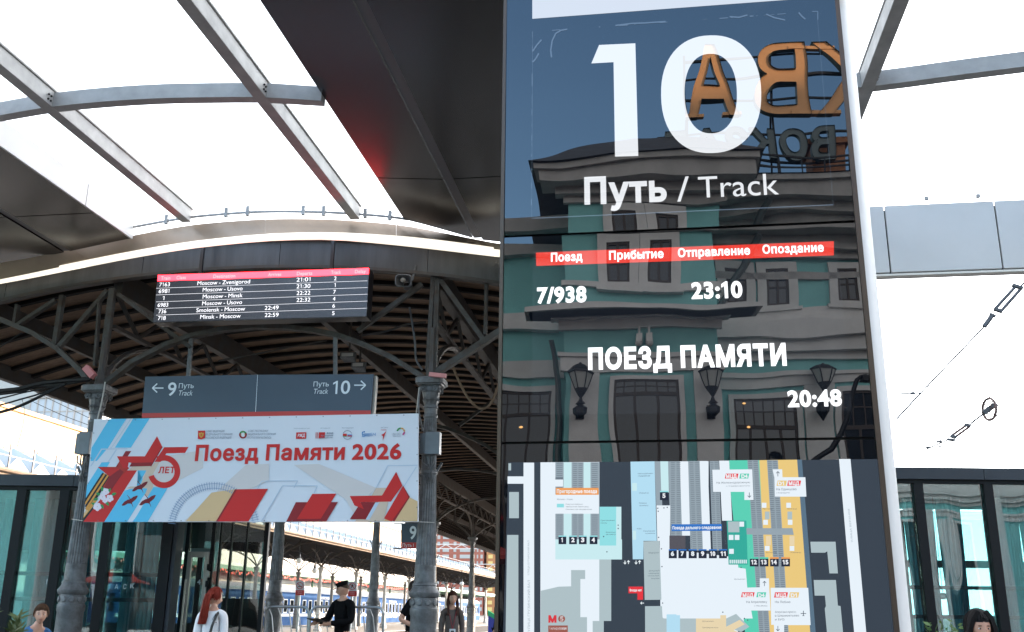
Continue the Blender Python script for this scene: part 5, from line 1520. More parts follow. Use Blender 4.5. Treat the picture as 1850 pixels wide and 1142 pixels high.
# ------------------------------------------------------------------ loudspeaker, lights and cables under the roof
sp = thing('loudspeaker', TP(14.35).hit(729, 507), 'grey horn loudspeaker under the fascia right of the departure board', 'loudspeaker')
PSP = TP(14.3)
MAT['grey_plastic'] = mat('grey plastic', (0.20, 0.20, 0.20), rough=0.5)
def rrect(cx, cy, a, b, n=24, ex=4.0):
    return [(cx+a*math.copysign(abs(math.cos(t))**(2/ex), math.cos(t)), cy-b*math.copysign(abs(math.sin(t))**(2/ex), math.sin(t))) for t in (2*math.pi*i/n for i in range(n))]
m = M()
rings = [(rrect(729, 507, 15.5, 11.5), 0.0), (rrect(729, 507, 14, 10), -0.01), (rrect(729, 507, 12, 8.5), 0.03), (rrect(729, 507, 5, 4), 0.16), (rrect(729, 507, 7, 6), 0.2), (rrect(729, 507, 8, 7), 0.30)]
vs = []
for r, d in rings: vs += [PSP.hit(x, y)+TD*d for x, y in r]
fs = []
for i in range(len(rings)-1):
    for k in range(24): fs.append((i*24+k, i*24+(k+1) % 24, (i+1)*24+(k+1) % 24, (i+1)*24+k))
m.add(vs, fs, 0, True); m.build('horn', MAT['cast'], sp, smooth=True)
m = M(); m.blob(ST((stz(PSP.hit(728, 507))[0], 14.33, PSP.hit(728, 507).z)), 0.04) if False else m.add([PSP.hit(x, y, -0.05) for x, y in rrect(728, 506, 5, 4.5, 12, 2.0)]+[PSP.hit(728, 506, 0.0)], [(i, (i+1) % 12, 12) for i in range(12)], 0, True)
m.build('driver', MAT['sign_edge'], sp)
m = M(); p = PSP.hit(742, 503); m.bar(p+TD*.1, p+TD*.1+ZD*0.25+SD*0.05, 0.03, 0.03); m.build('bracket', MAT['cast'], sp)
for (x0, y0, x1, y1), s_ in (((614, 636, 641, 646), 'small floodlight under the canopy, the upper one above the sign'), ((634, 654, 659, 664), 'small floodlight under the canopy, the lower one nearer the column')):
    P = TP(17.5); c = P.hit((x0+x1)/2, y0); fl_ = thing('floodlight', c, s_, 'floodlight', 'floodlights under the arched canopy')
    a, b = stz(P.hit(x0, y1)), stz(P.hit(x1, y0))
    m = M(ST); m.hexa([(a[0], 17.5, a[2]), (b[0], 17.5, a[2]), (b[0]-.03, 17.7, a[2]-.05), (a[0]+.03, 17.7, a[2]-.05)], [(a[0], 17.5, b[2]), (b[0], 17.5, b[2]), (b[0]-.03, 17.72, b[2]+.05), (a[0]+.03, 17.72, b[2]+.05)]); m.build('housing', MAT['cast'], fl_)
    m = M(ST); m.hexa([(a[0]+.03, 17.49, a[2]+.02), (b[0]-.03, 17.49, a[2]+.02), (b[0]-.03, 17.499, a[2]+.02), (a[0]+.03, 17.499, a[2]+.02)], [(a[0]+.03, 17.49, b[2]-.02), (b[0]-.03, 17.49, b[2]-.02), (b[0]-.03, 17.499, b[2]-.02), (a[0]+.03, 17.499, b[2]-.02)]); m.build('lens', MAT['lampglass'], fl_)
    m = M(ST); mx = (a[0]+b[0])/2; m.bar((mx, 17.62, b[2]), (mx, 17.62, b[2]+1.3), 0.03, 0.03); m.build('stem', MAT['cast_dark'], fl_)
def cable(pts, t, r, label, mt='iron', cat='cable', group=None, name='cable', n=6):
    P = [TP(t).hit(*p) for p in pts]
    # soften the line
    Q = []
    for i in range(len(P)-1):
        a, b = P[max(i-1, 0)], P[i]; c, d = P[i+1], P[min(i+2, len(P)-1)]
        for k in range(4):
            u = k/4; Q.append(0.5*((2*b)+(c-a)*u+(2*a-5*b+4*c-d)*u*u+(3*b-a-3*c+d)*u**3))
    Q.append(P[-1])
    m = M(); m.tube(Q, r, n)
    return tag(m.build(name, MAT[mt] if isinstance(mt, str) else mt, None, Q[0], smooth=True), label, cat, group)
MAT['rust'] = mat('rusty cable', (0.20, 0.13, 0.08), rough=0.7, var=0.3, vscale=9)
cable([(816, 656), (827, 684), (845, 718), (866, 738), (886, 730), (902, 692), (910, 668)], 16.0, 0.022, 'brown cable sagging in a loop to the right of the right column', 'rust')
cable([(740, 555), (745, 585), (750, 620), (752, 650), (763, 668)], 14.9, 0.018, 'grey conduit bending down the truss to the right column', 'cast')
cable([(655, 606), (700, 598), (735, 586), (770, 582)], 15.2, 0.018, 'dark conduit crossing above the arch towards the right column', 'cast_dark')
cable([(395, 652), (450, 642), (530, 626), (590, 615)], 16.2, 0.016, 'dark conduit running under the roof boards above the track sign', 'cast_dark')
cable([(759, 700), (756, 740), (764, 778)], 14.3, 0.016, 'grey cable dropping from the right capital to its junction boxes', 'cast')
cable([(190, 690), (184, 725), (176, 757)], 14.25, 0.012, 'pale cable dropping from the left capital behind the banner', 'sign_edge')
G = 'black cables slung to the left column'
cable([(-60, 712), (0, 706), (35, 702), (70, 693), (100, 689), (165, 684)], 14.35, 0.030, 'topmost thick black cable slung from the left edge to the left column', group=G)
cable([(-60, 718), (0, 711.5), (40, 706), (70, 697), (105, 695), (162, 686)], 14.4, 0.026, 'second thick black cable twisted round the topmost one', group=G)
cable([(-60, 732), (0, 720), (40, 710), (75, 703), (106, 696)], 14.38, 0.012, 'thin black cable just under the thick pair at the left edge', group=G)
cable([(-60, 745), (0, 732), (35, 722), (70, 712), (100, 699), (110, 695)], 14.42, 0.014, 'thin black cable second from the bottom at the left edge', group=G)
cable([(-60, 760), (0, 745), (35, 734), (75, 715), (100, 702), (118, 694)], 14.36, 0.024, 'lowest thick black cable at the left edge', group=G)
cable([(40, 722), (44, 740), (42, 765), (36, 790), (30, 810)], 14.42, 0.005, 'thin loose wire hanging down in front of the cream wall', 'iron')
for i, (a, b) in enumerate((((-20, 664), (165, 757)), ((-20, 678), (60, 704)), ((60, 726), (160, 768)), ((110, 690), (165, 740)))):
    cable([a, ((a[0]+b[0])/2, (a[1]+b[1])/2+2), b], 30, 0.010, ('thin wire high above the cream building', 'thin wire at the far left below the canopy tip', 'thin wire sloping across the pale glass building', 'thin wire just left of the left capital')[i], 'iron')
cable([(-20, 640), (5, 624), (32, 606), (40, 602)], 14.5, 0.010, 'thin wire rising from the left edge to the canopy bracket', 'iron')
# track 9 plate
P9 = TP(30.9)
s9 = thing('track_plate', P9.hit(740, 992), 'small navy and red plate with 9 partly behind the right column', 'track plate')
m = M(); m.slab([P9.hit(*U7(*p)) for p in ((1000, 397), (1140, 397), (1140, 570), (1000, 570))], TD*0.08); m.build('panel', MAT['navy'], s9)
m = M(); ppoly(m, P9, [U7(*p) for p in ((1000, 530), (1140, 530), (1140, 570), (1000, 570))], 0, 0.01); m.build('red_strip', MAT['sign_red'], s9)
m = M(); ptext(m, P9, '9', *U7(1057, 505), *U7(1103, 505), 84/3.78, bold=0.03, eps=0.012); m.build('lettering', MAT['sign_white'], s9)
m = M(); ptext(m, P9, 'Путь I', *U7(1010, 560), *U7(1086, 560), 22/3.78, bold=0.0, eps=0.012); m.build('lettering', MAT['sign_white'], s9)
for y in (400, 570):
    m = M(); m.bar(P9.hit(*U7(945, y))+TD*.05, P9.hit(*U7(1010, y))+TD*.05, 0.04, 0.04); m.build('arm', MAT['cast'], s9)
# ------------------------------------------------------------------ overhead-line fittings on the right
MAT['galv'] = mat('galvanised steel', (0.11, 0.11, 0.115), rough=0.45, metal=0.6)
PC = TP(12.0)
def K(x, y): return (1550+x/2.853, 480+y/2.853)
def wirebar(m, a, b, r): m.tube([PC.hit(*a), PC.hit(*b)], r*1.1+0.0045, 6)
up_ = thing('line_tensioner', PC.hit(1812, 540), 'upper steel tensioner with twin rods on the wire at the right edge', 'line tensioner', 'overhead line tensioners on the right')
m = M(); wirebar(m, K(840, 105), K(900, 45), 0.008); wirebar(m, K(650, 315), K(320, 660), 0.006); wirebar(m, K(320, 660), K(200, 790), 0.006); wirebar(m, K(690, 260), K(650, 315), 0.022); m.build('wire', MAT['galv'], up_)
for a, b in ((K(810, 110), K(705, 225)), (K(835, 125), K(740, 232))):
    m = M(); wirebar(m, a, b, 0.014); m.build('rod', MAT['galv'], up_)
for pts, w in (([K(795, 100), K(850, 118)], 0.07), ([K(700, 222), K(745, 238)], 0.07), ([K(678, 248), K(710, 262)], 0.055), ([K(646, 300), K(662, 312)], 0.04), ([K(355, 618), K(366, 624)], 0.03), ([K(316, 655), K(326, 664)], 0.03)):
    m = M(); m.bar(PC.hit(*pts[0]), PC.hit(*pts[1]), w*.6, w*.7, TD); m.build('clamp', MAT['galv'], up_, bevel=0.006)
m = M(); wirebar(m, K(180, 662), K(320, 656), 0.004); m.build('wire', MAT['galv'], up_)
m = M(); m.bar(PC.hit(*K(272, 659)), PC.hit(*K(292, 657)), 0.03, 0.03, TD); m.build('clamp', MAT['galv'], up_)
lo_ = thing('line_tensioner', PC.hit(1740, 775), 'lower steel tensioner with a brown pulley wheel on the wire', 'line tensioner', 'overhead line tensioners on the right')
MAT['pulley'] = mat('brown pulley', (0.16, 0.10, 0.09), rough=0.5, metal=0.3)
c = PC.hit(*K(677, 740)); ax = (SD*0.95+TD*0.3).normalized(); 
m = M(); w2 = ax.cross(ZD).normalized()
P = [c+(w2*math.cos(a)+ZD*math.sin(a))*0.125 for a in (2*math.pi*i/24 for i in range(25))]
m.tube(P, 0.016, 6, cap=False)
for i in range(4): 
    a = math.pi*i/4; d = (w2*math.cos(a)+ZD*math.sin(a))*0.12; m.tube([c-d, c+d], 0.007, 5)
m.build('pulley_wheel', MAT['pulley'], lo_, smooth=True)
m = M(); m.bar(PC.hit(*K(645, 760)), PC.hit(*K(715, 712)), 0.06, 0.05, TD); m.build('pulley_block', MAT['galv'], lo_, bevel=0.008)
for a, b, r in ((K(660, 690), K(900, 510), .003), (K(715, 705), K(900, 560), .003), (K(700, 785), K(900, 630), .003), (K(645, 765), K(580, 815), .007), (K(470, 895), K(355, 945), .004), (K(355, 945), K(260, 1000), .002)):
    m = M(); wirebar(m, a, b, r); m.build('wire', MAT['galv'], lo_)
for a, b in ((K(565, 818), K(480, 878)), (K(575, 830), K(495, 888))):
    m = M(); wirebar(m, a, b, 0.010); m.build('rod', MAT['pulley'], lo_)
for a, b, w in ((K(548, 820), K(582, 826), .05), (K(475, 878), K(508, 884), .05), (K(458, 895), K(500, 900), .045), (K(405, 910), K(432, 902), .035), (K(350, 935), K(372, 940), .035), (K(416, 934), K(430, 934), .03)):
    m = M(); m.bar(PC.hit(*a), PC.hit(*b), w*.7, w*.8, TD); m.build('clamp', MAT['galv'], lo_, bevel=0.005)
# ------------------------------------------------------------------ glass pavilions
MAT['anthracite'] = mat('anthracite cladding', (0.022, 0.027, 0.036), rough=0.5, metal=0.1, var=0.1, vscale=1.0)
MAT['mullion'] = mat('black mullion', (0.006, 0.006, 0.007), rough=0.5, spec=0.2)
MAT['alu'] = mat('champagne aluminium', (0.34, 0.32, 0.29), rough=0.35, metal=0.6)
MAT['pglass'] = glass('teal tinted glass', (0.55, 0.78, 0.80), 2.3, wave=0.006, wscale=0.8)
MAT['pglass_b'] = glass('plain back glass', (0.55, 0.68, 0.68), 1.5)
MAT['pglass2'] = glass('clear dark glass', (0.55, 0.60, 0.58), 1.85, wave=0.008, wscale=0.9)
MAT['curtain_t'] = mat('teal curtain', (0.12, 0.36, 0.40), rough=0.8, var=0.15)
MAT['curtain_w'] = mat('pale sheer curtain', (0.45, 0.62, 0.64), rough=0.8)
MAT['floor_in'] = mat('dark interior floor', (0.06, 0.055, 0.05), rough=0.4)
MAT['dark_in'] = mat('dark interior panel', (0.03, 0.03, 0.032), rough=0.6)
def drape(x0, x1, y, z0, z1, mt, parent, amp=0.05):
    m = M(); n = 28; vs = []
    for i in range(n+1):
        u = i/n; x = x0+(x1-x0)*u
        for z in (z0, z1):
            k = 1.0 if z == z1 else 0.7
            vs.append((x0+(x1-x0)*(0.5+(u-.5)*(k if z == z0 else 1)), y+amp*math.sin(u*22+0.5*(z-z0)), z))
    fs = [(2*i, 2*i+2, 2*i+3, 2*i+1) for i in range(n)]
    b = len(vs)
    vs += [(p[0], p[1]+0.012, p[2]) for p in vs]
    fs += [(b+2*i+1, b+2*i+3, b+2*i+2, b+2*i) for i in range(n)]
    m.add(vs, fs); return m.build('curtain', mt, parent, smooth=True)
YF = 16.6
PF = YP(YF)
zt, zb = PF.hit(60, 859).z, PF.hit(60, 879).z
def px_x(px, y=1000, P=PF): return P.hit(px, y).x
def pavilion(label, xs, fascia_seams, x_l, x_r, depth, gm, tz, name='glass_pavilion', widths=0.075):
    pv = thing(name, ((x_l+x_r)/2, YF+depth/2, 0), label, 'pavilion')
    for a, b in zip(fascia_seams, fascia_seams[1:]):
        m = M(); m.box((a+0.004, YF-0.12, zb), (b-0.004, YF-0.02, zt)); m.build('fascia_panel', MAT['anthracite'], pv)
    m = M(); m.box((x_l, YF-0.019, zb+0.03), (x_r, YF+depth, zt-0.02)); m.build('roof_slab', MAT['anthracite'], pv)
    m = M(); m.box((x_l, YF-0.06, zb-0.06), (x_r, YF+0.05, zb-0.002)); m.build('head_rail', MAT['mullion'], pv)
    m = M(); m.box((x_l, YF-0.1, 0.0), (x_r, YF+depth, 0.04)); m.build('floor', MAT['floor_in'], pv)
    edges = [x_l]+list(xs)+[x_r]
    for x in xs:
        m = M(); m.box((x-widths, YF-0.07, 0.05), (x+widths, YF+0.10, zb-0.061)); m.build('mullion', MAT['mullion'], pv)
    for a, b in zip(edges, edges[1:]):
        lo_e = a+(widths+0.002 if a in xs else 0); hi_e = b-(widths+0.002 if b in xs else 0)
        nsub = max(1, round((b-a)/0.95))
        m = M(); m.box((lo_e, YF, 0.05), (hi_e, YF+0.02, zb-0.062)); m.build('glass_pane', gm, pv)
        m = M()
        for z in tz: m.box((lo_e, YF+0.03, z-0.03), (hi_e, YF+0.08, z+0.03))
        m.build('transom', MAT['dark_in'], pv)
        for j in range(1, nsub):
            x = a+(b-a)*j/nsub; m = M(); m.box((x-0.018, YF+0.03, 0.05), (x+0.018, YF+0.1, zb-0.065)); m.build('glazing_bar', MAT['mullion'], pv)
    return pv
# left
xs = [px_x(-190), px_x(-92), px_x(26), px_x(105), px_x(190), px_x(302)]
pvl = pavilion('long glass pavilion with teal panes and anthracite fascia behind the left column', xs[:-1], [px_x(-320), px_x(-150), px_x(140, 860), px_x(302, 860)+0.09], px_x(-320), px_x(302)+0.07, 3.0, MAT['pglass'], [PF.hit(60, 1082).z, PF.hit(60, 1036).z-0.0])
for k, (a, mt_) in enumerate(((-60, 'curtain_t'), (-5, 'curtain_w'), (48, 'curtain_t'), (72, 'curtain_w'), (132, 'curtain_w'), (150, 'curtain_t'), (222, 'curtain_w'), (238, 'curtain_t'), (255, 'curtain_w'))):
    x = px_x(a, 1000, YP(17.6)); drape(x, x+(0.22 if k % 2 else 0.34), 17.6, 0.5, zb-0.1, MAT[mt_], pvl)
m = M(); m.box((xs[-1]-0.085, YF-0.10, 0), (xs[-1]+0.085, YF+0.30, zb-0.002)); m.build('corner_post', MAT['mullion'], pvl)
m = M(); m.box((xs[-1]+0.09, YF-0.06, 0), (xs[-1]+0.15, YF+0.30, zb-0.002)); m.build('corner_post', MAT['anthracite'], pvl)
# back wall of the left pavilion: glazed, the bright yard shows through above
yb = YF+2.95
m = M(); m.box((px_x(-320), yb, 0.05), (xs[-1], yb+0.02, zb)); m.build('glass_pane', MAT['pglass_b'], pvl)
m = M(); m.box((px_x(-320), yb-0.12, 0.05), (xs[-1], yb-0.02, 1.05)); m.build('back_counter', MAT['dark_in'], pvl)
m = M(); m.box((px_x(-320), yb-0.1, 2.35), (xs[-1], yb-0.02, zb)); m.build('ceiling_bulkhead', mat('grey bulkhead', (0.14, 0.19, 0.20), rough=0.7), pvl)
for i in range(9):
    x = px_x(-320)+(xs[-1]-px_x(-320))*(i+.5)/9; m = M(); m.box((x-0.05, yb-0.12, 0.05), (x+0.05, yb-0.01, 2.35)); m.build('mullion', MAT['mullion'], pvl)
MAT['pane_letters'] = mat('pale letters on glass', (0.45, 0.55, 0.56), rough=0.6)  # dull pale letters set flat on the panes
for s_, a, b, y, c in (('М', 83, 95, 1056, 9), ('А', 207, 213, 1064, 8), ('С', 222, 228, 1064, 8), ('К', 235, 242, 1063, 8)):
    m = M(); ptext(m, PF, s_, a, y, b, y, c, bold=0.0, eps=0.004); m.build('window_lettering', MAT['pane_letters'], pvl)
# recessed entrance bay beside it
YE = 17.3
PE = YP(YE)
x0e, x1e = xs[-1]+0.151, PE.hit(472, 1050).x
zt2 = zb+0.1
ent = thing('entrance_bay', ((x0e+x1e)/2, YE, 0), 'glazed entrance bay with a narrow aluminium door below the middle of the banner', 'entrance')
xd0, xd1 = PE.hit(335, 1060).x, PE.hit(374, 1060).x
zdt = PE.hit(355, 997).z
mx = [PE.hit(p, 1050).x for p in (392, 412, 440)]
m = M(); m.box((x0e, YE-0.05, zb), (x1e+0.1, YE+2.2, zt-0.03)); m.build('roof_slab', MAT['anthracite'], ent)
m = M(); m.box((x0e, YE, 0.04), (xd0-0.04, YE+0.02, zb-0.002)); m.build('glass_pane', MAT['pglass2'], ent)
m = M(); m.box((xd0-0.03, YE, zdt+0.06), (xd1+0.03, YE+0.02, zb-0.002)); m.build('glass_pane', MAT['pglass2'], ent)
E_ = [xd1+0.04]+mx+[x1e]
for a, b in zip(E_, E_[1:]):
    m = M(); m.box((a+0.015, YE, 0.04), (b-0.015, YE+0.02, zb-0.002)); m.build('glass_pane', MAT['pglass2'], ent)
for x in [xd0-0.035, xd1+0.035]+mx:
    w = 0.03 if x in (xd0-0.035, xd1+0.035) else 0.014
    m = M(); m.box((x-w, YE-0.03, 0.04), (x+w, YE+0.06, zb-0.003)); m.build('mullion', MAT['mullion'], ent)
m = M(); m.box((x1e, YE-0.05, 0), (x1e+0.07, YE+0.08, zb-0.003)); m.build('corner_post', MAT['mullion'], ent)
# side wall of the bay, running back
m = M(); a, b = V((x1e+0.03, YE+0.1, 0)), V((x1e-0.55, YE+2.6, 0)); m.hexa([a, a+V((0.02, 0, 0)), b+V((0.02, 0, 0)), b], [a+ZD*zb, a+ZD*zb+V((.02, 0, 0)), b+ZD*zb+V((.02, 0, 0)), b+ZD*zb]); m.build('glass_pane', MAT['pglass2'], ent)
m = M(); m.box((x0e, YE+2.2, 0), (x1e-0.5, YE+2.25, 1.5)); m.build('back_counter', MAT['dark_in'], ent)
m = M(); m.box((x0e, YE-0.1, 0), (x1e+0.1, YE+2.3, 0.035)); m.build('floor', MAT['floor_in'], ent)
dr = M()
dr.box((xd0, YE-0.05, 0.05), (xd0+0.07, YE+0.03, zdt)); dr.box((xd1-0.07, YE-0.05, 0.05), (xd1, YE+0.03, zdt)); dr.box((xd0+0.07, YE-0.05, zdt-0.09), (xd1-0.07, YE+0.03, zdt)); dr.box((xd0+0.07, YE-0.05, 0.05), (xd1-0.07, YE+0.03, 0.2))
door = dr.build('door', MAT['alu'], ent, bevel=0.005)
m = M(); m.box((xd0+0.071, YE-0.01, 0.2), (xd1-0.071, YE+0.01, zdt-0.09)); m.build('pane', MAT['pglass2'], door)
m = M(); m.tube([(xd0+0.035, YE-0.13, PE.hit(345, 1200).z), (xd0+0.035, YE-0.13, PE.hit(345, 1047).z)], 0.016, 10)
for y in (1072, 1128): m.bar((xd0+0.035, YE-0.13, PE.hit(345, y).z), (xd0+0.035, YE-0.04, PE.hit(345, y).z), 0.02, 0.02)
m.build('handle', MAT['alu'], door)
for y in (1025, 1038, 1055, 1130):
    m = M(); z = PE.hit(370, y).z; m.box((xd1-0.005, YE-0.10, z-0.05), (xd1+0.045, YE-0.031, z+0.05)); m.build('hinge', MAT['mullion'] if y != 1038 else MAT['alu'], door)
m = M(); ptext(m, PE, '4', 356, 1056, 362, 1056, 9, bold=0, eps=0.06); m.build('door_number', MAT['pane_letters'], ent)
# steel chairs seen inside the entrance bay
MAT['chrome'] = mat('steel tube', (0.55, 0.55, 0.55), rough=0.25, metal=1.0)
def chair(x, y, label):
    c = thing('chair', (x, y, 0.036), label, 'chair', 'chairs inside the pavilions')
    for dx in (-.2, .2):
        m = M(); m.tube([(x+dx, y-.2, 0.04), (x+dx*.9, y-.18, .46)], 0.012, 6); m.build('leg', MAT['chrome'], c)
        m = M(); m.tube([(x+dx, y+.2, 0.04), (x+dx, y+.2, .46), (x+dx*.95, y+.26, .9)], 0.012, 6); m.build('leg', MAT['chrome'], c)
    m = M(); m.box((x-.22, y-.22, .45), (x+.22, y+.22, .48)); m.build('seat', MAT['dark_in'], c)
    P = []
    for i in range(13):
        a = math.pi*i/12; P.append((x-.2*math.cos(a) if True else 0, y+.26, .9+.14*math.sin(a)**.5))
    m = M(); m.tube(P, 0.012, 6); m.box((x-.19, y+.25, .62), (x+.19, y+.27, .9)); m.build('backrest', MAT['chrome'], c)
chair(px_x(72, 1090, YP(18.2)), 18.2, 'steel-framed chair inside the left pavilion behind the hoodie man')
chair(px_x(165, 1090, YP(18.3)), 18.3, 'steel-framed chair inside the left pavilion right of the column')
chair(px_x(228, 1090, YP(18.0)), 18.0, 'steel-framed chair inside the left pavilion under the window letters')
chair(px_x(400, 1090, YP(18.6)), 18.6, 'steel-framed chair inside the entrance bay right of the door')
# right
xr = [px_x(1655+14, 1000), px_x(1797, 1000), px_x(1930, 1000), px_x(2060, 1000)]
xl_ = px_x(1480, 1000)
ztL, zbL = zt, zb
zt, zb = PF.hit(1750, 847).z, PF.hit(1750, 868).z
pvr = pavilion('glass pavilion with slanting teal reflections right of the pylon', [xl_+0.1]+xr, [xl_, px_x(1590, 860), px_x(1772, 860), px_x(2000, 860), px_x(2200, 860)], xl_, px_x(2200), 5.0, MAT['pglass'], [PF.hit(1750, 1062).z, PF.hit(1750, 1115).z])
for k, (a, mt_) in enumerate(((1640, 'curtain_w'), (1672, 'curtain_t'), (1700, 'curtain_w'), (1722, 'curtain_t'), (1800, 'curtain_w'), (1826, 'curtain_t'), (1850, 'curtain_t'))):
    x = px_x(a, 1000, YP(18.2)); drape(x, x+(0.2 if k % 2 else 0.28), 18.2, 0.5, zb-0.1, MAT[mt_], pvr)
yb = YF+4.95
m = M(); m.box((xl_, yb, 0.05), (px_x(2200), yb+0.02, zb)); m.build('glass_pane', MAT['pglass_b'], pvr)
for i in range(7):
    x = xl_+(px_x(2200)-xl_)*(i+.5)/7; m = M(); m.box((x-0.06, yb-0.12, 0.05), (x+0.06, yb-0.01, zb)); m.build('mullion', MAT['mullion'], pvr)
m = M(); m.box((xl_, yb-0.1, 0.05), (px_x(2200), yb-0.02, 0.9)); m.build('back_counter', MAT['dark_in'], pvr)
m = M(); m.box((xl_, yb-0.12, 2.3), (px_x(2200), yb-0.02, 2.45)); m.build('back_transom', MAT['dark_in'], pvr)
cx = px_x(1705, 1090, YP(19)); lampp = thing('pendant_lamp', (cx, 19, 2.2), 'white globe pendant lamp inside the right pavilion', 'pendant lamp')
zz = YP(19).hit(1704, 1077).z
m = M(); m.blob((cx, 19, zz), (0.1, 0.1, 0.06), 14, 9); m.build('globe', mat('opal globe', (0.75, 0.75, 0.72), rough=0.3), lampp, smooth=True)
m = M(); m.tube([(cx, 19, zz+0.06), (cx, 19, zb)], 0.006, 5); m.build('cord', MAT['iron'], lampp)
# planters and plants
MAT['leaf'] = mat('bush leaves', (0.075, 0.11, 0.028), rough=0.6, var=0.5, vscale=8)
MAT['leaf2'] = mat('grass-green leaves', (0.08, 0.16, 0.03), rough=0.55, var=0.4, vscale=8)
MAT['planter'] = mat('dark planter', (0.05, 0.05, 0.055), rough=0.6)
def bush(cx, cy, w, d, h0, h1, label, mt, n=900, needle=True, seed=1):
    r = random.Random(seed)
    b = thing('shrub', (cx, cy, 0), label, 'shrub')
    m = M(); m.box((cx-w/2, cy-d/2, 0), (cx+w/2, cy+d/2, h0)); m.box((cx-w/2-.03, cy-d/2-.03, h0), (cx+w/2+.03, cy+d/2+.03, h0+.05)); m.build('planter', MAT['planter'], b)
    m = M()
    for i in range(n):
        u, v = r.uniform(-1, 1), r.uniform(-1, 1)
        top = h1*(1-0.35*u*u-0.2*v*v)*(0.8+0.2*math.sin(u*9+v*5+seed))
        z = h0+0.05+(top-h0)*r.random()**0.6
        p = V((cx+u*w*.55, cy+v*d*.6, z)); a = r.uniform(0, 6.28); el = r.uniform(0.1, 1.2)
        dd = V((math.cos(a)*math.cos(el), math.sin(a)*math.cos(el), math.sin(el)))
        L = r.uniform(.05, .12); W = L*(.14 if needle else .35); sd = dd.orthogonal().normalized()*W
        m.add([p-dd*L*.2, p+dd*L*.35+sd, p+dd*L, p+dd*L*.35-sd], [(0, 1, 2, 3)])
    f = m.build('foliage', mt, b); f['kind'] = 'stuff'
    m = M()
    for i in range(6): m.tube([(cx+r.uniform(-.1, .1), cy, h0+.05), (cx+r.uniform(-.3, .3)*w, cy+r.uniform(-.2, .2)*d, h1*.85)], 0.012, 5)
    o = m.build('stems', MAT['brown'], b); o['kind'] = 'stuff'
p = YP(9.5).hit(-12, 1130)
bush(p.x, 9.5, 0.80, 0.7, 0.55, YP(9.5).hit(0, 1103).z, 'olive green feathery shrub in a planter at the lower left corner', MAT['leaf'], 3200, True, 3)
for px, lab, k in ((1690, 'leafy plant in a planter left of the dark-haired woman', 4), (1722, 'small leafy plant just left of the dark-haired woman', 5)):
    p = YP(15.5).hit(px, 1135); bush(p.x, 15.5, 0.5, 0.4, 0.55, YP(15.5).hit(px, 1122).z, lab, MAT['leaf2'], 260, False, k)
# red parasols of the terrace in front of the station building, seen only in the pavilion glass
MAT['parasol'] = mat('red parasol cloth', (0.36, 0.04, 0.03), rough=0.7)
for i, (x, y) in enumerate(((-13, -11.5), (-9.5, -12), (-6, -12.4), (-17, -11.2))):
    u = thing('parasol', (x, y, 0), ('red parasol on the terrace behind the viewer, second from the left', 'red parasol on the terrace behind the viewer, third from the left', 'red parasol on the terrace behind the viewer, nearest the station door', 'red parasol on the terrace behind the viewer, at the far left')[i], 'parasol', 'red parasols by the station')
    m = M(); m.lathe((x, y, 0), [(1.5, 2.35), (1.5, 2.42), (0.75, 2.72), (0.03, 2.95)], 8); m.build('canopy', MAT['parasol'], u)
    m = M(); m.tube([(x, y, 0.0), (x, y, 2.95)], 0.025, 8); m.build('pole', MAT['alu'], u)
# ------------------------------------------------------------------ second platform canopy (pale columns)
MAT['eave2'] = mat('weathered eaves board', (0.20, 0.155, 0.12), rough=0.7, var=0.3)
MAT['roof2'] = mat('pale ribbed roof sheet', (0.55, 0.60, 0.64), rough=0.45, var=0.12)
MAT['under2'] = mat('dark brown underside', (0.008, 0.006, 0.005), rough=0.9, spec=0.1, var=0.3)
MAT['white_cast'] = mat('white painted cast iron', (0.55, 0.55, 0.53), rough=0.5, var=0.15, vscale=5)
MAT['grey_cast'] = mat('dull grey cast iron', (0.20, 0.20, 0.19), rough=0.5, var=0.2, vscale=5)
MAT['opal'] = mat('opal lamp glass', (0.70, 0.68, 0.62), rough=0.25)
E2 = TP(48)
pe = SPl(-19.4)
q = Plane(SD*-19.4, SD)
zE = q.hit(751, 1012).z
c2 = thing('far_canopy', ST((-23.5, 60, 0)), 'long low platform canopy with pale branching columns above the blue train', 'canopy')
T0, T1 = 24, 170
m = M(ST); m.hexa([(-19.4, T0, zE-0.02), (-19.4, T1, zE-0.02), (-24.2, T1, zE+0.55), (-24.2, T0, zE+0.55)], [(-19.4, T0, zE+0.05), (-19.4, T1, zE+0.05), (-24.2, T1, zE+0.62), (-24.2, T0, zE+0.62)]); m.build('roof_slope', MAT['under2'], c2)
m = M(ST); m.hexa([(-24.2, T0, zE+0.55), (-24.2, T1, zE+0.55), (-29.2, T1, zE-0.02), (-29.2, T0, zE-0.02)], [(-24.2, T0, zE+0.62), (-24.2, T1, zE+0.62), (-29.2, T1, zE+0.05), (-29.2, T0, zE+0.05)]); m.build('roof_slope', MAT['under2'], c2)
m = M(ST); m.box((-19.42, T0, zE-0.16), (-19.30, T1, zE+0.06)); m.build('eaves_board', MAT['eave2'], c2)
m = M(ST); m.tube([ST((-19.2, T0, zE-0.02)), ST((-19.2, T1, zE-0.02))], 0.07, 8, world=True); m.build('gutter', MAT['eave2'], c2)
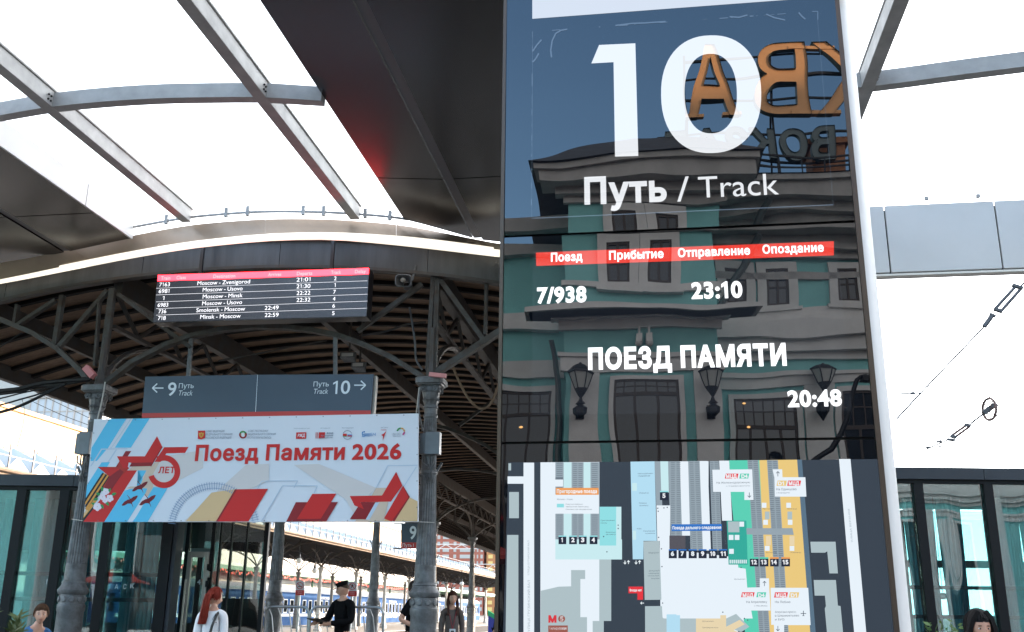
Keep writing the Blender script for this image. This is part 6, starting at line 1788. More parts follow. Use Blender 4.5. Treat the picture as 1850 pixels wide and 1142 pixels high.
# row of pale glazed snow guards with their bars along the eaves
k = 0; t = T0
gm = mat('pale glazed guard', (0.34, 0.39, 0.43), rough=0.5)
first = None
while t < 120:
    if first is None:
        m = M(ST); m.hexa([(-19.5, t+.06, zE+.09), (-19.5, t+1.14, zE+.09), (-20.6, t+1.14, zE+.25), (-20.6, t+.06, zE+.25)], [(-19.52, t+.06, zE+.12), (-19.52, t+.5, zE+.5), (-20.6, t+.5, zE+1.0), (-20.6, t+.06, zE+.4)]); first = m.build('roof_light', gm, c2)
        m = M(ST); m.box((-19.5, t, zE+.06), (-19.46, t+.04, zE+.85)); bar0 = m.build('guard_post', MAT['galv'], c2)
    else:
        for s_ in (first, bar0):
            c = s_.copy(); COL.objects.link(c); c.location = TD*(t-T0)
    t += 1.2; k += 1
m = M(ST); 
for z in (0.45, 0.85): m.box((-19.5, T0, zE+z), (-19.47, 120, zE+z+.025))
m.build('guard_rail', MAT['galv'], c2)
s_col = stz(TP(58.6).hit(492, 1108))[0]
zcap = TP(58.6).hit(492, 1014).z
def col2(s, t, label, mt, grp, lean=2.2):
    c = thing('branching_column', ST((s, t, 0)), label, 'column', grp)
    m = M(ST); m.lathe((s, t, 0), [(.28, 0), (.28, .15), (.19, .22), (.17, 1.0), (.2, 1.03), (.2, 1.1), (.15, 1.14)], 14); m.build('base', mt, c, smooth=True)
    m = M(ST); m.lathe((s, t, 0), [(.14, 1.14), (.115, zcap-.45), (.13, zcap-.43), (.12, zcap-.38)], 14); m.build('shaft', mt, c, smooth=True)
    m = M(ST); m.lathe((s, t, 0), [(.12, zcap-.38), (.16, zcap-.2), (.21, zcap-.08), (.21, zcap), (.12, zcap+.02)], 14); m.build('capital', mt, c, smooth=True)
    for (a, b) in ((1, 0), (-1, 0), (0, 1), (0, -1)):
        m = M(ST); P = []
        for i in range(8):
            u = i/7; P.append((s+a*lean*u**1.2, t+b*lean*u**1.2, zcap+(zE+.0-zcap)*(1-(1-u)**1.7)))
        m.tube(P, .045, 6); m.tube([P[2], (P[5][0], P[5][1], zE)], .025, 5); m.tube([P[4], (P[2][0], P[2][1], zE)], .025, 5); m.build('bracket', MAT['cast_dark'], c, smooth=True)
    return c
g2 = 'pale columns of the far canopy'
a = col2(s_col, 42.2, 'pale branching column seen through the pavilion glass', MAT['white_cast'], g2); ta = tree_of(a)
labs = ['pale branching column seen through the entrance bay glass', 'white branching column left of the first no-smoking sign', 'white branching column just behind the cap of the officer', 'white branching column right of the second no-smoking sign', 'white branching column hidden in part by the grey column below the banner', 'white branching column just left of the big right column', 'white branching column peeping past the right side of the big column', 'white branching column left of the woman with the lanyard', 'white branching column right of the woman with the lanyard', 'distant white branching column beside the pylon edge', 'farthest white branching column beside the pylon edge']
for k in range(11): dup(a, ST((s_col, 50.4+8.2*k, 0)), labs[k], tree=ta)
s3 = stz(TP(83).hit(597, 1108))[0]
b = col2(s3, 66.6, 'dull grey branching column of the back row, nearest', MAT['grey_cast'], 'grey back columns of the far canopy'); tb = tree_of(b)
labs = ['dull grey back-row column behind the first white one', 'dull grey back-row column behind the officer', 'dull grey back-row column between the second sign and the grey column', 'dull grey back-row column right of the track plate pole', 'dull grey back-row column hidden by the big column', 'dull grey back-row column near the lanyard woman', 'dull grey back-row column right of the lanyard woman', 'dull grey back-row column nearest the pylon edge']
for k in range(8): dup(b, ST((s3, 74.8+8.2*k, 0)), labs[k], tree=tb)
# globe lamps
PL = TP(60)
def globe(px, py, t, r, label):
    c = TP(t).hit(px, py); g = thing('globe_lamp', c, label, 'globe lamp', 'globe lamps under the far canopy')
    m = M(); m.blob(c, r, 14, 10); m.build('globe', MAT['opal'], g, smooth=True)
    m = M(); m.tube([c+ZD*r*.8, c+ZD*(r+.22)], [r*.55, r*.3], 8); m.build('cap', MAT['iron'], g); m = M(); m.tube([c+ZD*(r+.2), c+ZD*(zE-c.z)], .03, 5); m.build('stem', MAT['iron'], g)
for a_ in ((540.5, 1013, 56, .17, 'round white globe lamp right of the grey column below the banner, higher one'), (568.5, 1031, 60, .17, 'globe lamp left of the first white column, lower one'), (676.5, 1033, 66, .20, 'white globe lamp left of the grey column near the track plate'), (679, 1046, 72, .18, 'grey globe lamp just under the white one near the track plate'), (834, 1055, 92, .20, 'small globe lamp above the woman with the lanyard')): globe(*a_)

# ------------------------------------------------------------------ blue train
MAT['train_blue'] = mat('blue carriage paint', (0.014, 0.07, 0.21), rough=0.7, spec=0.1, var=0.15, vscale=1.0)
MAT['train_white'] = mat('white carriage stripe', (0.40, 0.42, 0.44), rough=0.4)
MAT['train_roof'] = mat('pale grey carriage roof', (0.33, 0.33, 0.33), rough=0.5, var=0.15)
MAT['train_win'] = mat('carriage window', (0.012, 0.015, 0.018), rough=0.9, spec=0.0)
MAT['train_frame'] = mat('window surround', (0.35, 0.38, 0.40), rough=0.4)
ST_S = -31.5
TPl = Plane(SD*ST_S, SD)
zr = TPl.hit(480, 1053).z
def zt_(x, y): return TPl.hit(x, y).z
w0, w1 = zt_(500, 1106), zt_(500, 1083); st0, st1 = zt_(478, 1114), zt_(478, 1108.5)
def carriage(t0, label, L=24.0):
    c = thing('train_carriage', ST((ST_S-1.5, t0+L/2, 0)), label, 'train', 'carriages of the blue train')
    m = M(ST); s = ST_S; zz = zr-0.62
    prof = [(s, 0.05), (s, zz), (s-.1, zr-.35), (s-.45, zr-.12), (s-1.5, zr), (s-2.55, zr-.12), (s-2.9, zr-.35), (s-3.0, zz), (s-3.0, 0.05)]
    # body below, roof above
    bp = [(s, .1), (s, zz), (s-3.0, zz), (s-3.0, .1)]
    m.slab([(a, t0, b) for a, b in bp], (0, 0, 0), 0) if False else m.hexa([(s-3, t0, .1), (s, t0, .1), (s, t0+L, .1), (s-3, t0+L, .1)], [(s-3, t0, zz), (s, t0, zz), (s, t0+L, zz), (s-3, t0+L, zz)])
    m.build('body', MAT['train_blue'], c)
    m = M(ST); rp_ = prof[1:8]; n = len(rp_)
    vs = [(a, t0+.05, b+.002) for a, b in rp_]+[(a, t0+L-.05, b+.002) for a, b in rp_]
    m.add(vs, [(i, i+1, n+i+1, n+i) for i in range(n-1)]+[tuple(range(n)), tuple(range(n, 2*n))[::-1]]); m.build('roof', MAT['train_roof'], c, smooth=True)
    m = M(ST); m.box((s, t0+.02, st0), (s+.012, t0+L-.02, st1)); m.build('stripe', MAT['train_white'], c)
    for z in (.35, .6, zz-.12, zz-.3):
        m = M(ST); m.box((s, t0+.02, z), (s+.015, t0+L-.02, z+.03)); m.build('body_rib', MAT['train_blue'], c)
    m = M(ST); m.box((s-2.8, t0+.2, -.4), (s-.2, t0+L-.2, .099)); m.build('underframe', MAT['black'], c)
    for d in (0.9, L-1.9):
        m = M(ST); m.box((s, t0+d, .12), (s+.02, t0+d+.95, zz-.15)); dd = m.build('door', MAT['train_blue'], c)
        m = M(ST); m.box((s+.02, t0+d+.2, w0), (s+.03, t0+d+.75, w1)); m.build('pane', MAT['train_win'], dd)
    n = 13
    for i in range(n):
        a = t0+2.6+(L-5.6)*i/(n-1)
        m = M(ST); m.box((s, a, w0-.06), (s+.018, a+.92, w1+.06)); f = m.build('window', MAT['train_frame'], c)
        m = M(ST); m.box((s+.018, a+.1, w0+.02), (s+.024, a+.82, w1-.02)); m.build('pane', MAT['train_win'], f)
    m = M(ST); m.box((s-2.9, t0+L, .3), (s-.2, t0+L+.62, zz)); m.build('gangway', MAT['black'], c)
    for s_, ta_, tb_, z, h in (('МОСКВА', t0+L*.55, t0+L*.55+3.4, w1+.16, .2), ('БЕЛАРУСЬ', t0+L*.5, t0+L*.5+5.0, .62, .34)):
        vs, fs, w = text2d(s_, .04); mm = M(ST); mm.add([(s+.02, ta_+p[0]/w*(tb_-ta_), z+p[1]*h) for p in vs], fs); mm.build('lettering', MAT['train_white'], c)
    return c
tg = stz(TPl.hit(640, 1100))[1]
ca = carriage(tg-24.3-24.6, 'blue carriage of the train seen through the entrance glass'); tc_ = tree_of(ca)
dup(ca, ca.location+TD*24.6, 'blue carriage with white stripe behind the officer', tree=tc_)
dup(ca, ca.location+TD*49.2, 'blue carriage marked МОСКВА and БЕЛАРУСЬ between the right columns', tree=tc_)
dup(ca, ca.location+TD*73.8, 'blue carriage behind the woman with the lanyard', tree=tc_)
dup(ca, ca.location+TD*98.4, 'farthest blue carriage beside the pylon edge', tree=tc_)
# ------------------------------------------------------------------ third canopy with red flags, beyond the train
S3 = -40.0
P3 = Plane(SD*S3, SD)
za = P3.hit(476, 1027).z
c3 = thing('back_canopy', ST((S3-3, 100, 0)), 'white-edged green canopy behind the train roofs', 'canopy')
MAT['eave3'] = mat('white eaves', (0.4, 0.42, 0.40), rough=0.6); MAT['green'] = mat('dark green trim', (0.03, 0.12, 0.07), rough=0.6)
m = M(ST); m.box((S3-7, 50, za-.05), (S3, 250, za+.22)); m.build('roof', MAT['eave3'], c3)
m = M(ST); m.box((S3-6.9, 50, za-.42), (S3+.02, 250, za-.051)); m.build('trim', MAT['green'], c3)
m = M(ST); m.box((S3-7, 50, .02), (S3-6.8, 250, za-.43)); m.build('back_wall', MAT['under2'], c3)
for k in range(12):
    m = M(ST); m.lathe((S3-2, 60+k*12, .01), [(.15, 0), (.12, za-.45)], 10); m.build('post', MAT['green'], c3)
MAT['flag'] = mat('red flags', (0.60, 0.04, 0.02), rough=0.6)
r = random.Random(5); m = M(ST)
for i in range(330):
    t = 62+i*.35+r.uniform(-.1, .1); z = za-.75+r.uniform(-.18, .18)
    m.box((S3+.3, t, z), (S3+.33, t+r.uniform(.12, .24), z+r.uniform(.12, .25)))
o = m.build('flag_garland', MAT['flag'], None, ST((S3+.3, 100, za))); tag(o, 'long string of small red flags hung above the train roof', 'bunting'); o['kind'] = 'stuff'
# ------------------------------------------------------------------ cream building and white building on the left
MAT['cream'] = mat('cream render', (0.50, 0.37, 0.24), rough=0.85, var=0.06, vscale=0.6)
MAT['offwhite'] = mat('off-white render', (0.42, 0.41, 0.39), rough=0.8, var=0.06)
MAT['pale_glass'] = mat('pale blue window glass', (0.42, 0.46, 0.50), rough=0.5)
SCR = -46.0
PCr = Plane(SD*SCR, SD)
zc1, zc0 = PCr.hit(0, 727).z, PCr.hit(0, 800).z
cb = thing('cream_building', ST((SCR-8, 90, 0)), 'long cream building with railed terrace above the left pavilion', 'building')
m = M(ST); m.box((SCR-18, 30, 0), (SCR, 178, zc1-.3)); m.build('wall', MAT['cream'], cb)
m = M(ST); m.box((SCR-18.2, 30, zc1-.299), (SCR+.25, 178, zc1)); m.build('parapet', mat('brown coping', (0.40, 0.24, 0.12), rough=0.7), cb)
zz0 = PCr.hit(0, 815).z
m = M(ST); m.box((SCR, 30, 0), (SCR+2.4, 178, zz0-1.4)); m.build('lower_wall', MAT['offwhite'], cb)
m = M(ST); m.box((SCR+.01, 30, zc0-.25), (SCR+.12, 178, zc0)); m.build('string_course', MAT['offwhite'], cb)
t = 44
post = None
while t < 176:
    if post is None:
        m = M(ST); m.box((SCR+2.2, t, zz0-1.4), (SCR+2.28, t+.1, zz0+.05)); post = m.build('rail_post', MAT['cast_dark'], cb)
    else:
        c = post.copy(); COL.objects.link(c); c.location = TD*(t-44)
    t += 3.0
for dz in (-.9, -.45, 0):
    m = M(ST); m.box((SCR+2.21, 44, zz0+dz), (SCR+2.26, 176, zz0+dz+.05)); m.build('rail', mat('ochre rail', (0.45, 0.30, 0.16), rough=0.6), cb)
for k in range(21):
    t = 50+k*6
    for z in (zz0-4.6, 1.0):
        m = M(ST); m.box((SCR+2.4, t, z), (SCR+2.46, t+1.7, z+2.2)); w = m.build('window', MAT['offwhite'], cb); m = M(ST); m.box((SCR+2.46, t+.12, z+.12), (SCR+2.48, t+1.58, z+2.08)); m.build('pane', MAT['train_win'], w)
SW = -68.0
PW = Plane(SD*SW, SD)
zw1 = PW.hit(205, 706).z; zw0 = PW.hit(50, 768).z
wb = thing('white_building', ST((SW-9, 130, 0)), 'tall pale building with a strip of windows behind the left column capital', 'building')
m = M(ST); m.box((SW-18, 100, 0), (SW, 225, zw1)); m.build('wall', MAT['offwhite'], wb)
m = M(ST); m.box((SW-18.3, 99.5, zw1), (SW+.5, 225.5, zw1+.5)); m.build('roof_edge', mat('ochre roof edge', (0.45, 0.28, 0.14), rough=0.7), wb)
for k in range(28):
    t = 104+k*4.2
    m = M(ST); m.box((SW, t, zw1-1.5), (SW+.06, t+1.5, zw1-.5)); m.build('window', MAT['train_win'], wb)
    m = M(ST); m.box((SW, t-1.2, zw1-13), (SW+.1, t-.9, zw1-2)); m.build('fin', MAT['grey_stucco'], wb)
gb = thing('glass_block', ST((SW-3, 90, 0)), 'pale glassy building with rounded top left of the column capital', 'building')
pa, pb_ = TP(95).hit(48, 775), TP(95).hit(168, 704)
a, b = stz(pa), stz(pb_)
m = M(ST); m.box((a[0], 95, 0), (b[0], 99.4, b[2]-.8)); m.build('wall', MAT['pale_glass'], gb)
m = M(ST); cx = (a[0]*.45+b[0]*.55); P = [(a[0]+(b[0]-a[0])*.0, 95.5, b[2]-1.4)]
m.box((a[0]-.3, 94.8, b[2]-.8), (b[0]+.3, 99.6, b[2]-.3)); m.build('roof_edge', MAT['offwhite'], gb)
m = M(ST); m.blob((a[0]+(b[0]-a[0])*.48, 97, b[2]-.6), (1.6, 1.6, 1.3), 16, 9); m.build('dome', MAT['pale_panel'], gb, smooth=True)
for k in range(9):
    x = a[0]+(b[0]-a[0])*k/8; m = M(ST); m.box((x-.06, 94.9, a[2]-8), (x+.06, 94.999, b[2]-.8)); m.build('mullion', MAT['offwhite'], gb)
for dz in (2.2, 5.2):
    m = M(ST); m.box((a[0], 94.93, b[2]-dz-.1), (b[0], 94.995, b[2]-dz)); m.build('transom', MAT['offwhite'], gb)
# ------------------------------------------------------------------ brick tower blocks
MAT['brick'] = mat('red brick facade', (0.42, 0.13, 0.085), rough=0.85, var=0.15, vscale=0.6)
MAT['brick_sunlit'] = mat('sun-tinted brick facade', (0.50, 0.20, 0.08), rough=0.85, var=0.15, vscale=0.6)  # orange of the low sun put into the brick colour
DT = 480.0
PTt = TP(DT)
def tower(label, x0, x1, ytop, mt, cols, depth, wmat):
    A, B_ = stz(PTt.hit(x0, 1060)), stz(PTt.hit(x1, 1060)); H = PTt.hit((x0+x1)/2, ytop).z
    tw = thing('brick_tower', ST(((A[0]+B_[0])/2, DT+depth/2, 0)), label, 'apartment tower', 'brick apartment towers')
    m = M(ST); m.box((A[0], DT, 0), (B_[0], DT+depth, H)); m.build('wall', mt, tw)
    m = M(ST); m.box((A[0]-.3, DT-.3, H), (B_[0]+.3, DT+depth+.3, H+1)); m.build('roof', MAT['grey_stucco'], tw)
    W = B_[0]-A[0]; z = 2.0; src = {}
    while z < H-2:
        for (u0, u1) in cols:
            key = (u0, u1)
            if key not in src:
                m = M(ST); m.box((A[0]+W*u0, DT-.12, z), (A[0]+W*u1, DT, z+1.7)); src[key] = (m.build('window', wmat, tw), z)
            else:
                c = src[key][0].copy(); COL.objects.link(c); c.location = (0, 0, z-src[key][1])
        z += 3.0
    # side windows facing right
    z = 2.0; s0 = None
    while z < H-2:
        for d in (3, 7.5, 12, 16.5, 21, 25.5):
            if d > depth-2: continue
            if s0 is None:
                m = M(ST); m.box((B_[0], DT+d, z), (B_[0]+.1, DT+d+1.6, z+1.7)); s0 = m.build('window', wmat, tw); zb_, db_ = z, d
            else:
                c = s0.copy(); COL.objects.link(c); c.location = TD*(d-db_)+ZD*(z-zb_)
        z += 3.0
    return tw
MAT['balcony'] = mat('white window band', (0.46, 0.42, 0.38), rough=0.5)
tower('red brick apartment tower with white window bands right of the big column', 768, 851, 905, MAT['brick'], ((.05, .12), (.24, .30), (.36, .50), (.60, .66), (.74, .97)), 32, MAT['balcony'])
tower('narrow red brick tower wing with small windows', 852, 873, 925, MAT['brick'], ((.1, .22), (.4, .52), (.72, .92)), 26, MAT['balcony'])
tower('brick tower at the pylon edge with orange sunlight put into its colour', 878, 935, 948, MAT['brick_sunlit'], ((.06, .2), (.3, .44), (.55, .7), (.8, .92)), 26, mat('golden sun-tinted window band', (0.75, 0.50, 0.16), rough=0.4))  # sunlight coloured into the walls and window bands
# lattice gantry over the tracks
ga = thing('track_gantry', ST((-10, 150, 0)), 'pale lattice gantry spanning the tracks in front of the brick tower', 'gantry')
G1 = TP(150)
A, B_ = stz(G1.hit(735, 985)), stz(G1.hit(925, 985))
for (ya, yb_) in ((984, 992), (1020, 1033)):
    z1, z0 = G1.hit(830, ya).z, G1.hit(830, yb_).z
    for z in (z0, z1):
        m = M(ST); m.box((A[0]-6, 150, z), (B_[0]+8, 150.15, z+.12)); m.build('chord', MAT['pale_panel'], ga)
    m = M(ST); x = A[0]-6; i = 0
    while x < B_[0]+7:
        m.bar((x, 150.07, z0 if i % 2 else z1), (x+1.2, 150.07, z1 if i % 2 else z0), .08, .08); x += 1.2; i += 1
    m.build('lattice', MAT['pale_panel'], ga)
for s in (A[0]-6, B_[0]+7.9):
    m = M(ST); m.box((s, 149.9, -.1), (s+.3, 150.3, G1.hit(830, 984).z+.3)); m.build('mast', MAT['pale_panel'], ga)
# ------------------------------------------------------------------ unseen block added out of frame on the right to shade the forecourt
def az_dir(a): return V((math.sin(a), math.cos(a), 0))
ad = az_dir(SUN_AZ); ap = V((ad.y, -ad.x, 0))
ob = thing('shade_block', ad*74, 'tall grey block added outside the frame on the right to shade the forecourt', 'building')
OBF = frame(ad*60, ap, ad, ZD)
HB = 25.3
m = M(OBF); m.box((-30, 0, 0), (92, 16, HB)); m.build('wall', MAT['grey_stucco'], ob)
m = M(OBF); m.box((-30.4, -.4, HB), (92.4, 16.4, HB+.6)); m.build('roof', MAT['roof'], ob)
m = M(OBF); m.box((-3.2, -.2, 3.1), (-2.0, -0.001, 4.9)); w0_ = None
for j in range(7):
    for i in range(22):
        if w0_ is None:
            m = M(OBF); m.box((-28, -.08, 1.2), (-25, -.001, 3.0)); w0_ = m.build('window', MAT['pale_glass'], ob)
        else:
            c = w0_.copy(); COL.objects.link(c); c.location = ap*(i*5.4)+ZD*(j*3.3)
# ------------------------------------------------------------------ barriers, signs, post
MAT['steel'] = mat('brushed steel tube', (0.42, 0.42, 0.42), rough=0.3, metal=0.9)
PBR = TP(16.6)
def barrier(xa, xb, label):
    A, B_ = PBR.hit(xa, 1096), PBR.hit(xb, 1096)
    a, b = stz(A), stz(B_); zt = a[2]; r = .12
    br = thing('crowd_barrier', ST(((a[0]+b[0])/2, 16.6, 0)), label, 'crowd barrier', 'steel crowd barriers')
    P = [(a[0], 16.6, 0.02)]
    for i in range(6):
        t = math.pi/2*i/5; P.append((a[0]+r-r*math.cos(t), 16.6, zt-r+r*math.sin(t)))
    for i in range(6):
        t = math.pi/2*i/5; P.append((b[0]-r+r*math.sin(t), 16.6, zt-r+r*math.cos(t)))
    P.append((b[0], 16.6, 0.02))
    m = M(ST); m.tube(P, .021, 8); m.build('frame', MAT['steel'], br, smooth=True)
    m = M(ST); m.tube([(a[0], 16.6, .2), (b[0], 16.6, .2)], .016, 6); m.build('lower_rail', MAT['steel'], br)
    x = a[0]+.16
    while x < b[0]-.1:
        m = M(ST); m.tube([(x, 16.6, .2), (x, 16.6, zt-.45), (x-.05, 16.6, zt-.15), (x-.12, 16.6, zt-.0)], .010, 6); m.build('bar', MAT['steel'], br); x += .16
    for x in (a[0]+.15, b[0]-.15):
        m = M(ST); m.box((x-.03, 16.3, 0), (x+.03, 16.9, .02)); m.build('foot', MAT['steel'], br)
barrier(481, 559, 'steel crowd barrier left of the officer')
barrier(562, 694, 'steel crowd barrier behind and right of the officer')
barrier(896, 985, 'steel crowd barrier partly behind the pylon edge')
MAT['poster'] = mat('white poster', (0.62, 0.62, 0.62), rough=0.5); MAT['poster_red'] = mat('poster red', (0.55, 0.035, 0.03), rough=0.5); MAT['ink'] = mat('poster ink', (0.05, 0.05, 0.05), rough=0.5)
for (x0, x1, y0, y1), t, s_ in (((534, 549.5, 1050, 1075.5), 21.5, 'white and red prohibition sign left of the officer'), ((628.5, 644.5, 1051, 1077.5), 21.5, 'white and red prohibition sign right of the officer')):
    P = TP(t); g = thing('prohibition_sign', P.hit((x0+x1)/2, y1), s_, 'sign', 'prohibition signs on poles')
    m = M(); m.slab([P.hit(*p) for p in ((x0, y0), (x1, y0), (x1, y1), (x0, y1))], TD*.03); m.build('panel', MAT['poster'], g)
    ys = y0+(y1-y0)*.64
    m = M(); prect(m, P, x0, ys, x1, y1, 0, .004); m.build('red_field', MAT['poster_red'], g)
    cx_, cy_ = (x0+x1)/2, (y0+ys)/2
    m = M(); pring(m, P, cx_, cy_, 5.2, 6.3, 0, .005, n=24); pline(m, P, [(cx_-4, cy_-4), (cx_+4, cy_+4)], 1.0, 0, .006); m.build('prohibition_ring', MAT['poster_red'], g)
    m = M(); pline(m, P, [(cx_-3, cy_+1.5), (cx_+3.5, cy_+1.5)], 1.6, 0, .004) if x0 < 600 else ppoly(m, P, [(cx_-1, cy_-4), (cx_+2, cy_-3), (cx_+1.5, cy_), (cx_+3, cy_+4), (cx_, cy_+1), (cx_-2.5, cy_+4)], 0, .004); m.build('pictogram', MAT['ink'], g)
    for s__, yy in (('Курить', ys+3.2), ('запрещено', ys+6.0)):
        m = M(); ptext(m, P, s__, cx_-4.5, yy, cx_+4.5, yy, 1.6, 0, eps=.006); m.build('lettering', MAT['poster'], g)
    q = P.hit((x0+x1)/2, y0); m = M(); m.tube([V((q.x, q.y+.06, 0)), V((q.x, q.y+.06, q.z))], .025, 8); m.build('pole', MAT['steel'], g)
q = TP(36).hit(889, 1120); g = thing('info_post', V((q.x, q.y, 0)), 'slim blue post with a slanted green top beside the farther grey column', 'post')
a = stz(q); zt = TP(36).hit(889, 1106).z
m = M(ST); m.box((a[0]-.14, 36, 0), (a[0]+.14, 36.25, zt-.1)); m.build('post', mat('deep blue panel', (0.03, 0.04, 0.28), rough=0.4), g)
m = M(ST); m.hexa([(a[0]-.16, 35.98, zt-.1), (a[0]+.18, 35.98, zt-.28), (a[0]+.18, 36.27, zt-.28), (a[0]-.16, 36.27, zt-.1)], [(a[0]-.16, 35.98, zt+.06), (a[0]+.18, 35.98, zt-.14), (a[0]+.18, 36.27, zt-.14), (a[0]-.16, 36.27, zt+.06)]); m.build('top', mat('green panel', (0.03, 0.35, 0.15), rough=0.4), g)

# ------------------------------------------------------------------ people
MAT['skin'] = mat('skin', (0.52, 0.28, 0.19), rough=0.5, var=0.08, vscale=20)
MAT['skin2'] = mat('tanned skin', (0.46, 0.23, 0.15), rough=0.5, var=0.08, vscale=20)
MAT['eye_w'] = mat('eye white', (0.6, 0.57, 0.55), rough=0.3)
MAT['eye_d'] = mat('iris', (0.03, 0.02, 0.015), rough=0.2)
MAT['lips'] = mat('lips', (0.36, 0.12, 0.10), rough=0.45)
def hairmat(name, col, sc=60):
    return mat(name, col, rough=0.6, spec=0.2, var=0.45, vscale=sc, stretch=(3, 3, 0.35), bump=0.004, bscale=70)
def skin_mesh(verts, edges, rad_, fr, sub=2):
    me = bpy.data.meshes.new('sk'); me.from_pydata([tuple(v) for v in verts], edges, [])
    o = bpy.data.objects.new('sk', me); COL.objects.link(o)
    o.modifiers.new('s', 'SKIN'); sb_ = o.modifiers.new('u', 'SUBSURF'); sb_.levels = sub; sb_.render_levels = sub
    sv = me.skin_vertices[0].data
    for i, r in enumerate(rad_):
        sv[i].radius = r if isinstance(r, tuple) else (r, r); sv[i].use_root = (i == 0)
    dg = bpy.context.evaluated_depsgraph_get(); dg.update()
    ev = o.evaluated_get(dg); em = ev.to_mesh()
    vs = [V(v.co) for v in em.vertices]; fs = [tuple(p.vertices) for p in em.polygons]
    ev.to_mesh_clear(); bpy.data.objects.remove(o); bpy.data.meshes.remove(me)
    m = M(fr); m.add(vs, fs); return m
def head_geo(m, c, yaw, pitch, k=1.0, female=False):
    """a head round centre c in body space; mats 0 skin 1 eye white 2 dark 3 lips"""
    cy, sy, cp, sp_ = math.cos(yaw), math.sin(yaw), math.cos(pitch), math.sin(pitch)
    def X(x, y, z):
        y, z = y*cp-z*sp_, y*sp_+z*cp
        x, y = x*cy-y*sy, x*sy+y*cy
        return (c[0]+x*k, c[1]+y*k, c[2]+z*k)
    n, mm = 20, 15
    vs, fs = [], []
    for i in range(mm+1):
        ph = math.pi*i/mm; zz = math.cos(ph); r = math.sin(ph)
        for j in range(n):
            t = 2*math.pi*j/n; sx, fy = math.cos(t), math.sin(t)
            w = 0.076; d = 0.098
            jaw = max(0, -zz-0.1)
            wx = w*(1-0.42*jaw*(1 if not female else 1.15)); dy = d*(1-0.12*jaw)
            x = wx*r*sx; y = dy*r*fy+0.012*jaw*(1 if fy > 0 else -.3)+(.012*jaw if fy > 0 else 0); z = 0.118*zz
            # brow, nose, chin, eye sockets
            if fy > .55:
                a = abs(x)
                y += 0.030*math.exp(-(a/.012)**2)*math.exp(-((z+.022)/.020)**2) + .012*math.exp(-(a/.010)**2)*math.exp(-((z)/.03)**2)
                y -= 0.011*math.exp(-((a-.032)/.016)**2)*math.exp(-((z-.006)/.013)**2)
                y += 0.007*math.exp(-(a/.02)**2)*math.exp(-((z+.058)/.014)**2) + .008*math.exp(-(a/.018)**2)*math.exp(-((z+.095)/.015)**2)
                y += 0.005*math.exp(-((z-.028)/.012)**2)
            vs.append(X(x, y, z))
    for i in range(mm):
        for j in range(n):
            j2 = (j+1) % n; fs.append((i*n+j, (i+1)*n+j, (i+1)*n+j2, i*n+j2))
    m.add(vs, fs, 0)
    def ell(x, y, z, rx, ry, rz, mi):
        q = M(); q.blob((0, 0, 0), (rx, ry, rz), 10, 7); m.add([X(x+p.x, y+p.y, z+p.z) for p in q.v], q.f, mi)
    for s in (-1, 1):
        ell(s*.031, .080, .006, .013, .008, .0065, 1); ell(s*.031, .0865, .006, .006, .004, .006, 2)
        ell(s*.076, -.005, -.005, .010, .020, .030, 0)
        ell(s*.032, .090, .026, .017, .004, .0035, 2)
        ell(s*.010, .112, -.034, .006, .006, .005, 0)
    ell(0, .093, -.060, .022, .007, .0075, 3)
    return X
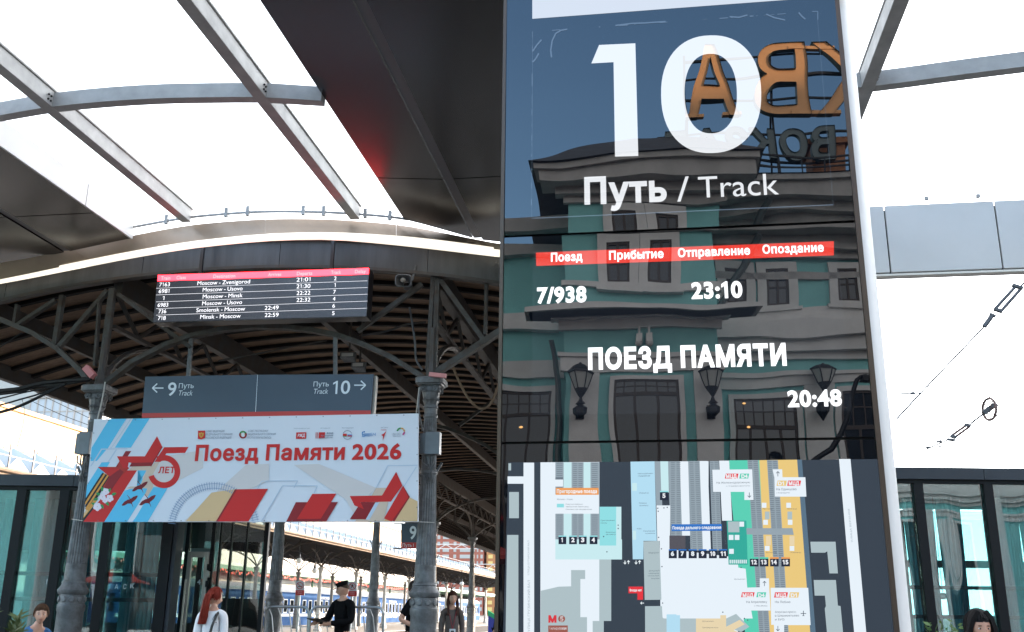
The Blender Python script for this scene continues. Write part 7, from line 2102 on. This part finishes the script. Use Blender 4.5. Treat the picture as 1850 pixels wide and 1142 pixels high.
def person(loc, face, label, H=1.75, head_yaw=0, head_pitch=0, lean=0.0, arms=None, legs=None, skin='skin', shirt=None, trousers=None, shoes=None, female=False, sleeve=1.0, hair=None, hairm=None, sit=False, coat=0.0):
    k = H/1.75
    ca, sa = math.cos(face), math.sin(face)
    base = V(loc)
    # local y = the way the person faces; face = angle from world +Y, counter-clockwise
    fr = lambda p: base+V((p[0]*ca-p[1]*sa, p[0]*sa+p[1]*ca, p[2]))*k
    pr = thing('person', base, label, 'person')
    hz = 0.93 if not sit else 0.50
    tw = lambda y, z: (0, y+lean*(z-hz), z)
    sw = .185 if not female else .16
    L = {'pel': tw(0, hz), 'wai': tw(0, hz+.15), 'che': tw(.01, hz+.36), 'nb': tw(0, hz+.545), 'ne': tw(.015, hz+.60), 'hb': tw(.02, hz+.66)}
    sh = [tw(0, hz+.495) for _ in (0, 1)]; sh = [(-sw, sh[0][1], sh[0][2]), (sw, sh[1][1], sh[1][2])]
    if arms is None: arms = [((-sw-.035, -.03, -.28), (-sw-.02, .05, -.53)), ((sw+.035, -.03, -.28), (sw+.02, .05, -.53))]
    zs = hz+.495
    el = [(a[0][0], a[0][1]+lean*.4, zs+a[0][2]) for a in arms]; wr = [(a[1][0], a[1][1]+lean*.3, zs+a[1][2]) for a in arms]
    if sit: kn = [(-.12, .42, .50), (.12, .42, .50)]; an = [(-.12, .44, .09), (.12, .44, .09)]
    else: kn = [(-.10, .02, .50), (.10, .0, .50)]; an = [(-.11, .0, .09), (.11, .02, .09)]
    hp = [(-.09, 0, hz-.04), (.09, 0, hz-.04)]; toe = [(a[0], a[1]+.17, .045) for a in an]
    verts = [L['pel'], L['wai'], L['che'], L['nb'], L['ne'], L['hb'], sh[0], el[0], wr[0], sh[1], el[1], wr[1], hp[0], kn[0], an[0], toe[0], hp[1], kn[1], an[1], toe[1]]
    edges = [(0, 1), (1, 2), (2, 3), (3, 4), (4, 5), (3, 6), (6, 7), (7, 8), (3, 9), (9, 10), (10, 11), (0, 12), (12, 13), (13, 14), (14, 15), (0, 16), (16, 17), (17, 18), (18, 19)]
    f = .88 if female else 1.0
    rr = [(.13, .10), (.115*f, .09), (.135*f, .105), (.07, .06), .052*f, .06*f, .058*f, .043*f, .030*f, .058*f, .043*f, .030*f, .085, .058, .040, .03, .085, .058, .040, .03]
    m = skin_mesh(verts, edges, rr, fr)
    hc = (L['hb'][0], L['hb'][1]+.01, L['hb'][2]+.075)
    X = head_geo(m, hc, head_yaw, head_pitch, 1.0, female)
    # hands: palm and five fingers
    for side, (w, e) in enumerate(((wr[0], el[0]), (wr[1], el[1]))):
        w, e = V(w), V(e); d = (w-e).normalized(); s = V((1, 0, 0)) if abs(d.x) < .8 else V((0, 0, 1)); s = (s-d*s.dot(d)).normalized(); nrm = d.cross(s)
        if abs(d.z) > .6: s = (V((0, 1, 0))-d*d.y).normalized(); nrm = d.cross(s)
        m.tube([w-d*.02, w+d*.03, w+d*.085], [.026, .034, .036], 8)
        for i in range(4):
            o = w+d*.085+s*(.027-.018*i); ln = (.068, .078, .073, .056)[i]
            m.tube([o, o+d*ln*.5+nrm*.006, o+d*ln*.95+nrm*.026], [.0095, .0085, .006], 6)
        o = w+d*.03+s*.03; m.tube([o, o+d*.035+s*.022, o+d*.07+s*.026+nrm*.01], [.012, .011, .007], 6)
    m.build('body', [MAT[skin], MAT['eye_w'], MAT['eye_d'], MAT['lips']], pr, smooth=True)
    pr['_'] = 0; del pr['_']
    if shirt:
        cut = sleeve
        e2 = [tuple(V(sh[i])+(V(el[i])-V(sh[i]))*min(cut*2, 1)) for i in (0, 1)]
        vv = [tw(0, hz-.10-coat*.1), L['wai'], L['che'], tw(0, hz+.535), sh[0], e2[0], sh[1], e2[1]]
        ed = [(0, 1), (1, 2), (2, 3), (3, 4), (4, 5), (3, 6), (6, 7)]
        r2 = [(.155+.02*coat, .125), (.138*f+.01, .115), (.155*f+.01, .125), (.082, .072), .078*f, .064*f, .078*f, .064*f]
        if cut > .5:
            for i in (0, 1):
                vv.append(tuple(V(el[i])+(V(wr[i])-V(el[i]))*min((cut-.5)*2, .94))); ed.append((5 if i == 0 else 7, len(vv)-1)); r2.append(.046*f)
        skin_mesh(vv, ed, r2, fr).build('jacket' if cut > .6 else 'shirt', shirt, pr, smooth=True)
    if trousers:
        vv = [tw(0, hz+.02), hp[0], kn[0], tuple(V(an[0])+V((0, 0, .03))), hp[1], kn[1], tuple(V(an[1])+V((0, 0, .03)))]
        skin_mesh(vv, [(0, 1), (1, 2), (2, 3), (0, 4), (4, 5), (5, 6)], [(.15, .118), .105, .078, .062, .105, .078, .062], fr).build('trousers', trousers, pr, smooth=True)
    mm = M(fr)
    for a in an: mm.hexa([(a[0]-.05, a[1]-.09, 0), (a[0]+.05, a[1]-.09, 0), (a[0]+.05, a[1]+.20, 0), (a[0]-.05, a[1]+.20, 0)], [(a[0]-.045, a[1]-.085, .09), (a[0]+.045, a[1]-.085, .09), (a[0]+.04, a[1]+.18, .05), (a[0]-.04, a[1]+.18, .05)])
    mm.build('shoes', shoes or MAT['black'], pr, bevel=.01)['kind'] = 'stuff'
    return pr, fr, X, hc, L, sh, wr
def hair_cap(pr, fr, X, mt, back=1.0, front=.35, seed=1, thick=.012, low=-.02):
    """hair shell over the skull, uneven"""
    r = random.Random(seed); m = M(fr); n, q = 26, 11; vs = []
    for i in range(q+1):
        for j in range(n):
            t = 2*math.pi*j/n; fy = math.sin(t)
            lim = 1.15 if fy > .45 else (1.15+(.45-fy)/1.45*1.15*back)
            ph = lim*i/q
            w = thick*(1.2-.7*(i/q))*(1+.28*r.uniform(-1, 1))
            vs.append(X((.078+w)*math.sin(ph)*math.cos(t), (.098+w)*math.sin(ph)*fy-.006, (.118+w)*math.cos(ph)))
    fs = [(i*n+j, (i+1)*n+j, (i+1)*n+(j+1) % n, i*n+(j+1) % n) for i in range(q) for j in range(n)]
    m.add(vs, fs); return m.build('hair', mt, pr, smooth=True)
def skull_strands(pr, fr, X, mt, n=150, seed=1, lim_b=2.1, lim_f=.95, r0=.007, part=0.0):
    rr = random.Random(seed); m = M(fr)
    for i in range(n):
        t = rr.uniform(0, 2*math.pi); lim = (lim_f if math.sin(t) > .4 else lim_b)*rr.uniform(.75, 1.08); P = []
        t0 = t+rr.uniform(-.25, .25); th = rr.uniform(.010, .022)
        for j in range(6):
            ph = .08+lim*j/5; tt = t0+(t-t0)*j/5+rr.uniform(-.04, .04)
            P.append(X((.078+th)*math.sin(ph)*math.cos(tt)+part, (.098+th)*math.sin(ph)*math.sin(tt)-.006, (.118+th)*math.cos(ph)))
        m.tube(P, [r0, r0*1.2, r0*1.2, r0, r0*.8, r0*.4], 4)
    m.build('hair_strands', mt, pr, smooth=True)['kind'] = 'stuff'
def strands(m, X, pts, r0, r1, n, spread, seed=1, wav=.01):
    rr = random.Random(seed)
    for i in range(n):
        a, b = rr.uniform(-1, 1)*spread, rr.uniform(-1, 1)*spread*.6
        P = []
        for j, p in enumerate(pts):
            u = j/(len(pts)-1); g = .35+.65*u
            P.append(X(p[0]+a*g+rr.uniform(-wav, wav), p[1]+b*g+rr.uniform(-wav, wav), p[2]+rr.uniform(-wav, wav)*.5))
        m.tube(P, [r0+(r1-r0)*j/(len(P)-1) for j in range(len(P))], 5)
def at_px(px, Y, z=0):
    p = YP(Y).hit(px, 1100); return V((p.x, Y, z))
# --- officer in the cap
MAT['uniform'] = mat('black uniform cloth', (0.006, 0.006, 0.007), rough=0.95, var=0.2, vscale=8, spec=0.08)
PO = at_px(620, 17.0)
pr, fr, X, hc, L, sh, wr = person(PO, rad(145), 'officer in black uniform and cap looking down at a tablet beside the barrier', H=1.73, head_yaw=-.85, head_pitch=-.30, arms=[((-.25, .06, -.27), (-.02, .34, -.31)), ((.27, .08, -.25), (.22, .36, -.29))], shirt=MAT['uniform'], trousers=MAT['uniform'], sleeve=1.0, skin='skin')
hair_cap(pr, fr, X, hairmat('short brown hair', (0.06, 0.035, 0.02)), .62, seed=2, thick=.006)
m = M(fr); n = 20; vs = []
for (r_, z, dy) in ((.082, .045, 0), (.086, .07, 0), (.099, .098, 0), (.095, .116, 0), (.05, .126, 0)):
    for j in range(n):
        t = 2*math.pi*j/n; vs.append(X(r_*.92*math.cos(t), r_*1.12*math.sin(t)-.005, z))
m.add(vs, [(i*n+j, i*n+(j+1) % n, (i+1)*n+(j+1) % n, (i+1)*n+j) for i in range(4) for j in range(n)]+[tuple(range(4*n, 5*n))])
m.add([X(-.07, .06, .05), X(.07, .06, .05), X(.055, .155, .035), X(-.055, .155, .035), X(-.07, .06, .056), X(.07, .06, .056), X(.055, .155, .041), X(-.055, .155, .041)], [(0, 1, 2, 3), (4, 7, 6, 5), (0, 4, 5, 1), (1, 5, 6, 2), (2, 6, 7, 3), (3, 7, 4, 0)])
m.build('cap', MAT['uniform'], pr, smooth=True)
m = M(fr); m.box((-.25, .30, 1.21), (-.235, .315, 1.22)); 
m = M(fr); m.blob((.252, -.0, 1.30), (.012, .04, .045), 10, 6); m.build('sleeve_patch', mat('badge red', (0.35, 0.05, 0.05), rough=.6), pr)
m = M(fr); m.blob((-.245, .0, 1.30), (.012, .04, .045), 10, 6); m.build('sleeve_patch', mat('badge maroon', (0.30, 0.10, 0.08), rough=.6), pr)
m = M(fr); m.box((-.17, -.135, .90), (.17, .14, .945)); m.build('belt', MAT['black'], pr)
tb = M(fr); tb.hexa([(-.02, .38, 1.135), (.24, .38, 1.135), (.24, .58, 1.19), (-.02, .58, 1.19)], [(-.02, .38, 1.147), (.24, .38, 1.147), (.24, .58, 1.202), (-.02, .58, 1.202)])
o = tb.build('tablet', MAT['board_case'], None, fr((.11, .45, 1.17))); tag(o, 'dark tablet held out by the officer in the cap', 'tablet')
# --- woman with lanyard
MAT['cardigan'] = mat('grey brown cardigan', (0.12, 0.095, 0.085), rough=0.9, var=0.25, vscale=10)
PW_ = at_px(817, 17.6)
pr, fr, X, hc, L, sh, wr = person(PW_, rad(188), 'woman in a grey cardigan with white badge on a lanyard and blue bag', H=1.60, head_yaw=.1, female=True, shirt=MAT['cardigan'], trousers=mat('dark grey trousers', (0.07, 0.06, 0.06), rough=.9), sleeve=.98, coat=1.0, skin='skin')
hm = hairmat('auburn dark hair', (0.065, 0.022, 0.014))
hair_cap(pr, fr, X, hm, 1.0, seed=4, thick=.010)
skull_strands(pr, fr, X, hm, 120, 4)
m = M(fr)
for s in (-1, 1): strands(m, X, [(s*.06, .02, .06), (s*.085, .02, -.02), (s*.09, .03, -.11), (s*.09, .07, -.20), (s*.085, .09, -.30)], .018, .008, 12, .022, 5+s)
strands(m, X, [(0, -.09, .03), (0, -.10, -.08), (0, -.10, -.2), (0, -.12, -.3)], .03, .012, 10, .05, 9)
m.build('long_hair', hm, pr, smooth=True)
m = M(fr); m.tube([(-.07, .10, 1.45), (-.03, .155, 1.25), (0, .165, 1.13)], .008, 5); m.tube([(.07, .10, 1.45), (.03, .155, 1.25), (0, .165, 1.13)], .008, 5); m.build('lanyard', mat('maroon lanyard', (0.20, 0.02, 0.03), rough=.7), pr)
m = M(fr); m.box((-.055, .165, .98), (.055, .172, 1.13)); m.build('badge', MAT['sign_white'], pr)
m = M(fr); m.box((-.03, .1725, 1.05), (.03, .1735, 1.10)); m.build('badge_print', MAT['ink'], pr)
bg_ = M(fr); bg_.box((.16, .12, .80), (.42, .22, .99)); 
o = bg_.build('handbag', mat('blue leather', (0.02, 0.16, 0.30), rough=.35), None, fr((.3, .17, .8)), bevel=.015); tag(o, 'blue handbag hanging at the side of the woman with the lanyard', 'handbag')
# --- red-haired woman from behind
PR_ = at_px(385, 12.6)
WT = mat('white cotton shirt', (0.70, 0.69, 0.70), rough=.85, var=.06, vscale=6, bump=.006, bscale=9)
pr, fr, X, hc, L, sh, wr = person(PR_, rad(-2), 'woman with long red hair and white top seen from behind with a black strap', H=1.52, head_yaw=-.75, head_pitch=-.25, female=True, shirt=WT, trousers=mat('denim', (0.06, 0.09, 0.16), rough=.9), sleeve=.85, skin='skin')
hm = hairmat('copper red hair', (0.22, 0.022, 0.010), 40)
hair_cap(pr, fr, X, hm, .85, seed=6, thick=.008)
skull_strands(pr, fr, X, hm, 170, 6, 1.9, .8)
m = M(fr)
YH = .55
strands(m, lambda x, y, z: (hc[0]+x, hc[1]+y, hc[2]+z), [(-.02, -.09, .055), (-.045, -.135, .03), (-.06, -.15, -.05), (-.075, -.145, -.15), (-.09, -.13, -.25), (-.105, -.125, -.36)], .024, .006, 60, .06, 11, .010)
m.build('ponytail', hm, pr, smooth=True)
m = M(fr); m.tube([(.045, -.135, 1.36), (.075, -.05, 1.475), (.10, .08, 1.40)], .004, 4); 
m.hexa([(.05, -.150, 1.15), (.10, -.150, 1.15), (.105, -.155, 1.30), (.065, -.155, 1.30)], [(.05, -.135, 1.15), (.10, -.135, 1.15), (.105, -.14, 1.30), (.065, -.14, 1.30)]) if False else None
m.tube([(.03, -.165, 1.12), (.06, -.165, 1.28), (.09, -.11, 1.42), (.10, -.02, 1.475)], .020, 6); m.build('strap', MAT['black'], pr)
m = M(fr); m.tube([(.085-.03, -.15, 1.33), (.085+.03, -.145, 1.33)], .009, 6); m.build('strap_buckle', MAT['chrome'], pr)
# --- man in the blue hoodie
PH = at_px(75, 14.0)
HD = mat('blue hoodie cloth', (0.045, 0.17, 0.38), rough=.9, var=.25, vscale=7, bump=.006, bscale=8)
pr, fr, X, hc, L, sh, wr = person(PH+V((-.12, 0, -.03)), rad(238), 'young man in a blue hoodie sitting in front of the left pavilion', H=1.76, head_yaw=-.55, head_pitch=-.05, lean=.26, shirt=HD, trousers=MAT['uniform'], sleeve=1.0, sit=True)
hm = hairmat('light brown hair', (0.10, 0.05, 0.025)); hair_cap(pr, fr, X, hm, .60, seed=8, thick=.008)
skull_strands(pr, fr, X, hm, 140, 8, 1.6, .95, .008)
m = M(fr); P = []
for i in range(11):
    a = math.pi*(i/10)*1.3-.45; P.append((.115*math.cos(a), hc[1]-.035-.085*math.sin(a), 1.03+.035*math.sin(a)))
m.tube(P, .036, 8); m.build('hood', HD, pr, smooth=True)
bn_ = thing('bench', PH, 'dark bench under the man in the blue hoodie', 'bench')
m = M(); m.box((PH.x-.6, PH.y-.1, .34), (PH.x+.6, PH.y+.35, .40)); m.build('seat', MAT['planter'], bn_)
for dx in (-.5, .5): 
    m = M(); m.box((PH.x+dx-.04, PH.y-.05, 0), (PH.x+dx+.04, PH.y+.3, .339)); m.build('leg', MAT['planter'], bn_)
# --- dark-haired woman at the lower right
PD_ = at_px(1763, 7.4)
pr, fr, X, hc, L, sh, wr = person(PD_+V((0, 0, .06)), rad(165), 'woman with straight black hair sitting at the lower right corner', H=1.66, head_yaw=.28, head_pitch=-.10, female=True, shirt=mat('black top', (0.012, 0.012, 0.014), rough=.8), trousers=MAT['uniform'], sleeve=.9, sit=True, skin='skin2')
hm = hairmat('black hair', (0.010, 0.008, 0.008))
hair_cap(pr, fr, X, hm, 1.0, seed=10, thick=.012)
skull_strands(pr, fr, X, hm, 150, 10, 2.1, .95, .008)
m = M(fr)
for s in (-1, 1): strands(m, X, [(s*.03, .05, .125), (s*.07, .055, .07), (s*.092, .045, .0), (s*.095, .04, -.09), (s*.09, .04, -.16)], .020, .010, 14, .016, 15+s, .004)
strands(m, X, [(0, -.08, .06), (0, -.11, -.05), (0, -.11, -.16)], .04, .02, 10, .05, 19)
m.build('long_hair', hm, pr, smooth=True)
bn_ = thing('bench', PD_, 'dark bench under the black-haired woman', 'bench')
m = M(); m.box((PD_.x-.6, PD_.y-.2, .33), (PD_.x+.6, PD_.y+.25, .37)); m.build('seat', MAT['planter'], bn_)
for dx in (-.5, .5):
    m = M(); m.box((PD_.x+dx-.04, PD_.y-.15, 0), (PD_.x+dx+.04, PD_.y+.2, .329)); m.build('leg', MAT['planter'], bn_)
# --- person half hidden by the big column
PB_ = at_px(746, 16.4)
pr, fr, X, hc, L, sh, wr = person(PB_, rad(-95), 'person in black mostly hidden behind the big right column, one bare forearm showing', H=1.75, arms=[((-.24, -.05, -.26), (-.12, .2, -.36)), ((.25, -.16, -.24), (.2, .12, -.36))], shirt=MAT['uniform'], trousers=MAT['uniform'], sleeve=.4)
hair_cap(pr, fr, X, hairmat('dark hair', (0.03, 0.02, 0.015)), .8, seed=12)
PK = at_px(905, 24.0)
pr, fr, X, hc, L, sh, wr = person(PK, rad(60), 'person in dark clothes standing beyond the barrier, cut by the pylon edge', H=1.75, shirt=MAT['uniform'], trousers=MAT['uniform'], sleeve=1.0)
hair_cap(pr, fr, X, hairmat('dark hair', (0.03, 0.02, 0.015)), .8, seed=14)
